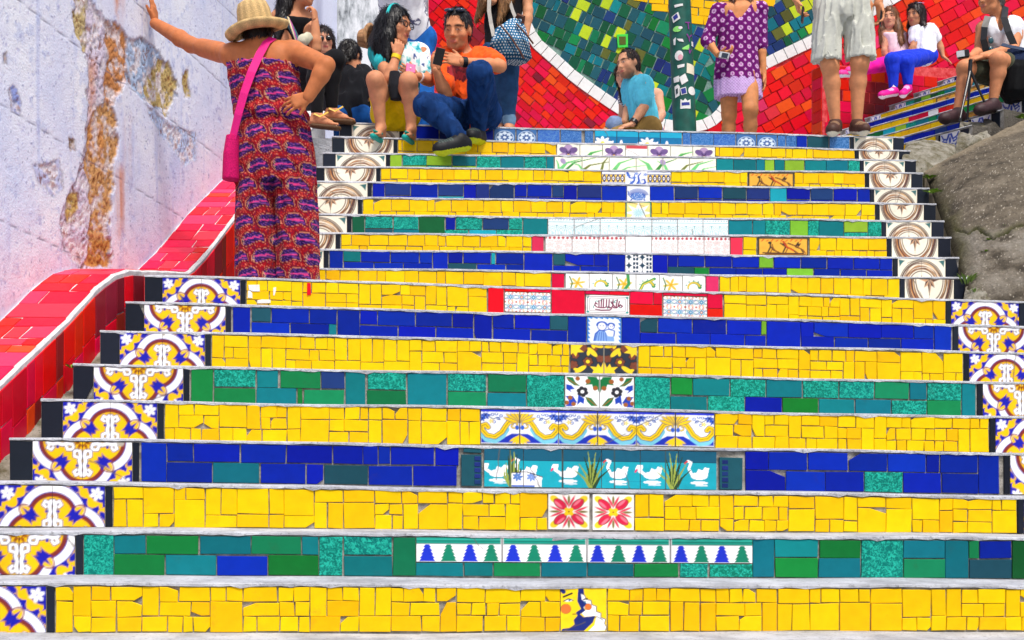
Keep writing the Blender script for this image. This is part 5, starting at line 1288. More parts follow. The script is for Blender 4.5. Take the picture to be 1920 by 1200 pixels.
# ------------------------------------------------------------------ figures: bodies and clothes grown as smooth implicit surfaces
def V3(*a): return np.array(a, float)
def nrm(v): v = np.asarray(v, float); return v / (np.linalg.norm(v) + 1e-12)
def cone(a, b, ra, rb=None, k=.02): return ('c', V3(*a), V3(*b), ra, ra if rb is None else rb, k, 'u')
def ball(a, r, k=.02): return cone(a, np.asarray(a) + V3(0, 0, 1e-4), r, r, k)
def ellp(c, ax, rad, k=.02, op='u'): return ('e', V3(*c), np.array(ax, float), V3(*rad), 0, k, op)
def carve(p): return p[:6] + ('s',)
def stackp(sl, right, fwd, k=.02): return ('k', sl, nrm(right), nrm(fwd), 0, k, 'u')     # slices (centre, half width, half depth) from top to bottom
def cut(p, n, k=0): return ('p', V3(*p), nrm(n), 0, 0, k, 'x')                      # remove the side n points to

def grow(prims, res=.008, fold=0, ffreq=22, seed=0, fdir=None):
    lo = V3(9e9, 9e9, 9e9); hi = -lo
    for p in prims:
        if p[6] != 'u': continue
        if p[0] == 'c': l = np.minimum(p[1] - p[3], p[2] - p[4]); h = np.maximum(p[1] + p[3], p[2] + p[4])
        elif p[0] == 'e': l = p[1] - p[3].max(); h = p[1] + p[3].max()
        else:
            cs = np.array([s[0] for s in p[1]]); rm = max(max(s[1], s[2]) for s in p[1]); l = cs.min(0) - V3(rm, rm, 0); h = cs.max(0) + V3(rm, rm, 0)
        lo = np.minimum(lo, l); hi = np.maximum(hi, h)
    lo -= .03; hi += .03; n = np.ceil((hi - lo) / res).astype(int) + 1
    gx, gy, gz = [lo[i] + np.arange(n[i]) * res for i in range(3)]
    f = np.full(n, .2, np.float32)
    for p in prims:
        if p[0] == 'p':
            d = (gx[:, None, None] - p[1][0]) * p[2][0] + (gy[None, :, None] - p[1][1]) * p[2][1] + (gz[None, None, :] - p[1][2]) * p[2][2]
            np.maximum(f, d.astype(np.float32), out=f); continue
        k = p[5]; m = .045 + k
        if p[0] == 'c': l = np.minimum(p[1] - p[3], p[2] - p[4]) - m; h = np.maximum(p[1] + p[3], p[2] + p[4]) + m
        elif p[0] == 'e': l = p[1] - p[3].max() - m; h = p[1] + p[3].max() + m
        else: cs = np.array([s[0] for s in p[1]]); rm = max(max(s[1], s[2]) for s in p[1]) + m; l = cs.min(0) - V3(rm, rm, m); h = cs.max(0) + V3(rm, rm, m)
        i0 = np.clip(np.floor((l - lo) / res).astype(int), 0, n - 1); i1 = np.clip(np.ceil((h - lo) / res).astype(int) + 1, 1, n)
        if (i1 <= i0).any(): continue
        X = gx[i0[0]:i1[0], None, None]; Y = gy[None, i0[1]:i1[1], None]; Z = gz[None, None, i0[2]:i1[2]]
        if p[0] == 'c':
            a, ab = p[1], p[2] - p[1]; t = np.clip(((X - a[0]) * ab[0] + (Y - a[1]) * ab[1] + (Z - a[2]) * ab[2]) / max(ab @ ab, 1e-10), 0, 1)
            d = np.sqrt((X - a[0] - t * ab[0]) ** 2 + (Y - a[1] - t * ab[1]) ** 2 + (Z - a[2] - t * ab[2]) ** 2) - (p[3] + (p[4] - p[3]) * t)
        elif p[0] == 'e':
            q = [((X - p[1][0]) * p[2][i][0] + (Y - p[1][1]) * p[2][i][1] + (Z - p[1][2]) * p[2][i][2]) / p[3][i] for i in range(3)]
            r = np.sqrt(q[0] ** 2 + q[1] ** 2 + q[2] ** 2); d = (r - 1) * p[3].min() if p[3].min() * 2.2 < p[3].max() else (r - 1) * r / (np.sqrt((q[0] / p[3][0]) ** 2 + (q[1] / p[3][1]) ** 2 + (q[2] / p[3][2]) ** 2) + 1e-6)
        else:
            sl = sorted(p[1], key=lambda s: s[0][2]); zs = [s[0][2] for s in sl]; Zf = Z.ravel()
            ip = lambda vals: np.interp(Zf, zs, vals)[None, None, :]
            cx, cy, rx, ry = ip([s[0][0] for s in sl]), ip([s[0][1] for s in sl]), ip([s[1] for s in sl]), ip([s[2] for s in sl])
            u = (X - cx) * p[2][0] + (Y - cy) * p[2][1]; v = (X - cx) * p[3][0] + (Y - cy) * p[3][1]
            r = np.sqrt((u / rx) ** 2 + (v / ry) ** 2); d = (r - 1) * np.minimum(rx, ry); d = np.maximum(d, np.maximum(zs[0] - Z, Z - zs[-1]))
        sub = f[i0[0]:i1[0], i0[1]:i1[1], i0[2]:i1[2]]
        d = d.astype(np.float32)
        if p[6] == 's':
            hh = np.clip(k - np.abs(-d - sub), 0, None) / max(k, 1e-6); sub[:] = np.maximum(sub, -d) + hh * hh * k * .25
        else:
            hh = np.clip(k - np.abs(d - sub), 0, None) / max(k, 1e-6); sub[:] = np.minimum(sub, d) - hh * hh * k * .25
    if fold:
        rs = np.random.default_rng(seed + 5); w = np.zeros(n, np.float32); ffreq = ffreq * (2.3 if ffreq < 40 else 1)
        for q in range(6):
            kx, ky, kz = rs.normal(size=3) * ffreq * (.6 + .25 * q); kz *= .55; ph = rs.random() * 6.28
            if fdir is not None: kz *= fdir
            w += np.sin(gx[:, None, None] * kx + gy[None, :, None] * ky + gz[None, None, :] * kz + ph).astype(np.float32) / (1 + .35 * q)
        f = f + np.where(np.abs(f) < .05, (np.abs(w) - .9) * fold * .55, 0)
    # surface nets
    s = f < 0
    c8 = np.zeros(n - 1, np.int8)
    for dx in (0, 1):
        for dy in (0, 1):
            for dz in (0, 1): c8 += s[dx:n[0] - 1 + dx, dy:n[1] - 1 + dy, dz:n[2] - 1 + dz]
    mask = (c8 > 0) & (c8 < 8); ids = np.full(mask.shape, -1, np.int64); I = np.argwhere(mask); ids[mask] = np.arange(len(I))
    acc = np.zeros((len(I), 3)); cnt = np.zeros(len(I))
    for ax in range(3):
        o1, o2 = [q for q in range(3) if q != ax]
        for da in (0, 1):
            for db in (0, 1):
                A = I.copy(); A[:, o1] += da; A[:, o2] += db; B = A.copy(); B[:, ax] += 1
                fa = f[A[:, 0], A[:, 1], A[:, 2]]; fb = f[B[:, 0], B[:, 1], B[:, 2]]; m = (fa < 0) != (fb < 0)
                t = np.where(m, fa / np.where(m, fa - fb, 1), 0); P = A.astype(float); P[:, ax] += t
                acc[m] += P[m]; cnt[m] += 1
    vs = lo + acc / np.maximum(cnt, 1)[:, None] * res
    faces = []
    for ax in range(3):
        o1, o2 = (ax + 1) % 3, (ax + 2) % 3
        sl0 = [slice(None)] * 3; sl1 = [slice(None)] * 3; sl0[ax] = slice(0, n[ax] - 1); sl1[ax] = slice(1, n[ax])
        ch = s[tuple(sl0)] != s[tuple(sl1)]; E = np.argwhere(ch); E = E[(E[:, o1] > 0) & (E[:, o2] > 0) & (E[:, o1] < n[o1] - 1) & (E[:, o2] < n[o2] - 1)]
        def cid(d1, d2): q = E.copy(); q[:, o1] += d1; q[:, o2] += d2; return ids[q[:, 0], q[:, 1], q[:, 2]]
        Q = np.stack([cid(-1, -1), cid(0, -1), cid(0, 0), cid(-1, 0)], 1); ins = s[E[:, 0], E[:, 1], E[:, 2]]
        Q[~ins] = Q[~ins][:, ::-1]; faces.append(Q)
    return vs, np.concatenate(faces)

def add_strands(v, f, c, n, ln, seed=1):
    "loose locks lying on a grown hair mass so that its outline is not smooth"
    rs = np.random.default_rng(seed); nv = np.zeros_like(v)
    fn = np.cross(v[f[:, 1]] - v[f[:, 0]], v[f[:, 2]] - v[f[:, 0]])
    for k in range(4): np.add.at(nv, f[:, k], fn)
    nv /= np.linalg.norm(nv, axis=1)[:, None] + 1e-12
    i = rs.integers(0, len(v), n); p = v[i].copy(); nn = nv[i]; g = np.tile(V3(0, 0, -1.0), (n, 1)) + rs.normal(size=(n, 3)) * .28
    ctr = v.mean(0); top = nn[:, 2] > .6; g[top] = (p[top] - ctr) * V3(1, 1, 0) * 6 + rs.normal(size=(top.sum(), 3)) * .4
    L_ = ln * (.5 + rs.random(n)); sh = .55 + .9 * rs.random(n); vs = []; cs = []
    p = p + nn * .001
    for s in range(4):
        d = g - nn * (g * nn).sum(1)[:, None]; d /= np.linalg.norm(d, axis=1)[:, None] + 1e-9
        sd = np.cross(d, nn); w = (.0022 if s < 3 else .0004); vs.append(np.stack([p - sd * w, p + sd * w], 1)); cs.append(np.repeat((c[i] * sh[:, None])[:, None, :], 2, 1))
        p = p + d * (L_ / 3)[:, None] + nn * .0022 + rs.normal(size=(n, 3)) * .0012; g[:, 2] -= .35
    V = np.stack(vs, 1).reshape(-1, 3); C = np.stack(cs, 1).reshape(-1, 3); b = len(v) + np.arange(n)[:, None] * 8
    F_ = np.concatenate([np.concatenate([b + 2 * s, b + 2 * s + 1, b + 2 * s + 3, b + 2 * s + 2], 1) for s in range(3)])
    return np.concatenate([v, V]), np.concatenate([f, F_]), np.concatenate([c, C])

def part(name, prims, mat, parent, col, res=.008, fold=0, seed=0, ffreq=22, fdir=None, extra=None, strands=None):
    v, f = grow(prims, res, fold, ffreq, seed, fdir)
    if extra is not None:
        for (v2, f2) in extra: f = np.concatenate([f, f2 + len(v)]); v = np.concatenate([v, v2])
    c = col(v) if callable(col) else np.tile(lin(col), (len(v), 1))
    if strands: v, f, c = add_strands(v, f, c, *strands)
    return mk(name, v, f, mat, parent, smooth=True, cols=c)

M['skin'] = vcol_mat('skin', rough=.58, spec=.22, var=.12, vscale=26, bump=.12, bscale=120, sss=.08)
M['cloth'] = vcol_mat('cloth', rough=.85, spec=.15, var=.10, vscale=35, bump=.25, bscale=240, sheen=.05)
M['denim'] = vcol_mat('denim', rough=.85, spec=.15, var=.28, vscale=16, bump=.35, bscale=260)
M['hair'] = vcol_mat('hair', rough=.42, spec=.4, var=.25, vscale=40, bump=.5, bscale=70)
M['straw'] = vcol_mat('straw', rough=.85, spec=.2, var=.2, vscale=160, bump=.7, bscale=190)
M['rubber'] = vcol_mat('shoe', rough=.6, spec=.3, var=.12, vscale=60)
M['plastic'] = plain('black_plastic', (.012, .012, .014), .3); M['lens'] = plain('dark_lens', (.02, .014, .012), .12, spec=.6); M['screen'] = plain('screen_glass', (.03, .04, .06), .15)
M['pinkplastic'] = plain('pink_phone_case', (.72, .05, .25), .4); M['silver'] = plain('silver_plastic', (.5, .52, .55), .35)

def head_axes(yaw, pitch=0, roll=0):
    y, p = R(yaw), R(pitch)
    f = V3(math.sin(y) * math.cos(p), -math.cos(y) * math.cos(p), -math.sin(p)); u0 = V3(0, 0, 1); r = nrm(np.cross(f, u0)); u = np.cross(r, f)
    if roll: c, s = math.cos(R(roll)), math.sin(R(roll)); r, u = r * c + u * s, u * c - r * s
    return r, f, u          # r = the figure's right hand side
class Head:
    def __init__(s, c, yaw, pitch=0, roll=0, sc=1.0, lid=0.0):
        s.lid = lid; s.c = V3(*c); s.r, s.f, s.u = head_axes(yaw, pitch, roll); s.k = sc; s.ax = [s.r, s.f, s.u]
    def p(s, x, y, z): return s.c + (s.r * x + s.f * y + s.u * z) * s.k
    def prims(s):
        k = s.k; P = s.p; E = lambda c, r, kk=.02, op='u': ellp(P(*c), s.ax, V3(*r) * k, kk, op)
        L_ = [E((0, -.012, .032), (.074, .094, .088), .03), E((0, .022, -.03), (.062, .068, .085), .03), cone(P(-.03, .045, -.085), P(.03, .045, -.085), .024 * k, .024 * k, .025), ball(P(0, .066, -.098), .022 * k, .025),
              cone(P(-.034, .076, .026), P(.034, .076, .026), .012 * k, .012 * k, .02), E((-.042, .052, -.028), (.024, .026, .026), .02), E((.042, .052, -.028), (.024, .026, .026), .02),
              cone(P(0, .086, .012), P(0, .106, -.030), .008 * k, .0125 * k, .010), cone(P(-.012, .092, -.034), P(.012, .092, -.034), .009 * k, .009 * k, .008)]
        for sx in (-1, 1): L_ += [carve(ball(P(sx * .032, .094, .006), .013 * k, .012)), ball(P(sx * .032, .077, .004), .0125 * k, .002), E((sx * .076, -.006, -.006), (.010, .020, .033), .008)]
        L_ += [cone(P(-.020, .086, -.060), P(.020, .086, -.060), .006 * k, .006 * k, .007), cone(P(-.016, .087, -.070), P(.016, .087, -.070), .0075 * k, .0075 * k, .007), carve(cone(P(-.022, .097, -.0645), P(.022, .097, -.0645), .003 * k, .003 * k, .003))]
        return L_
    def paint(s, v, c, hair=(20, 14, 12), lip=(176, 84, 80), beard=0, brow=True):
        q = (v - s.c) / s.k; x, y, z = q @ s.r, q @ s.f, q @ s.u; near = np.abs(z) < .16
        def mixm(m, col, a=1.0):
            m = (np.clip(m, 0, 1) * a * near)[:, None]; c[:] = c * (1 - m) + lin(col) * m
        front = y > .05
        if brow:
            for sx in (-1, 1): mixm(np.where(front, 1.2 - np.abs(np.hypot((x - sx * .034) / .026, (z - .0265 + .25 * np.abs(x - sx * .03)) / .0065)), 0) * 3, hair, .85)
        for sx in (-1, 1):
            lz = .002 - .003 * s.lid; hh = .0062 * (1 - .6 * s.lid); d = np.hypot((x - sx * .032) / .0145, (z - lz) / hh); mixm((1.05 - d) * 4 * front, (196, 176, 164)); mixm((1 - np.hypot(x - sx * .032, (z - lz) * 1.1) / .0064) * 4 * front * (d < 1.1), (30, 20, 16))
            mixm((1.2 - np.abs(d - 1.15) * 5) * front * (z > lz), (40, 24, 20), .8); mixm((1 - np.hypot((x - sx * .030) / .024, (z - .010) / .014)) * front, (120, 70, 50), .35)
        mixm((1 - np.hypot(x / .026, (z + .0645) / .0125)) * 4 * (y > .06), lip, .8)
        mixm((1 - np.abs(z + .0645) / .0018) * (np.abs(x) < .023) * (y > .06), (80, 30, 30), .8)
        mixm((1 - np.hypot((np.abs(x) - .042) / .024, (z + .03) / .022)) * front, (214, 110, 90), .25)
        if beard: mixm(np.clip((-z - .048 - .35 * np.clip(.05 - y, 0, 1)) * 60, 0, 1) * (y > .0) * (z > -.14) * np.clip((np.hypot(x / .03, (z + .062) / .014) - 1) * 3, 0, 1), hair, beard)
        return c
    def hair(s, long=None, vol=.012, open_face=1.0, cap_front=.0):
        "cap of hair, optionally long locks [(points in head space, radii)]"
        k = s.k; P = s.p
        L_ = [ellp(P(0, -.018, .036), s.ax, V3(.080 + vol, .098 + vol, .092 + vol) * k, .02), ellp(P(0, -.045, -.02), s.ax, V3(.070 + vol, .055 + vol, .08) * k, .03)]
        for pts, rr in (long or []):
            for i in range(len(pts) - 1): L_.append(cone(P(*pts[i]), P(*pts[i + 1]), rr[i] * k, rr[i + 1] * k, .02))
        L_.append(carve(ellp(P(0, .098, -.038 + cap_front), s.ax, V3(.066, .075, .108) * k * open_face, .02)))
        return L_

def hand_prims(w, d, n, side, curl=.5, spread=.25, thumb=.6, sc=1.0):
    """palm and five fingers. w wrist, d towards the fingers, n palm normal (direction the palm faces), side +1 / -1 puts the thumb"""
    w, d, n = V3(*w), nrm(d), V3(*n); n = nrm(n - d * (n @ d)); t = np.cross(d, n) * side; k = sc
    L_ = []
    for q, o in ((-.028, .010), (-.010, .0), (.010, .0), (.028, .006)): L_.append(cone(w + t * q * .7 * k + d * .012 * k, w + t * q * k + d * (.082 - o) * k, .015 * k, .0135 * k, .012))
    for i, (q, ln, rr) in enumerate(((.030, .070, .0088), (.010, .078, .0092), (-.010, .073, .0088), (-.029, .058, .0078))):
        p = w + t * q * k + d * (.084 - abs(q) * .15) * k; a = curl * (.5 + .12 * i) ; sp = (q / .03) * spread
        dr = nrm(d + t * sp * .5)
        for j, fr in enumerate((.46, .32, .22)):
            dd = nrm(dr * math.cos(a) + n * math.sin(a)); e = p + dd * ln * fr * k; L_.append(cone(p, e, rr * k * (1 - .07 * j), rr * k * (.93 - .07 * j), .004)); p = e; a += curl * .95
    p = w + t * .024 * k + d * .022 * k; dd = nrm(t * .9 * thumb + d * .75 + n * .25); e = p + dd * .040 * k; L_.append(cone(p, e, .0135 * k, .0105 * k, .012)); e2 = e + nrm(dd + d * .4 + n * .35 * curl) * .030 * k; L_.append(cone(e, e2, .0100 * k, .008 * k, .005))
    return L_

class Fig:
    def __init__(s, name, label, Z, J, skin=(205, 150, 112), sc=1.0, base=None, cat='person', group=None):
        s.Z, s.sc, s.skin = Z, sc, skin
        s.J = {k: np.array(W(v[0], v[1], Z + (v[2] if len(v) > 2 else 0))) for k, v in J.items()}
        b = base if base is not None else W(*([J.get('aL', J.get('pel', list(J.values())[0]))[0]] + [J.get('aL', J.get('pel', list(J.values())[0]))[1]]), Z)
        s.root = tag(empty(name, b), label, cat, group); s.head = None; s.body = []; s.hands = []
    def __getitem__(s, k): return s.J[k]
    def torso(s, inf=0.0, k=.05, low=1.0):
        J, q = s.J, s.sc; sl, sr, hl, hr = J['sL'], J['sR'], J['hL'], J['hR']; nk = J['neck']
        mid = lambda a, b, t: a * (1 - t) + b * t
        tl, tr = mid(nk, sl, .55) - V3(0, 0, .06 * q), mid(nk, sr, .55) - V3(0, 0, .06 * q); bl, br = mid(hl, hr, .16), mid(hr, hl, .16)
        wl, wr = mid(tl, bl, .6), mid(tr, br, .6); c = (wl + wr) / 2; wl, wr = mid(wl, c, .18), mid(wr, c, .18)
        r1, r2, r3 = .088 * q + inf, .080 * q + inf, .092 * q + inf
        return [cone(tl, wl, r1, r2, k), cone(tr, wr, r1, r2, k), cone(wl, bl, r2, r3, k), cone(wr, br, r2, r3, k), cone(mid(nk, sl, .78), mid(nk, sr, .78), .052 * q + inf, .052 * q + inf, k), cone((tl + tr) / 2, (bl + br) / 2, r1 * .95, r1 * .95, k)]
    def arm(s, sd, inf=0.0, fr=1.0, r=1.0):
        J, q = s.J, s.sc * r; a, e, w = J['s' + sd], J['e' + sd], J['w' + sd]; out = []
        if fr <= .5:
            t = fr / .5; return [cone(a, a * (1 - t) + e * t, .050 * q + inf, (.050 - .010 * t) * q + inf, .03)]
        out = [cone(a, e, .050 * q + inf, .037 * q + inf, .03), ball(a, .055 * q + inf, .03), cone(a * .7 + e * .3, a * .3 + e * .7, .046 * q + inf, .041 * q + inf, .02)]
        t = (fr - .5) / .5; m = e * .7 + w * .3; en = e * (1 - t) + w * t
        out += [cone(e, m, .039 * q + inf, .040 * q + inf, .02)] if t >= .3 else []
        out += [cone(m if t >= .3 else e, en, .040 * q + inf, (.040 - .013 * t) * q + inf, .02)]
        return out
    def leg(s, sd, inf=0.0, fr=1.0, r=1.0, calf=True):
        J, q = s.J, s.sc * r; h, kn, an = J['h' + sd], J['k' + sd], J['a' + sd]
        if fr <= .5: t = fr / .5; return [cone(h, h * (1 - t) + kn * t, .085 * q + inf, (.085 - .028 * t) * q + inf, .04)]
        t = (fr - .5) / .5; tdir = nrm((J['t' + sd] - an) * V3(1, 1, 0)) if 't' + sd in J else V3(0, -1, 0); ax_ = nrm(an - kn); tdir = nrm(tdir - ax_ * (tdir @ ax_)); c = kn * .68 + an * .32 - tdir * .016 * q; out = [cone(h, kn, .085 * q + inf, .056 * q + inf, .04), cone(h * .55 + kn * .45, kn, .066 * q + inf, .050 * q + inf, .04), ball(kn + tdir * .012 * q, .048 * q + inf, .03)]
        if t > .34: out += [cone(kn, c, .054 * q + inf, .054 * q + inf, .03), cone(c, kn * (1 - t) + an * t, .054 * q + inf, (.054 - .020 * t) * q + inf, .03)]
        else: out += [cone(kn, kn * (1 - t) + an * t, .054 * q + inf, .054 * q + inf, .03)]
        return out
    def toes(s, sd):
        a, t = s.J['a' + sd], s.J['t' + sd]; d = nrm((t - a) * V3(1, 1, .2)); sdv = nrm(np.cross(d, V3(0, 0, 1))); q = s.sc
        heel = a - d * .035 * q - V3(0, 0, .055 * q); b = a + d * .10 * q - V3(0, 0, .060 * q)
        L_ = [cone(a, heel, .032 * q, .026 * q, .02), cone(a - V3(0, 0, .01), b, .032 * q, .020 * q, .025), cone(heel, b, .024 * q, .020 * q, .02), cone(b - sdv * .018 * q, b + sdv * .018 * q, .019 * q, .018 * q, .015)]
        for k, (o, l, r) in enumerate(((-.026, .060, .0115), (-.011, .058, .0085), (.003, .053, .008), (.015, .046, .0078), (.026, .038, .0075))): L_.append(cone(b + sdv * o * q * (1 if sd == 'R' else -1), b + sdv * o * q * (1 if sd == 'R' else -1) + d * l * q - V3(0, 0, .006 * q), r * q, r * q, .006))
        return L_
    def foot(s, sd, inf=0.0):
        a, t = s.J['a' + sd], s.J['t' + sd]; q = s.sc; d = nrm((t - a) * V3(1, 1, .35)); heel = a - d * .03 * q - V3(0, 0, .045 * q); b = t - d * .04 * q
        return [cone(a, heel, .034 * q + inf, .030 * q + inf, .02), cone(a - V3(0, 0, .015), b, .036 * q + inf, .026 * q + inf, .02), cone(heel, b, .030 * q + inf, .030 * q + inf, .02), cone(b, t, .034 * q + inf, .022 * q + inf, .02)]
    def build_body(s, prims, paint=None, res=.0085):
        res = max(res, .0100) if s.Z > 9 else res
        pr = list(prims)
        if s.head is not None:
            pr += s.head.prims() + [cone(s.head.p(0, -.018, -.06), s.J['neck'], .050 * s.head.k, .058 * s.sc, .03)]
        ex = []
        for hp in s.hands: ex.append(grow(hp, .0055))
        def col(v):
            c = np.tile(lin(s.skin), (len(v), 1)); return paint(v, c) if paint else c
        return part('body', pr, M['skin'], s.root, col, res, extra=ex)
    def put(s, name, prims, mat, col, res=.0085, **k):
        if mat == 'hair' and 'strands' not in k: k['strands'] = (1500, .05)
        return part(name, prims, M[mat] if isinstance(mat, str) else mat, s.root, col, res, **k)

def ribbon(name, pts, w, t, mat, parent, nrmv=None, tagd=None):
    "a flat strap through points; nrmv gives the outward direction"
    pts = [Vector(p) for p in pts]; vs = []; fs = []
    for i, p in enumerate(pts):
        d = (pts[min(i + 1, len(pts) - 1)] - pts[max(i - 1, 0)]).normalized(); n = Vector(nrmv[i] if isinstance(nrmv, list) else nrmv).normalized(); sd_ = d.cross(n).normalized(); n = sd_.cross(d)
        vs += [p + sd_ * w / 2, p - sd_ * w / 2, p - sd_ * w / 2 + n * t, p + sd_ * w / 2 + n * t]
    for i in range(len(pts) - 1):
        for j in range(4): fs.append((i * 4 + j, i * 4 + (j + 1) % 4, (i + 1) * 4 + (j + 1) % 4, (i + 1) * 4 + j))
    fs.append((3, 2, 1, 0)); q = (len(pts) - 1) * 4; fs.append((q, q + 1, q + 2, q + 3))
    return mk(name, vs, fs, mat, parent)
def rbox(c, ax, half, k=.004):      # rounded slab as an mesh: bevelled box in axes ax
    mb = MB(); c = Vector(c); A = [Vector(a) for a in ax]; h = half; b = min(half) * .35
    vs = []; 
    for sx in (-1, 1):
        for sy in (-1, 1):
            for sz in (-1, 1):
                for ax_ in range(3):
                    d = [sx * (h[0] - b), sy * (h[1] - b), sz * (h[2] - b)]; d[ax_] += (sx, sy, sz)[ax_] * b; vs.append(c + A[0] * d[0] + A[1] * d[1] + A[2] * d[2])
    return vs
def slabbox(name, c, ax, half, mat, parent=None):
    import bmesh
    bm = bmesh.new()
    for v in rbox(c, ax, half): bm.verts.new(v)
    r = bmesh.ops.convex_hull(bm, input=bm.verts); bm.verts.ensure_lookup_table()
    vs = [tuple(v.co) for v in bm.verts]; bm.verts.index_update(); fs = [tuple(v.index for v in f.verts) for f in bm.faces]; bm.free()
    return mk(name, vs, fs, mat, parent)
def shoe(fig, sd, col, sole=(240, 240, 235), inf=.012, top=None, name='shoe'):
    a, t = fig.J['a' + sd], fig.J['t' + sd]; q = fig.sc; d = nrm((t - a) * V3(1, 1, .35)); heel = a - d * .035 * q - V3(0, 0, .05 * q); b = t - d * .03 * q
    pr = [cone(a - V3(0, 0, .02 * q), heel, .036 * q + inf, .030 * q + inf, .02), cone(a - V3(0, 0, .03 * q), b, .034 * q + inf, .026 * q + inf, .02), cone(heel, b, .030 * q + inf, .032 * q + inf, .02), cone(b, t, .034 * q + inf, .026 * q + inf, .02), cut(a + V3(0, 0, .022 * q), nrm(V3(0, 0, 1) - d * .35))]
    lowz = min(heel[2], b[2])
    def cf(v):
        c = np.tile(lin(col), (len(v), 1)); ln = np.interp((v - heel) @ d, [0, np.linalg.norm(t - heel)], [heel[2], t[2]]); c[v[:, 2] < ln - .016 * q - .3 * inf] = lin(sole)
        lace = (np.abs(np.sin(((v - heel) @ d) * 160)) > .55) & (v[:, 2] > ln + .028 * q) & (((v - heel) @ d) > .09 * q) & (((v - heel) @ d) < .19 * q); c[lace] = lin(top) if top is not None else c[lace] * 1.5
        return c
    return fig.put(name, pr, 'rubber', cf, .0065)
# ------------------------------------------------------------------ people
def wave_hair(col, dark=.55, freq=210, ax=(1, .6, .1)):
    def f(v):
        s = np.sin((v @ nrm(ax)) * freq + 3 * np.sin(v[:, 2] * 23)); k = 1 - dark * .5 * (1 - s) * .5
        return lin(col)[None, :] * k[:, None]
    return f
def paisley(v):
    v = v * 1.22; u = v[:, 0] / .172 + .30 * np.sin(v[:, 2] * 3); w = v[:, 2] / .118 + .12 * np.sin(v[:, 0] * 9)
    row = np.floor(w); a = (np.mod(u + .5 * np.mod(row, 2), 1) - .5) * .172; b = (w - row - .5) * .118
    c = np.tile(lin((146, 6, 22)), (len(v), 1))
    sw = np.sin(u * 31 + 2.2 * np.sin(w * 17)) * np.sin(w * 29 + 2.0 * np.sin(u * 19)); c[sw > .56] = lin((196, 70, 58)); c[sw < -.62] = lin((96, 10, 60))
    s2 = np.sin(u * 47 + w * 23) * np.sin(w * 51 - u * 13); c[s2 > .84] = lin((214, 120, 96))
    d = np.full(len(v), 9.0)
    for (x0, y0, r0, x1, y1, r1) in ((-.032, -.002, .040, .010, .010, .034), (.010, .010, .034, .046, .004, .018), (.046, .004, .018, .066, -.018, .006)):
        dx, dy = x1 - x0, y1 - y0; t = np.clip(((a - x0) * dx + (b - y0) * dy) / (dx * dx + dy * dy), 0, 1); d = np.minimum(d, np.hypot(a - x0 - t * dx, b - y0 - t * dy) - (r0 + (r1 - r0) * t))
    ring = (d > 0) & (d < .016); c[ring] = lin((112, 8, 34)); rim = (d > .004) & (d < .008); c[rim] = lin((190, 120, 90))
    ins = d < 0; c[ins] = lin((50, 24, 104)); fan = np.sin(np.arctan2(b, a + .075) * 26); st = ins & (fan > .35); c[st] = lin((26, 10, 58)); c[ins & (fan < -.8)] = lin((120, 60, 130)); core = ins & (np.abs(b - .004 - .1 * a) < .0045) & (d < -.008); c[core] = lin((214, 60, 130)); c[ins & (a < -.056) & (sw > .1)] = lin((180, 140, 110))
    return c

# --- woman in the paisley jumpsuit, back turned, one hand on the wall
ZA = 7.40
w1 = Fig('person', 'woman seen from behind in red paisley jumpsuit and straw hat, hand on wall', ZA, dict(neck=(486, 84, .0), sL=(436, 104, .02), sR=(552, 99, -.02), eL=(358, 84, .40), wL=(291, 44, .62), eR=(612, 122, -.16), wR=(578, 182, -.17), pel=(514, 250), hL=(484, 280), hR=(548, 280), kL=(480, 400), kR=(556, 400), aL=(480, 512), aR=(556, 512), tL=(478, 530, .16), tR=(560, 530, .16)), (186, 112, 68), 1.06, base=W(516, 534, ZA))
w1.head = Head(W(485, 60, ZA + .02), 176, 8, 6, .92)
wallp = w1['wL']; hp = hand_prims(W(290, 41, ZA + .635), (-.10, .12, 1), (-1, .15, 0), 1, .12, .35, .9, 1.0)
hr_ = hand_prims(w1['wR'], (-.92, -.06, -.34), (.1, .95, -.1), 1, .35, .45, .9, 1.0)
w1.hands = [hp, hr_]
w1.build_body(w1.torso(-.004) + w1.arm('L', .004) + w1.arm('R', .004) + w1.leg('L', -.01) + w1.leg('R', -.01) + w1.foot('L') + w1.foot('R') + [cone(w1['neck'], (w1['sL'] + w1['neck']) / 2 - V3(0, 0, .03), .05, .045, .05), cone(w1['neck'], (w1['sR'] + w1['neck']) / 2 - V3(0, 0, .03), .05, .045, .05)], res=.0075)
def SL(x, y, hw, dp, dz=0): return (np.array(W(x, y, ZA + dz)), hw / F * ZA, dp)
sx_, sy_ = (1, 0, 0), (0, 1, 0)
js = [stackp([SL(492, 122, 66, .128), SL(496, 160, 66, .135), SL(504, 200, 65, .135), SL(509, 216, 70, .150), SL(511, 224, 67, .145), SL(512, 229, 60, .125)], sx_, sy_, .012),
      stackp([SL(512, 226, 62, .13), SL(513, 242, 68, .145), SL(514, 275, 74, .165, .0), SL(516, 310, 76, .165), SL(517, 345, 75, .15)], sx_, sy_, .02),
      stackp([SL(482, 335, 37, .14), SL(479, 420, 37, .135), SL(480, 532, 37, .14)], sx_, sy_, .012), stackp([SL(553, 335, 40, .14), SL(557, 420, 40, .135), SL(559, 532, 41, .14)], sx_, sy_, .012)]
w1.put('jumpsuit', js, 'cloth', paisley, .0064, fold=.0125, ffreq=24, fdir=.3, seed=3)
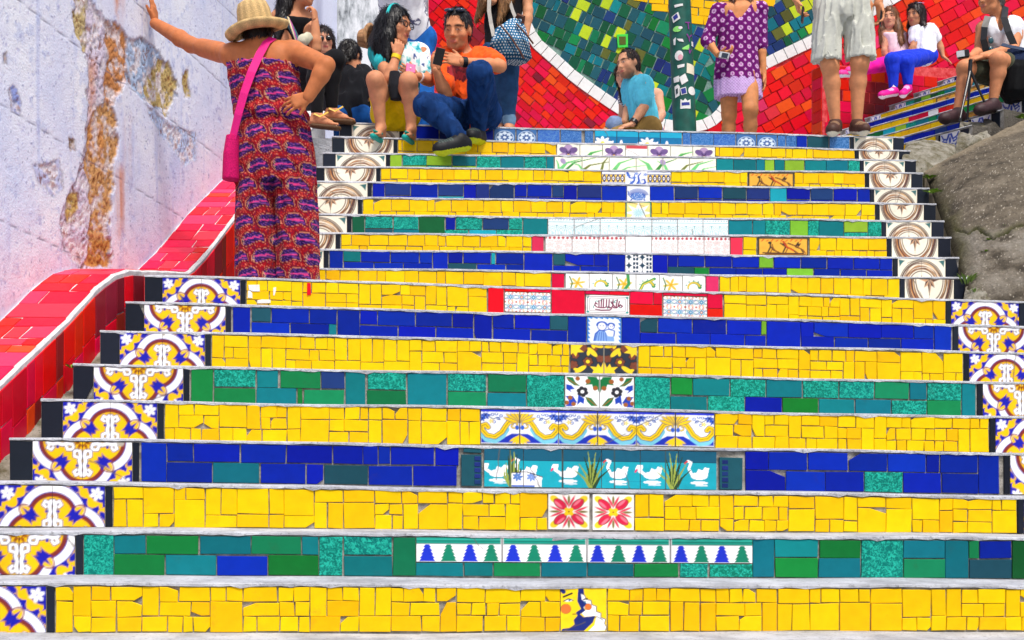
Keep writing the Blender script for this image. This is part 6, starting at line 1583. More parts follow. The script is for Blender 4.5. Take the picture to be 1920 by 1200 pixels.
# straw hat with a turned-up brim
hc = np.array(W(482, 58, ZA + .01)); hr3, hf3, hu3 = head_axes(180, -8, 10)
def hat_mesh(name, root, c, r, f, u, col, R0=.088, H=.125, brim=.165, up=.03, mat='straw'):
    n = 64; prof = [(0.02, H), (R0 * .55, H * .985), (R0 * .80, H * .90), (R0 * .92, H * .70), (R0 * .99, H * .35), (R0 * 1.04, .02), (R0 * 1.12, .004), (brim * .75, -.010), (brim * .93, .0), (brim, up * .6), (brim * 1.0, up), (brim * .985, up * .9), (brim * .9, -.004), (R0 * 1.1, -.008), (R0 * .98, .01), (R0 * .9, H * .6), (0.01, H * .9)]
    vs = []; fs = []
    for (rr, h) in prof:
        for k in range(n):
            t = 2 * math.pi * k / n; wob = 1 + .012 * math.sin(3 * t + 1) ; dip = -.016 * math.cos(2 * t) * (rr > R0 * 1.1) + .018 * math.sin(t + .6) * (rr > R0 * 1.3)
            vs.append(c + r * rr * wob * math.cos(t) + f * rr * wob * 1.1 * math.sin(t) + u * (h + dip))
    for i in range(len(prof) - 1):
        for k in range(n): fs.append((i * n + k, i * n + (k + 1) % n, (i + 1) * n + (k + 1) % n, (i + 1) * n + k))
    cc = np.tile(lin(col), (len(vs), 1)); cc *= (1 + .18 * np.sin(np.arange(len(vs)) * 2 * math.pi / n * 14))[:, None] * 1.0
    return mk(name, vs, fs, M[mat], root, smooth=True, cols=cc)
hat_mesh('hat', w1.root, hc, hr3, hf3, hu3, (202, 170, 118), .098, .165, .178, .034)
w1.put('hair', [ellp(w1.head.p(0, -.03, .0), w1.head.ax, V3(.076, .078, .055), .02), cone(w1.head.p(-.03, -.062, -.035), w1.head.p(.03, -.062, -.035), .02, .02, .02)], 'hair', wave_hair((34, 22, 18)), .008)
# magenta shoulder bag
bag = tag(empty('shoulder_bag', W(433, 335, ZA - .12)), 'magenta shoulder bag hanging at the jumpsuit woman\'s left hip', 'bag')
MG = vcol_mat('magenta_weave', rough=.8, spec=.2, var=.25, vscale=150, bump=.8, bscale=170); magc = plain('magenta_strap', (.72, .004, .20), .7, bump=.3, bscale=200)
sp = [W(512, 72, ZA - .045), W(500, 80, ZA - .085), W(488, 100, ZA - .115), W(472, 135, ZA - .155), W(458, 175, ZA - .16), W(447, 215, ZA - .15), W(440, 245, ZA - .13), W(436, 262, ZA - .12)]
ribbon('strap', sp, .046, .004, magc, bag, [(0.2, -.5, .9), (0, -.7, .7), (0, -1, .3), (-.1, -1, 0), (-.2, -1, 0), (-.3, -1, 0), (-.4, -1, 0), (-.4, -1, 0)])
part('pouch', [stackp([(np.array(W(437, 254, ZA - .10)), .036, .04), (np.array(W(434, 290, ZA - .10)), .040, .06), (np.array(W(433, 338, ZA - .10)), .043, .06)], nrm((1, -.25, 0)), nrm((.25, 1, 0)), .01)], MG, bag, (196, 10, 96), .006)

# --- seated woman in black, hand at her mouth
ZB = 9.85
w2 = Fig('person', 'seated woman in black vest and leggings, hand at her mouth', ZB, dict(neck=(553, 18), sL=(522, 34, -.02), sR=(574, 36, .08), eL=(540, 92, -.06), wL=(575, 120, -.10), eR=(592, 92, -.12), wR=(591, 40, -.14), pel=(548, 150, .22), hL=(538, 158, .2), hR=(562, 158, .2), kL=(597, 118, -.20), kR=(628, 112, -.16), aL=(594, 214, -.20), aR=(622, 204, -.12), tL=(640, 240, -.22), tR=(664, 222, -.14)), (200, 136, 98), 1.0, base=W(600, 246, ZB - .2))
w2.head = Head(W(566, -22, ZB - .03), 78, 6, 0, 1.05)
w2.hands = [hand_prims(w2['wR'], (-.1, .1, 1), (-.9, .2, -.1), -1, 1.0, .1, .6), hand_prims(w2['wL'], (.9, -.1, .1), (0, 0, -1), 1, .4, .2)]
w2.build_body(w2.torso(-.004) + w2.arm('L') + w2.arm('R') + w2.leg('L', -.006) + w2.leg('R', -.006) + w2.toes('L') + w2.toes('R'), lambda v, c: w2.head.paint(v, c))
w2.put('vest', w2.torso(.009) + [cut(w2['neck'] + V3(0, 0, -.05), (.1, -.3, 1))], 'cloth', (20, 20, 24), .009, fold=.004)
w2.put('leggings', w2.leg('L', .009, .97) + w2.leg('R', .009, .97) + [cone(w2['hL'], w2['hR'], .1, .1, .04)], 'cloth', (15, 15, 19), .009, fold=.003)
w2.put('hair', w2.head.hair([([(.05, -.05, .0), (.05, -.09, -.12), (.06, -.10, -.26), (.08, -.11, -.40)], [.05, .055, .05, .02]), ([(-.05, -.05, .0), (-.04, -.08, -.14), (-.03, -.09, -.30)], [.05, .05, .03]), ([(0, -.08, 0), (0, -.11, -.15), (.02, -.12, -.33)], [.06, .06, .03])]), 'hair', wave_hair((22, 17, 18)), .008)
for sd in 'LR':
    a, t = w2['a' + sd], w2['t' + sd]; d = nrm((t - a) * V3(1, 1, .2))
    w2.put('sandal', [cone(a - V3(0, 0, .062) - d * .03, t - V3(0, 0, .026), .024, .026, .01), cut(a - V3(0, 0, .055), nrm(V3(0, 0, 1) - d * d[2]))] if False else [cone(a - V3(0, 0, .086) - d * .045, a - V3(0, 0, .088) + d * .165, .014, .016, .01), cone(a - V3(0, -.02, .086) - d * .03, a - V3(0, -.022, .088) + d * .15, .014, .016, .01), cone(a - V3(0, .02, .086) - d * .03, a - V3(0, .022, .088) + d * .15, .014, .016, .01)], 'rubber', (86, 60, 36), .006)
    ribbon('strap', [a + V3(-.04, -.0, -.02), a + V3(-.01, -.042, -.01), a + V3(.03, -.045, -.03), a + d * .09 + V3(0, -.036, .012)], .012, .004, plain('gold_strap', (.75, .5, .08), .4), w2.root, (0, -1, .3))
cl = tag(empty('cloth_bag', W(572, 84, ZB - .2)), 'crumpled cream cloth bag with striped strap beside the woman in black', 'bag')
part('pouch', [ball(W(568, 76, ZB - .22), .040, .03), ball(W(578, 70, ZB - .2), .034, .03), ball(W(560, 82, ZB - .2), .03, .03)], M['cloth'], cl, (196, 192, 168), .006, fold=.012, ffreq=50)
def stripes(v): q = np.mod((v[:, 0] + .35 * v[:, 2]) * 95, 4).astype(int); return np.array([lin((70, 50, 60)), lin((200, 190, 150)), lin((150, 70, 130)), lin((40, 90, 100))])[q]
part('strap', [cone(W(538, 36, ZB - .12), W(560, 78, ZB - .22), .020, .022, .01)], M['cloth'], cl, stripes, .004)

# --- woman in sunglasses behind
ZC = 11.2
w3 = Fig('person', 'woman in dark sunglasses peering out behind the seated woman in black', ZC, dict(neck=(604, 104), sL=(575, 120), sR=(634, 122), hL=(590, 215), hR=(622, 215), pel=(606, 215)), (206, 146, 116), .95, base=W(606, 300, ZC))
w3.head = Head(W(607, 77, ZC - .02), 14, 4, -6, .95)
w3.build_body(w3.torso(-.003), lambda v, c: w3.head.paint(v, c, lip=(170, 60, 70)), .009)
w3.put('shirt', w3.torso(.009) + [cut(w3['neck'] + V3(0, 0, -.04), (0, -.4, 1))], 'cloth', (24, 22, 28), .010, fold=.003)
w3.put('hair', w3.head.hair([([(.06, -.03, .02), (.07, -.03, -.10), (.08, -.02, -.2)], [.04, .04, .02]), ([(-.06, -.03, .02), (-.07, -.03, -.10)], [.04, .03])], .008), 'hair', wave_hair((44, 30, 28)), .008)
def sunglasses(fig, up=0.0, fw=0.0, rx=.029, rz=.022, frame=None):
    h = fig.head; g = empty('sunglasses', h.p(0, .1, .0)); g.parent = fig.root; g.location = Vector(h.p(0, .1, up)) - BASE[fig.root.name]; BASE[g.name] = Vector(h.p(0, .1, up))
    for sx in (-1, 1):
        part('lens', [ellp(h.p(sx * .033, .096 + fw, .002 + up), h.ax, V3(rx, .008, rz) * h.k, .004)], M['lensv'], g, (18, 12, 12), .0045)
        mbx = MB(); mbx.tube([h.p(sx * .060, .09 + fw, .006 + up), h.p(sx * .079, .06 + fw, .006 + up), h.p(sx * .083, -.02 + fw * .5, .004 + up)], .003, 6); mbx.build('temple', frame or M['plastic'], g)
M['lensv'] = vcol_mat('sunglass_lens', rough=.12, spec=.6, var=.02)
sunglasses(w3)

# --- man in black t-shirt bending forward, seen from behind
ZD = 10.35
m4 = Fig('person', 'man in black t-shirt seen from behind, bending over between the seated women', ZD, dict(neck=(662, 128, .0), sL=(640, 140, .0), sR=(682, 142, .04), eL=(636, 180, .05), wL=(655, 192, .0), eR=(696, 176, .0), wR=(668, 192, -.05), pel=(655, 220, -.04), hL=(644, 220, -.02), hR=(672, 220, -.02), kL=(640, 225, .35), kR=(690, 225, .35), aL=(650, 310, .3), aR=(690, 310, .3)), (186, 126, 92), 1.0, base=W(655, 268, ZD))
m4.head = Head(W(657, 108, ZD + .02), 150, 32, 10, .98)
m4.hands = [hand_prims(m4['wR'], (-.9, -.1, -.1), (0, 1, -.3), 1, .5)]
m4.build_body(m4.torso(-.004) + m4.arm('L') + m4.arm('R') + m4.leg('L', -.01) + m4.leg('R', -.01), None, .009)
m4.put('t_shirt', m4.torso(.013) + m4.arm('L', .014, .55) + m4.arm('R', .014, .55), 'cloth', (24, 25, 31), .008, fold=.014)
m4.put('jeans', m4.leg('L', .014) + m4.leg('R', .014) + [cone(m4['hL'], m4['hR'], .112, .112, .04)], 'denim', (22, 80, 150), .010, fold=.005)
m4.put('hair', m4.head.hair(None, .006), 'hair', wave_hair((24, 19, 18)), .007, fold=.010, ffreq=70, strands=(1300, .016))

# --- woman with turquoise headband
ZE = 9.78
w5 = Fig('person', 'seated woman with long black hair, turquoise headband and yellow shorts', ZE, dict(neck=(746, 88, .04), sL=(706, 98, .02), sR=(790, 100, .06), eL=(730, 146, -.16), wL=(744, 104, -.14), eR=(806, 152, -.02), wR=(780, 142, -.16), pel=(742, 216, .06), hL=(724, 214, .04), hR=(760, 214, .04), kL=(704, 150, -.30), kR=(766, 152, -.32), aL=(714, 238, -.22), aR=(771, 240, -.24), tL=(703, 252, -.36), tR=(762, 254, -.38)), (196, 134, 98), 1.0, base=W(740, 248, ZE))
w5.head = Head(W(742, 50, ZE - .02), 62, 4, 0, 1.12)
w5.hands = [hand_prims(w5['wL'], (.25, .1, 1), (-.4, .9, 0), 1, .8, .1, .5), hand_prims(w5['wR'], (-.85, -.15, .35), (.1, .9, .3), -1, .7, .2, .8)]
w5.build_body(w5.torso(-.004) + w5.arm('L') + w5.arm('R') + w5.leg('L') + w5.leg('R') + w5.toes('L') + w5.toes('R'), lambda v, c: w5.head.paint(v, c, lip=(186, 80, 84)), .0085)
def tiedye(v):
    n = vnoise(v * V3(1, 1, .6), 26, 4, 3); c = np.tile(lin((236, 246, 248)), (len(v), 1)); c[n > .12] = lin((150, 220, 222)); c[n > .42] = lin((40, 160, 176)); c[(n < -.62)] = lin((60, 90, 150)); c[v[:, 0] < W(728, 0, ZE).x] = lin((40, 170, 176)); return c
w5.put('blouse', w5.torso(.012) + w5.arm('L', .016, .22) + w5.arm('R', .013, .36) + [carve(ball(w5['neck'] + V3(0, -.05, .04), .080, .01))], 'cloth', tiedye, .0080, fold=.014)
w5.put('shorts', w5.leg('L', .012, .24) + w5.leg('R', .012, .24) + [cone(w5['hL'], w5['hR'], .112, .112, .04), cone(W(726, 228, ZE), W(760, 228, ZE), .06, .06, .05)], 'cloth', (234, 200, 10), .009, fold=.006)
w5.put('hair', w5.head.hair([([(.055, .0, .03), (.07, -.01, -.08), (.075, .0, -.20)], [.05, .055, .04]), ([(.0, -.08, .02), (.02, -.10, -.10), (.03, -.09, -.24)], [.07, .075, .05]), ([(.05, -.06, .0), (.06, -.06, -.12), (.06, -.05, -.25)], [.06, .065, .04])], .012, 1.0), 'hair', wave_hair((12, 12, 16), .5), .008)
h5 = w5.head
hb = [h5.p(.094 * math.cos(t), -.005, .036 + .108 * math.sin(t)) for t in np.linspace(-.1, math.pi + .1, 22)]
ribbon('headband', hb, .022, .006, plain('turquoise_cloth', (.02, .5, .5), .7), w5.root, [Vector(p) - Vector(h5.p(0, -.005, .03)) for p in hb])
ga = empty('glasses', h5.p(0, .1, 0)); ga.parent = w5.root; ga.location = Vector(h5.p(0, .1, 0)) - BASE[w5.root.name]; BASE[ga.name] = Vector(h5.p(0, .1, 0))
for sx in (-1, 1):
    mbx = MB(); mbx.tube([h5.p(sx * .034 + .026 * math.cos(t), .099, .002 + .018 * math.sin(t)) for t in np.linspace(0, 2 * math.pi, 17)], .0035, 6, cap=False); mbx.tube([h5.p(sx * .060, .095, .006), h5.p(sx * .084, .05, .008), h5.p(sx * .086, -.02, .004)], .0035, 6); mbx.build('rim', M['plastic'], ga)
for sd in 'LR':
    a, t = w5['a' + sd], w5['t' + sd]; d = nrm((t - a) * V3(1, 1, .1)); w5.put('flip_flop', [cone(a - V3(0, 0, .098) - d * .03, a - V3(0, 0, .098) + d * .2, .018, .020, .01), cone(a + d * .06 + V3(-.028, 0, -.06), a + d * .16 + V3(0, 0, -.055), .007, .007, .01), cone(a + d * .06 + V3(.028, 0, -.06), a + d * .16 + V3(0, 0, -.055), .007, .007, .01)], 'rubber', (10, 150, 140), .006)
def bracelet(fig, c, ax, r, w, mat, name='bracelet'):
    mbx = MB(); ax = nrm(ax); a = nrm(np.cross(ax, (.3, .2, .9))); b = np.cross(ax, a); rings = []
    n = 20; vs = []; fs = []
    for (rr, o) in ((r, -w / 2), (r + .005, -w / 2), (r + .005, w / 2), (r, w / 2)):
        vs += [V3(*c) + (a * math.cos(2 * math.pi * k / n) + b * math.sin(2 * math.pi * k / n)) * rr + ax * o for k in range(n)]
    for i in range(4):
        for k in range(n): fs.append((i * n + k, i * n + (k + 1) % n, ((i + 1) % 4) * n + (k + 1) % n, ((i + 1) % 4) * n + k))
    mk(name, vs, fs, mat, fig.root, smooth=False)
bracelet(w5, w5['wL'] * .93 + w5['eL'] * .07, w5['wL'] - w5['eL'], .030, .028, plain('yellow_strap', (.8, .6, .01), .5), 'wristwatch'); bracelet(w5, w5['wR'] * .75 + w5['eR'] * .25, w5['wR'] - w5['eR'], .033, .016, plain('white_band', (.75, .75, .75), .5))
hat_mesh('sun_hat', w5.root, np.array(W(694, 72, ZE + .16)), nrm((.15, .2, 1)), nrm((.2, 1, -.1)), nrm((-.95, .25, .1)), (176, 134, 96), .075, .09, .115, .012)
ph = nrm((.3, -.9, .3)); slabbox('phone', W(770, 128, ZE - .20), (nrm((.95, .25, -.12)), nrm(np.cross(ph, (.95, .25, -.12))), ph), (.034, .058 * .6, .006), M['pinkplastic']); tag(bpy.data.objects['phone'], 'pink cased phone held by the woman with the headband', 'phone')
mk('camera_mark', [W(770, 127, ZE - .21) + Vector((.006 * math.cos(t), -.004, .006 * math.sin(t))) for t in np.linspace(0, 6.28, 9)[:-1]], [tuple(range(8))], SW, bpy.data.objects['phone'])
bb = tag(empty('handbag', W(744, 190, ZE - .15)), 'black bag in the lap of the woman with yellow shorts', 'bag')
part('pouch', [stackp([(np.array(W(740, 134, ZE - .20)), .035, .03), (np.array(W(742, 160, ZE - .22)), .055, .035), (np.array(W(745, 188, ZE - .22)), .05, .035)], (1, 0, 0), (0, 1, 0), .01)], M['cloth'], bb, (26, 28, 34), .007); mbx = MB(); mbx.tube([W(742, 132, ZE - .12), W(730, 112, ZE - .08), W(722, 92, ZE - .03)], .009, 8); mbx.build('strap', M['plastic'], bb)

# --- person in white shirt leaning behind
ZF = 10.9
m6 = Fig('person', 'person in white t-shirt and blue jeans leaning forward behind the headband woman', ZF, dict(neck=(742, -40, -.1), sL=(722, -22, -.05), sR=(790, -28, -.05), eL=(726, 30, .25), wL=(736, 70, .3), eR=(782, 20, .25), wR=(776, 60, .3), pel=(778, 70, .1), hL=(764, 72, .1), hR=(792, 72, .1), kL=(762, 180, .0), kR=(795, 180, .0), aL=(762, 275, .1), aR=(795, 275, .1), tL=(755, 295, -.05), tR=(795, 295, -.05)), (206, 150, 116), 1.05, base=W(778, 296, ZF))
m6.head = Head(W(730, -75, ZF - .15), -30, 20, 0, 1.0)
m6.build_body(m6.torso(-.004) + m6.arm('L') + m6.arm('R') + m6.leg('L', -.01) + m6.leg('R', -.01) + m6.foot('L') + m6.foot('R'), lambda v, c: m6.head.paint(v, c), .011)
def sketch(v): n = np.abs(vnoise(v, 7, 9, 2)); c = np.tile(lin((240, 240, 244)), (len(v), 1)); c[n < .035] = lin((90, 90, 120)); return c
m6.put('t_shirt', m6.torso(.016) + m6.arm('L', .018, .4) + m6.arm('R', .018, .4), 'cloth', sketch, .010, fold=.006)
m6.put('jeans', m6.leg('L', .014) + m6.leg('R', .014) + [cone(m6['hL'], m6['hR'], .115, .115, .04)], 'denim', (28, 96, 176), .010, fold=.005)
m6.put('hair', m6.head.hair(None, .006), 'hair', wave_hair((30, 22, 20)), .010)

# --- man in orange shirt with a phone
ZG = 9.72
m7 = Fig('person', 'man in orange t-shirt and blue jeans sitting on the top step with a phone', ZG, dict(neck=(868, 100, .06), sL=(828, 112, .03), sR=(918, 112, .05), eL=(836, 178, -.16), wL=(818, 132, -.26), eR=(938, 124, -.18), wR=(866, 116, -.30), pel=(888, 214, .14), hL=(872, 216, .12), hR=(908, 214, .12), kL=(800, 198, -.36), kR=(900, 138, -.32), aL=(862, 256, -.42), aR=(896, 244, -.10), tL=(822, 279, -.50), tR=(884, 254, -.24)), (200, 132, 92), 1.12, base=W(880, 240, ZG))
m7.head = Head(W(858, 56, ZG - .04), -16, 16, 4, 1.20, .8)
m7.hands = [hand_prims(m7['wL'], (.0, -.1, 1), (.5, .6, 0), 1, .7, .1, .6, 1.1), hand_prims(m7['wR'], (-.95, -.1, .25), (.1, .8, -.2), -1, .45, .2, .9, 1.1)]
m7.build_body(m7.torso(-.004) + m7.arm('L') + m7.arm('R') + m7.leg('L', -.01) + m7.leg('R', -.01) + m7.foot('L', -.014) + m7.foot('R', -.014), lambda v, c: m7.head.paint(v, c, hair=(30, 24, 22), lip=(190, 100, 90), beard=.18), .0085)
def orange(v):
    c = np.tile(lin((250, 92, 30)), (len(v), 1)); a = np.array(W(862, 138, ZG)); q = np.hypot((v[:, 0] - a[0]) / .085, (v[:, 2] - a[2]) / .06); m = (q < 1 + .2 * vnoise(v, 30, 3, 2)) & (v[:, 1] < m7['neck'][1]); c[m] = lin((150, 40, 50)); c[m & (vnoise(v, 40, 5, 2) > .1)] = lin((90, 30, 40)); return c
m7.put('t_shirt', m7.torso(.015) + m7.arm('L', .02, .36) + m7.arm('R', .02, .30) + [carve(ball(m7['neck'] + V3(-.01, -.05, .05), .098, .01))], 'cloth', orange, .0080, fold=.017)
m7.put('jeans', m7.leg('L', .016, .97) + m7.leg('R', .016, .97) + [cone(m7['hL'], m7['hR'], .118, .118, .04)], 'denim', (15, 50, 100), .0080, fold=.020, ffreq=24)
m7.put('hair', m7.head.hair(None, .002, 1.06, .012), 'hair', wave_hair((36, 30, 30), .5), .007, fold=.008, ffreq=75, strands=(1300, .014))
m7.put('sunglasses', [ellp(m7.head.p(-.036, .050, .112), m7.head.ax, V3(.030, .026, .012) * 1.15, .006), ellp(m7.head.p(.036, .050, .112), m7.head.ax, V3(.030, .026, .012) * 1.15, .006), cone(m7.head.p(-.072, .03, .095), m7.head.p(-.086, -.05, .02), .004, .004, .003), cone(m7.head.p(.072, .03, .095), m7.head.p(.086, -.05, .02), .004, .004, .003)], M['lensv'], lambda v: np.tile(lin((40, 60, 80)), (len(v), 1)), .0055)
for sd in 'LR': shoe(m7, sd, (16, 18, 22), (186, 196, 10), .014, (60, 74, 70))
bracelet(m7, m7['wR'] * .94 + m7['eR'] * .06, m7['wR'] - m7['eR'], .033, .032, M['plastic'], 'wristwatch')
pn = nrm((.35, -.2, .3)); fr_ = nrm((.25, -.25, .95)); slabbox('phone', W(823, 106, ZG - .38), (nrm(np.cross(fr_, (.2, -1, .1))), nrm((.2, -1, -.2)), fr_), (.032, .006, .058), M['plastic']); tag(bpy.data.objects['phone.001'], 'black phone held up by the man in the orange shirt', 'phone')

# --- woman with the dotted backpack
ZH = 10.55
w8 = Fig('person', 'standing woman in black top and rolled jeans, turned away', ZH, dict(neck=(945, -60), sL=(912, -42, .03), sR=(985, -46, .0), eL=(905, 8, .0), wL=(926, 2, -.12), eR=(990, 20, -.05), wR=(985, 70, -.08), pel=(940, 92), hL=(928, 100), hR=(952, 100), kL=(932, 165, .03), kR=(954, 165, -.03), aL=(936, 232, .05), aR=(955, 232, -.02), tL=(930, 250, .2), tR=(966, 250, .14)), (206, 146, 108), .98, base=W(945, 254, ZH))
w8.head = Head(W(950, -95, ZH), 150, 0, 0, 1.0)
w8.hands = [hand_prims(w8['wR'], (-.1, 0, -1), (-1, 0, 0), 1, .4)]
w8.build_body(w8.torso(-.004) + w8.arm('L') + w8.arm('R') + w8.leg('L', -.006) + w8.leg('R', -.006) + w8.foot('L') + w8.foot('R'), None, .009)
w8.put('top', w8.torso(.012) + w8.arm('L', .014, .3) + w8.arm('R', .014, .3), 'cloth', (17, 16, 20), .009, fold=.005)
w8.put('jeans', w8.leg('L', .010, .90) + w8.leg('R', .010, .90) + [cone(w8['hL'], w8['hR'], .105, .105, .04)], 'denim', (40, 74, 112), .009, fold=.005)
for sd in 'LR':
    a, k_ = w8['a' + sd], w8['k' + sd]; w8.put('cuff', [cone(a * .86 + k_ * .14, a * .92 + k_ * .08, .054, .052, .01)], 'denim', (110, 146, 176), .008)
w8.put('hair', w8.head.hair([([(.03, -.06, 0), (.03, -.10, -.2), (.06, -.11, -.44), (.02, -.16, -.62)], [.06, .06, .055, .015]), ([(-.03, -.06, 0), (-.04, -.10, -.2), (-.10, -.15, -.42), (-.19, -.16, -.58)], [.06, .06, .055, .015])], .01), 'hair', wave_hair((146, 104, 62), .6), .009)
bp = tag(empty('backpack', W(960, 116, ZH - .2)), 'teal backpack with white dots on the standing woman\'s back', 'backpack')
def dots(v):
    c = np.tile(lin((10, 96, 140)), (len(v), 1)); u = (v[:, 0] + .4 * v[:, 1]) * 46; w_ = v[:, 2] * 46; w_ = w_ ; r_ = np.floor(w_); a = np.mod(u + .5 * np.mod(r_, 2), 1) - .5; b = w_ - r_ - .5
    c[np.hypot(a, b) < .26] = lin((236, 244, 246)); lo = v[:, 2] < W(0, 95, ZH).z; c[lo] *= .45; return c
part('sack', [stackp([(np.array(W(966, 38, ZH - .18)), .05, .05), (np.array(W(958, 55, ZH - .20)), .115, .085), (np.array(W(955, 85, ZH - .21)), .155, .10), (np.array(W(960, 108, ZH - .21)), .150, .095), (np.array(W(962, 118, ZH - .20)), .10, .07)], nrm((1, .12, 0)), nrm((-.12, 1, 0)), .02)], M['cloth'], bp, dots, .0055, fold=.008, ffreq=22)
brn = plain('brown_leather', (.09, .03, .015), .6)
for p in ([W(938, 46, ZH - .31), W(958, 70, ZH - .33), W(975, 96, ZH - .33), W(982, 110, ZH - .30)], [W(968, 44, ZH - .29), W(988, 66, ZH - .30), W(1000, 82, ZH - .27)]):
    mbx = MB(); mbx.tube(p, .007, 8); mbx.build('lace', brn, bp)
mbx = MB(); mbx.tube([W(965, 40, ZH - .2), W(972, 28, ZH - .24), W(982, 32, ZH - .26), W(980, 44, ZH - .24)], .014, 8); mbx.build('clasp', brn, bp)
tanv = plain('grey_webbing', (.42, .40, .36), .8)
ribbon('shoulder_strap', [W(918, -20, ZH - .14), W(917, 20, ZH - .17), W(921, 45, ZH - .19), W(926, 68, ZH - .24)], .03, .005, tanv, bp, (-.2, -1, 0)); ribbon('shoulder_strap', [W(946, -30, ZH - .13), W(955, 0, ZH - .16), W(962, 22, ZH - .18), W(968, 36, ZH - .2)], .026, .005, tanv, bp, (-.1, -1, 0))

# --- couple by the mosaic
ZI = 11.6
m9 = Fig('person', 'bearded man in light blue polo shirt sitting sideways by the mosaic', ZI, dict(neck=(1195, 146, .03), sL=(1182, 158, .16), sR=(1208, 160, -.10), eL=(1180, 200, .10), wL=(1170, 228, .0), eR=(1208, 200, -.14), wR=(1186, 232, -.20), pel=(1214, 240, .0), hL=(1205, 240, .08), hR=(1216, 242, -.08), kL=(1140, 250, .05), kR=(1150, 256, -.12), aL=(1138, 335, .05), aR=(1148, 335, -.12)), (218, 158, 122), 1.02, base=W(1205, 330, ZI))
m9.head = Head(W(1178, 121, ZI - .02), -50, 5, -10, 1.06)
m9.hands = [hand_prims(m9['wR'], (-.9, -.1, -.3), (0, .3, -1), -1, .4)]
m9.build_body(m9.torso(-.004) + m9.arm('L') + m9.arm('R') + m9.leg('L', -.01) + m9.leg('R', -.01), lambda v, c: m9.head.paint(v, c, hair=(38, 26, 22), beard=.6), .009)
m9.put('polo_shirt', m9.torso(.016) + m9.arm('L', .018, .34) + m9.arm('R', .022, .36) + [carve(ball(m9['neck'] + V3(-.03, -.02, .06), .085, .01))], 'cloth', (96, 208, 236), .008, fold=.014)
m9.put('shorts', m9.leg('L', .016, .45) + m9.leg('R', .016, .45) + [cone(m9['hL'], m9['hR'], .115, .115, .04)], 'cloth', (140, 112, 60), .010, fold=.005)
m9.put('hair', m9.head.hair(None, .0, 1.08, .02), 'hair', wave_hair((56, 44, 38), .5), .007, fold=.008, ffreq=75, strands=(1300, .014))
bracelet(m9, m9['wR'] * .9 + m9['eR'] * .1, m9['wR'] - m9['eR'], .032, .032, M['plastic'], 'wristwatch')
ZI2 = 11.95
w9 = Fig('person', 'woman sitting close behind the man in light blue, face at his chin', ZI2, dict(neck=(1186, 168), sL=(1172, 182, .05), sR=(1232, 178, -.02), eL=(1168, 215), wL=(1160, 240), eR=(1240, 214, -.10), wR=(1225, 240, -.2), pel=(1205, 250), hL=(1195, 252), hR=(1222, 252), kL=(1152, 234, -.32), kR=(1170, 245, -.2), aL=(1150, 330, -.3), aR=(1170, 330, -.2)), (222, 164, 134), .95, base=W(1205, 330, ZI2))
w9.head = Head(W(1171, 143, ZI2 - .16), -25, 4, -10, .95)
w9.build_body(w9.torso(-.004) + w9.arm('L') + w9.arm('R') + w9.leg('L', -.008) + w9.leg('R', -.008), lambda v, c: w9.head.paint(v, c), .009)
def bw(v): c = np.tile(lin((235, 235, 238)), (len(v), 1)); c[np.mod(v[:, 2] * 45, 1) < .4] = lin((30, 30, 50)); return c
w9.put('striped_top', w9.torso(.010) + [cut(w9['neck'] + V3(0, 0, -.03), (0, -.4, 1))], 'cloth', bw, .009)
w9.put('jeans', w9.leg('L', .012) + w9.leg('R', .012) + [cone(w9['hL'], w9['hR'], .108, .108, .04)], 'denim', (130, 152, 190), .010, fold=.005)
w9.put('hair', w9.head.hair([([(.05, -.05, 0), (.06, -.07, -.15)], [.05, .04])], .006), 'hair', wave_hair((60, 40, 28)), .009)

# --- woman in purple dress
ZJ = 11.26
w10 = Fig('person', 'woman in purple dotted dress with lace hem holding a small camera', ZJ, dict(neck=(1388, -4), sL=(1348, 22, .0), sR=(1424, 18, .02), eL=(1326, 76, -.02), wL=(1346, 103, -.14), eR=(1427, 80, .03), wR=(1432, 140, .0), pel=(1384, 130), hL=(1366, 140), hR=(1404, 138), kL=(1367, 215, .02), kR=(1407, 206, -.12), aL=(1364, 296, .06), aR=(1408, 296, -.06), tL=(1360, 308, -.10), tR=(1412, 308, -.22)), (208, 138, 88), .98, base=W(1386, 312, ZJ))
w10.head = Head(W(1388, -42, ZJ - .01), 8, 4, 0, 1.0)
w10.hands = [hand_prims(w10['wL'], (.85, -.3, .05), (.1, .2, 1), 1, .7, .1, .7), hand_prims(w10['wR'], (.05, -.05, -1), (-1, 0, 0), -1, .3, .15, .6)]
w10.build_body(w10.torso(-.006) + w10.arm('L', 0, 1, .92) + w10.arm('R', 0, 1, .92) + w10.leg('L') + w10.leg('R') + w10.foot('L') + w10.foot('R'), lambda v, c: w10.head.paint(v, c), .0085)
def SJ(x, y, hw, dp): return (np.array(W(x, y, ZJ)), hw / F * ZJ, dp)
zh = lambda y: W(0, y, ZJ).z
def purple(v):
    c = np.tile(lin((104, 10, 104)), (len(v), 1)); u = v[:, 0] * 14.0; w_ = v[:, 2] * 13.0; r_ = np.floor(w_); a = np.mod(u, 1) - .5; b = w_ - r_ - .5; d = np.hypot(a, b); c[d < .24] = lin((214, 172, 214)); c[d < .10] = lin((160, 80, 160))
    a2 = np.mod(u + .5, 1) - .5; b2 = np.mod(w_ + .5, 1) - .5; c[np.abs(a2) + np.abs(b2) < .16] = lin((206, 160, 206))
    sc_ = np.abs(np.sin(v[:, 0] * 42)) * .022; lace = v[:, 2] < zh(155) + sc_; c[lace] = lin((206, 176, 226)); la = lace & (np.sin(v[:, 0] * 260) * np.sin(v[:, 2] * 250) > .35); c[la] = lin((160, 110, 186)); return c
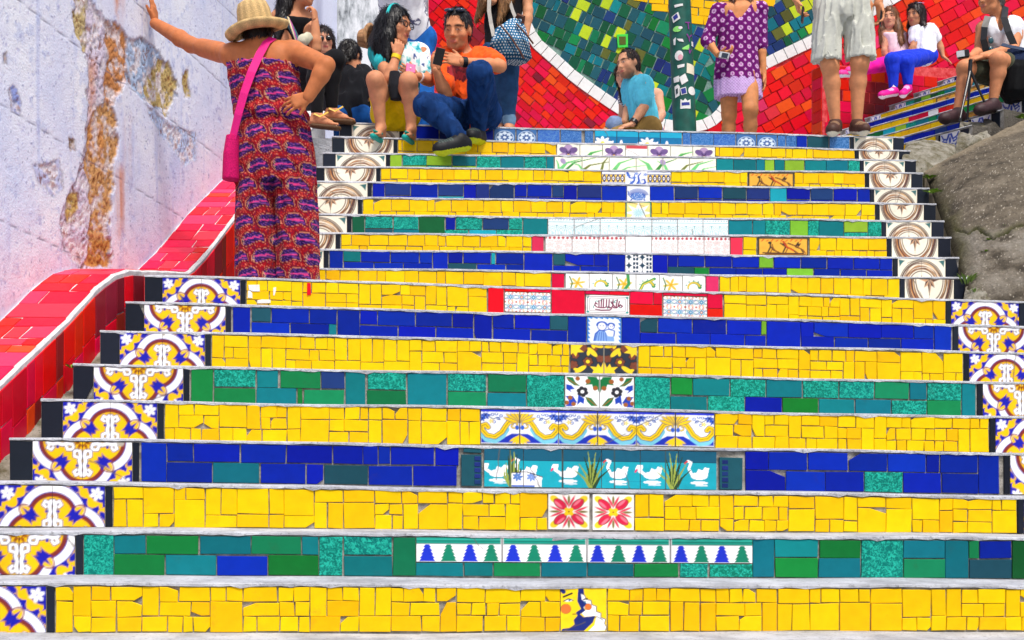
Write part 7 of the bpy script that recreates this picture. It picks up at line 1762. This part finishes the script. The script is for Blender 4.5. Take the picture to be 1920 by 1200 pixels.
w10.put('dress', [stackp([SJ(1387, 12, 36, .085), SJ(1386, 30, 37, .10), SJ(1384, 55, 37, .115), SJ(1382, 95, 37, .11), SJ(1381, 130, 42, .125), SJ(1383, 160, 45, .135), SJ(1384, 184, 45, .14)], (1, 0, 0), (0, 1, 0), .03)] + w10.arm('L', .013, .62) + w10.arm('R', .012, .56) + [cone(w10['sL'], w10['sL'] * .55 + w10['neck'] * .45 - V3(0, 0, .03), .056, .056, .03), cone(w10['sR'], w10['sR'] * .55 + w10['neck'] * .45 - V3(0, 0, .03), .056, .056, .03), carve(cone(W(1387, -24, ZJ - .16), W(1386, 36, ZJ - .16), .20, .010, .004)), carve(cone(W(1387, -24, ZJ - .10), W(1386, 36, ZJ - .10), .20, .010, .004)), carve(cone(W(1387, -24, ZJ - .04), W(1386, 30, ZJ - .04), .19, .010, .004)), carve(cone(W(1387, -24, ZJ + .04), W(1386, 14, ZJ + .04), .16, .04, .004))], 'cloth', purple, .0062, fold=.010, fdir=.3)
w10.put('hair', w10.head.hair([([(.06, -.03, 0), (.075, .02, -.14), (.07, .05, -.21)], [.045, .035, .010]), ([(-.06, -.03, 0), (-.075, .02, -.14), (-.075, .06, -.20)], [.045, .035, .010])], .01), 'hair', wave_hair((112, 62, 40)), .009)
slabbox('compact_camera', W(1358, 104, ZJ - .24), (nrm((.9, -.3, -.25)), nrm((.3, .9, 0)), nrm((.25, 0, .9))), (.042, .012, .026), M['silver']); tag(bpy.data.objects['compact_camera'], 'small silver camera in the hand of the purple dress woman', 'camera'); slabbox('screen', W(1359, 104, ZJ - .254), (nrm((.9, -.3, -.25)), nrm((.3, .9, 0)), nrm((.25, 0, .9))), (.026, .003, .019), M['screen'], bpy.data.objects['compact_camera'])

# --- man in pale shorts at the edge of the landing
ZK = 10.32
m11 = Fig('person', 'man in pale cargo shorts and brown boat shoes at the landing edge, cut off above', ZK, dict(neck=(1580, -170), sL=(1520, -145), sR=(1640, -145), eL=(1498, -70), wL=(1492, -2, -.06), eR=(1650, -70), wR=(1648, 8, -.05), pel=(1582, 0), hL=(1556, 14), hR=(1612, 14), kL=(1556, 122, -.03), kR=(1612, 118, -.05), aL=(1566, 228, .04), aR=(1607, 228, .02), tL=(1560, 243, -.16), tR=(1622, 242, -.14)), (208, 142, 100), 1.08, base=W(1585, 254, ZK))
m11.head = Head(W(1580, -215, ZK), 0, 0, 0, 1.05)
m11.hands = [hand_prims(m11['wL'], (.25, -.1, -1), (.9, -.2, .2), 1, .55, .2, .7, 1.15), hand_prims(m11['wR'], (.15, -.1, -1), (-.9, -.2, .1), -1, .5, .2, .7, 1.15)]
m11.build_body(m11.torso(-.004) + m11.arm('L') + m11.arm('R') + m11.leg('L', .002) + m11.leg('R', .002) + m11.foot('L', -.014) + m11.foot('R', -.014), lambda v, c: m11.head.paint(v, c), .0085)
def SK(x, y, hw, dp, dz=0): return (np.array(W(x, y, ZK + dz)), hw / F * ZK, dp)
m11.put('shorts', [stackp([SK(1582, -6, 53, .13), SK(1581, 20, 54, .14), SK(1581, 36, 48, .13), SK(1580, 46, 30, .10)], (1, 0, 0), (0, 1, 0), .06), stackp([SK(1557, 8, 26, .12), SK(1555, 40, 29, .13), SK(1550, 72, 26, .115, -.02), SK(1549, 114, 26, .115, -.03)], (1, 0, 0), (0, 1, 0), .014), stackp([SK(1604, 8, 27, .12), SK(1606, 40, 30, .13), SK(1612, 72, 27, .115, -.02), SK(1614, 110, 28, .115, -.03)], (1, 0, 0), (0, 1, 0), .014)], 'cloth', (192, 194, 184), .007, fold=.024, ffreq=22)
m11.put('shirt', m11.torso(.025) + m11.arm('L', .02, .4) + m11.arm('R', .02, .4) + [cut(W(1580, 4, ZK), (0, 0, -1))], 'cloth', (70, 140, 226), .010, fold=.006)
for sd in 'LR': shoe(m11, sd, (72, 44, 34), (222, 214, 190), .012, (150, 120, 90))
for i, (x, y, lb, dz) in enumerate(((1505, 28, 'black phone in the left-hand fist of the man in shorts', -.10), (1652, 34, 'dark phone in the hand nearest the girls', -.08))):
    o = slabbox('phone', W(x, y, ZK + dz), (nrm((.3, .9, 0)), nrm((.9, -.3, .1)), nrm((.1, 0, 1))), (.032, .007, .058), M['plastic']); tag(o, lb, 'phone')

# --- two girls on the red wall
ZL_ = 14.02
g1 = Fig('person', 'girl with long wavy brown hair in pink top and magenta leggings', ZL_, dict(neck=(1674, 54), sL=(1660, 64, -.02), sR=(1692, 66, .02), eL=(1658, 95, -.05), wL=(1662, 118, -.02), eR=(1702, 92), wR=(1704, 116), pel=(1690, 114), hL=(1682, 116, -.02), hR=(1696, 114, .02), kL=(1638, 126, -.30), kR=(1646, 122, -.25), aL=(1594, 132, -.42), aR=(1604, 128, -.36), tL=(1576, 138, -.55), tR=(1590, 132, -.5)), (214, 152, 122), .745, base=W(1690, 130, ZL_))
g1.head = Head(W(1668, 34, ZL_ - .03), -22, 2, -4, .91)
g1.build_body(g1.torso(-.002) + g1.arm('L') + g1.arm('R') + g1.leg('L') + g1.leg('R') + g1.foot('L', -.01) + g1.foot('R', -.01) + hand_prims(g1['wR'], (.3, -.2, -1), (-1, 0, 0), 1, .3, .2, .6, .8), lambda v, c: g1.head.paint(v, c), .0085)
g1.put('top', g1.torso(.012) + [cut(g1['neck'] + V3(0, 0, -.03), (0, -.4, 1))], 'cloth', (248, 216, 224), .009, fold=.004)
g1.put('leggings', g1.leg('L', .012, .95) + g1.leg('R', .012, .95) + [cone(g1['hL'], g1['hR'], .075, .075, .03)], 'cloth', (236, 20, 150), .009, fold=.004)
g1.put('hair', g1.head.hair([([(.06, -.02, .02), (.08, .0, -.12), (.085, .02, -.26), (.07, .04, -.38)], [.045, .05, .045, .02]), ([(-.06, -.02, .02), (-.08, -.01, -.12), (-.10, .0, -.28), (-.09, .02, -.36)], [.045, .05, .045, .02]), ([(0, -.08, 0), (0, -.10, -.2), (0, -.09, -.36)], [.06, .06, .04])], .012), 'hair', wave_hair((140, 92, 60), .6, 160), .0085, fold=.006)
for sd in 'LR': shoe(g1, sd, (236, 60, 150), (230, 236, 240), .010)
ZL2 = 13.92
g2 = Fig('person', 'dark haired girl in white top and blue leggings sitting on the red wall', ZL2, dict(neck=(1730, 50), sL=(1716, 60, -.03), sR=(1748, 58, .03), eL=(1712, 88, -.08), wL=(1704, 104, -.06), eR=(1762, 84, .05), wR=(1768, 106, .03), pel=(1732, 104), hL=(1724, 106, -.02), hR=(1742, 104, .02), kL=(1672, 112, -.34), kR=(1700, 116, -.34), aL=(1676, 166, -.32), aR=(1702, 160, -.30), tL=(1652, 178, -.46), tR=(1692, 176, -.46)), (198, 136, 100), .785, base=W(1735, 118, ZL2))
g2.head = Head(W(1717, 28, ZL2 - .03), -48, 8, 0, .95)
g2.build_body(g2.torso(-.002) + g2.arm('L') + g2.arm('R') + g2.leg('L') + g2.leg('R') + g2.foot('L', -.01) + g2.foot('R', -.01) + hand_prims(g2['wR'], (.3, -.2, -.3), (0, 0, -1), 1, .2, .4, .6, .8), lambda v, c: g2.head.paint(v, c), .0085)
g2.put('top', g2.torso(.018) + g2.arm('L', .02, .25) + g2.arm('R', .02, .25) + [carve(ball(g2['neck'] + V3(-.02, -.03, .04), .07, .01))], 'cloth', (238, 238, 246), .008, fold=.013)
g2.put('leggings', g2.leg('L', .017, .95) + g2.leg('R', .017, .95) + [cone(g2['hL'], g2['hR'], .08, .08, .03)], 'cloth', (26, 56, 200), .008, fold=.010)
g2.put('hair', g2.head.hair([([(.06, -.04, .02), (.085, -.05, -.10), (.10, -.06, -.22), (.10, -.06, -.30)], [.045, .05, .04, .015]), ([(-.06, -.03, .02), (-.07, -.01, -.12), (-.07, .02, -.22)], [.04, .035, .015]), ([(0, -.08, 0), (.02, -.12, -.16), (.04, -.12, -.28)], [.06, .06, .03])], .012), 'hair', wave_hair((44, 28, 28), .6), .0085)
sunglasses(g2, .105, -.045, .026, .016, plain('lilac_plastic', (.5, .4, .65), .4))
for sd in 'LR':
    shoe(g2, sd, (226, 20, 140), (244, 220, 232), .011, (250, 200, 230)); a, k_ = g2['a' + sd], g2['k' + sd]; g2.put('sock', [cone(a * .97 + k_ * .03, a * .85 + k_ * .15, .036, .034, .01)], 'cloth', (240, 240, 244), .008)

# --- photographer with tripod
ZN = 10.95
m14 = Fig('person', 'grey haired photographer in white vest sitting on the side steps', ZN, dict(neck=(1876, 38), sL=(1844, 54, -.02), sR=(1908, 50, .04), eL=(1836, 98, -.06), wL=(1820, 106, -.22), eR=(1900, 92, -.10), wR=(1840, 106, -.26), pel=(1902, 140, .12), hL=(1884, 142, .10), hR=(1922, 140, .10), kL=(1810, 128, -.22), kR=(1872, 112, -.30), aL=(1796, 206, -.22), aR=(1862, 188, -.26), tL=(1768, 222, -.32), tR=(1834, 206, -.36)), (204, 136, 96), 1.06, base=W(1895, 180, ZN))
m14.head = Head(W(1858, -6, ZN - .05), -62, 10, 0, 1.12)
m14.hands = [hand_prims(m14['wL'], (-.2, -.2, -.9), (-.3, .9, 0), 1, .8, .1, .6), hand_prims(m14['wR'], (-.9, -.1, -.3), (0, .4, -.9), -1, .7, .1, .6)]
m14.build_body(m14.torso(-.004) + m14.arm('L') + m14.arm('R') + m14.leg('L') + m14.leg('R') + m14.foot('L', -.014) + m14.foot('R', -.014), lambda v, c: m14.head.paint(v, c, hair=(110, 104, 100), lip=(190, 110, 100)), .0085)
m14.put('vest', m14.torso(.014) + [carve(cone(m14['neck'] + V3(-.02, -.10, .06), m14['neck'] + V3(-.03, -.12, -.10), .085, .03, .01)), carve(ball(m14['neck'] + V3(0, 0, .05), .075, .01)), carve(cone(m14['sL'] + V3(-.02, 0, .05), m14['sL'] + V3(-.03, 0, -.10), .06, .05, .02)), carve(cone(m14['sR'] + V3(.03, 0, .05), m14['sR'] + V3(.04, 0, -.08), .06, .05, .02))], 'cloth', (232, 234, 242), .008, fold=.013)
m14.put('shorts', m14.leg('L', .022, .40) + m14.leg('R', .022, .38) + [cone(m14['hL'], m14['hR'], .118, .118, .04)], 'cloth', (72, 76, 60), .009, fold=.007)
m14.put('hair', m14.head.hair(None, .0, 1.1, .02), 'hair', wave_hair((120, 116, 114), .4), .007, fold=.008, ffreq=75, strands=(1300, .014))
for sd in 'LR': shoe(m14, sd, (58, 36, 40), (48, 34, 34), .010)
# hanging sunglasses at the neckline
m14.put('hanging_sunglasses', [ellp(W(1858, 76, ZN - .15), [V3(1, 0, 0), V3(0, 1, 0), V3(0, 0, 1)], V3(.022, .008, .028), .004), ellp(W(1858, 92, ZN - .16), [V3(1, 0, 0), V3(0, 1, 0), V3(0, 0, 1)], V3(.020, .008, .022), .004)], M['lensv'], (20, 70, 80), .005)
rk = tag(empty('rucksack', W(1905, 185, ZN)), 'black rucksack with straps beside the photographer at the right edge', 'rucksack')
part('sack', [stackp([(np.array(W(1906, 95, ZN - .16)), .09, .08), (np.array(W(1908, 130, ZN - .18)), .15, .12), (np.array(W(1910, 175, ZN - .16)), .15, .12), (np.array(W(1912, 190, ZN - .14)), .11, .09)], (1, 0, 0), (0, 1, 0), .03)], M['cloth'], rk, lambda v: np.where((v[:, 2] > W(0, 130, ZN).z)[:, None], lin((20, 34, 66)), lin((16, 17, 20))), .009, fold=.012, ffreq=20)
ribbon('strap', [W(1852, 32, ZN - .10), W(1846, 52, ZN - .13), W(1844, 75, ZN - .13), W(1850, 98, ZN - .12)], .05, .012, M['plastic'], rk, (-.3, -1, .1)); ribbon('strap', [W(1884, 14, ZN - .05), W(1882, 34, ZN - .13), W(1890, 60, ZN - .14), W(1902, 88, ZN - .12)], .055, .012, M['plastic'], rk, (.1, -1, .1)); ribbon('carry_loop', [W(1878, 84, ZN - .24), W(1895, 88, ZN - .27), W(1915, 92, ZN - .27), W(1935, 96, ZN - .2)], .03, .006, plain('navy_webbing', (.01, .03, .08), .7), rk, (0, -1, .4))
tp = tag(empty('tripod', W(1822, 215, ZN - .3)), 'small black tripod standing between the photographer\'s legs', 'tripod')
mbx = MB(); mbx.tube([W(1820, 112, ZN - .34), W(1818, 140, ZN - .34)], .016, 12); mbx.build('column', M['plastic'], tp)
for (x, y, dz) in ((1800, 222, -.50), (1814, 220, -.30), (1848, 196, -.32)):
    mbx = MB(); a, b_ = W(1819, 132, ZN - .34), W(x, y, ZN + dz); mbx.tube([a, a.lerp(b_, .55)], .012, 10); mbx.tube([a.lerp(b_, .5), b_], .009, 10); mbx.tube([b_, b_ + Vector((0, 0, -.02))], .013, 10); mbx.build('leg', M['plastic'], tp)
cmr = slabbox('camera', W(1806, 102, ZN - .38), (nrm((.9, -.2, .1)), nrm((.2, .9, 0)), nrm((-.1, 0, 1))), (.045, .022, .032), M['plastic']); tag(cmr, 'small black and silver camera held above the tripod', 'camera'); slabbox('screen', W(1801, 101, ZN - .405), (nrm((.9, -.2, .1)), nrm((.2, .9, 0)), nrm((-.1, 0, 1))), (.030, .004, .024), M['silver'], cmr)
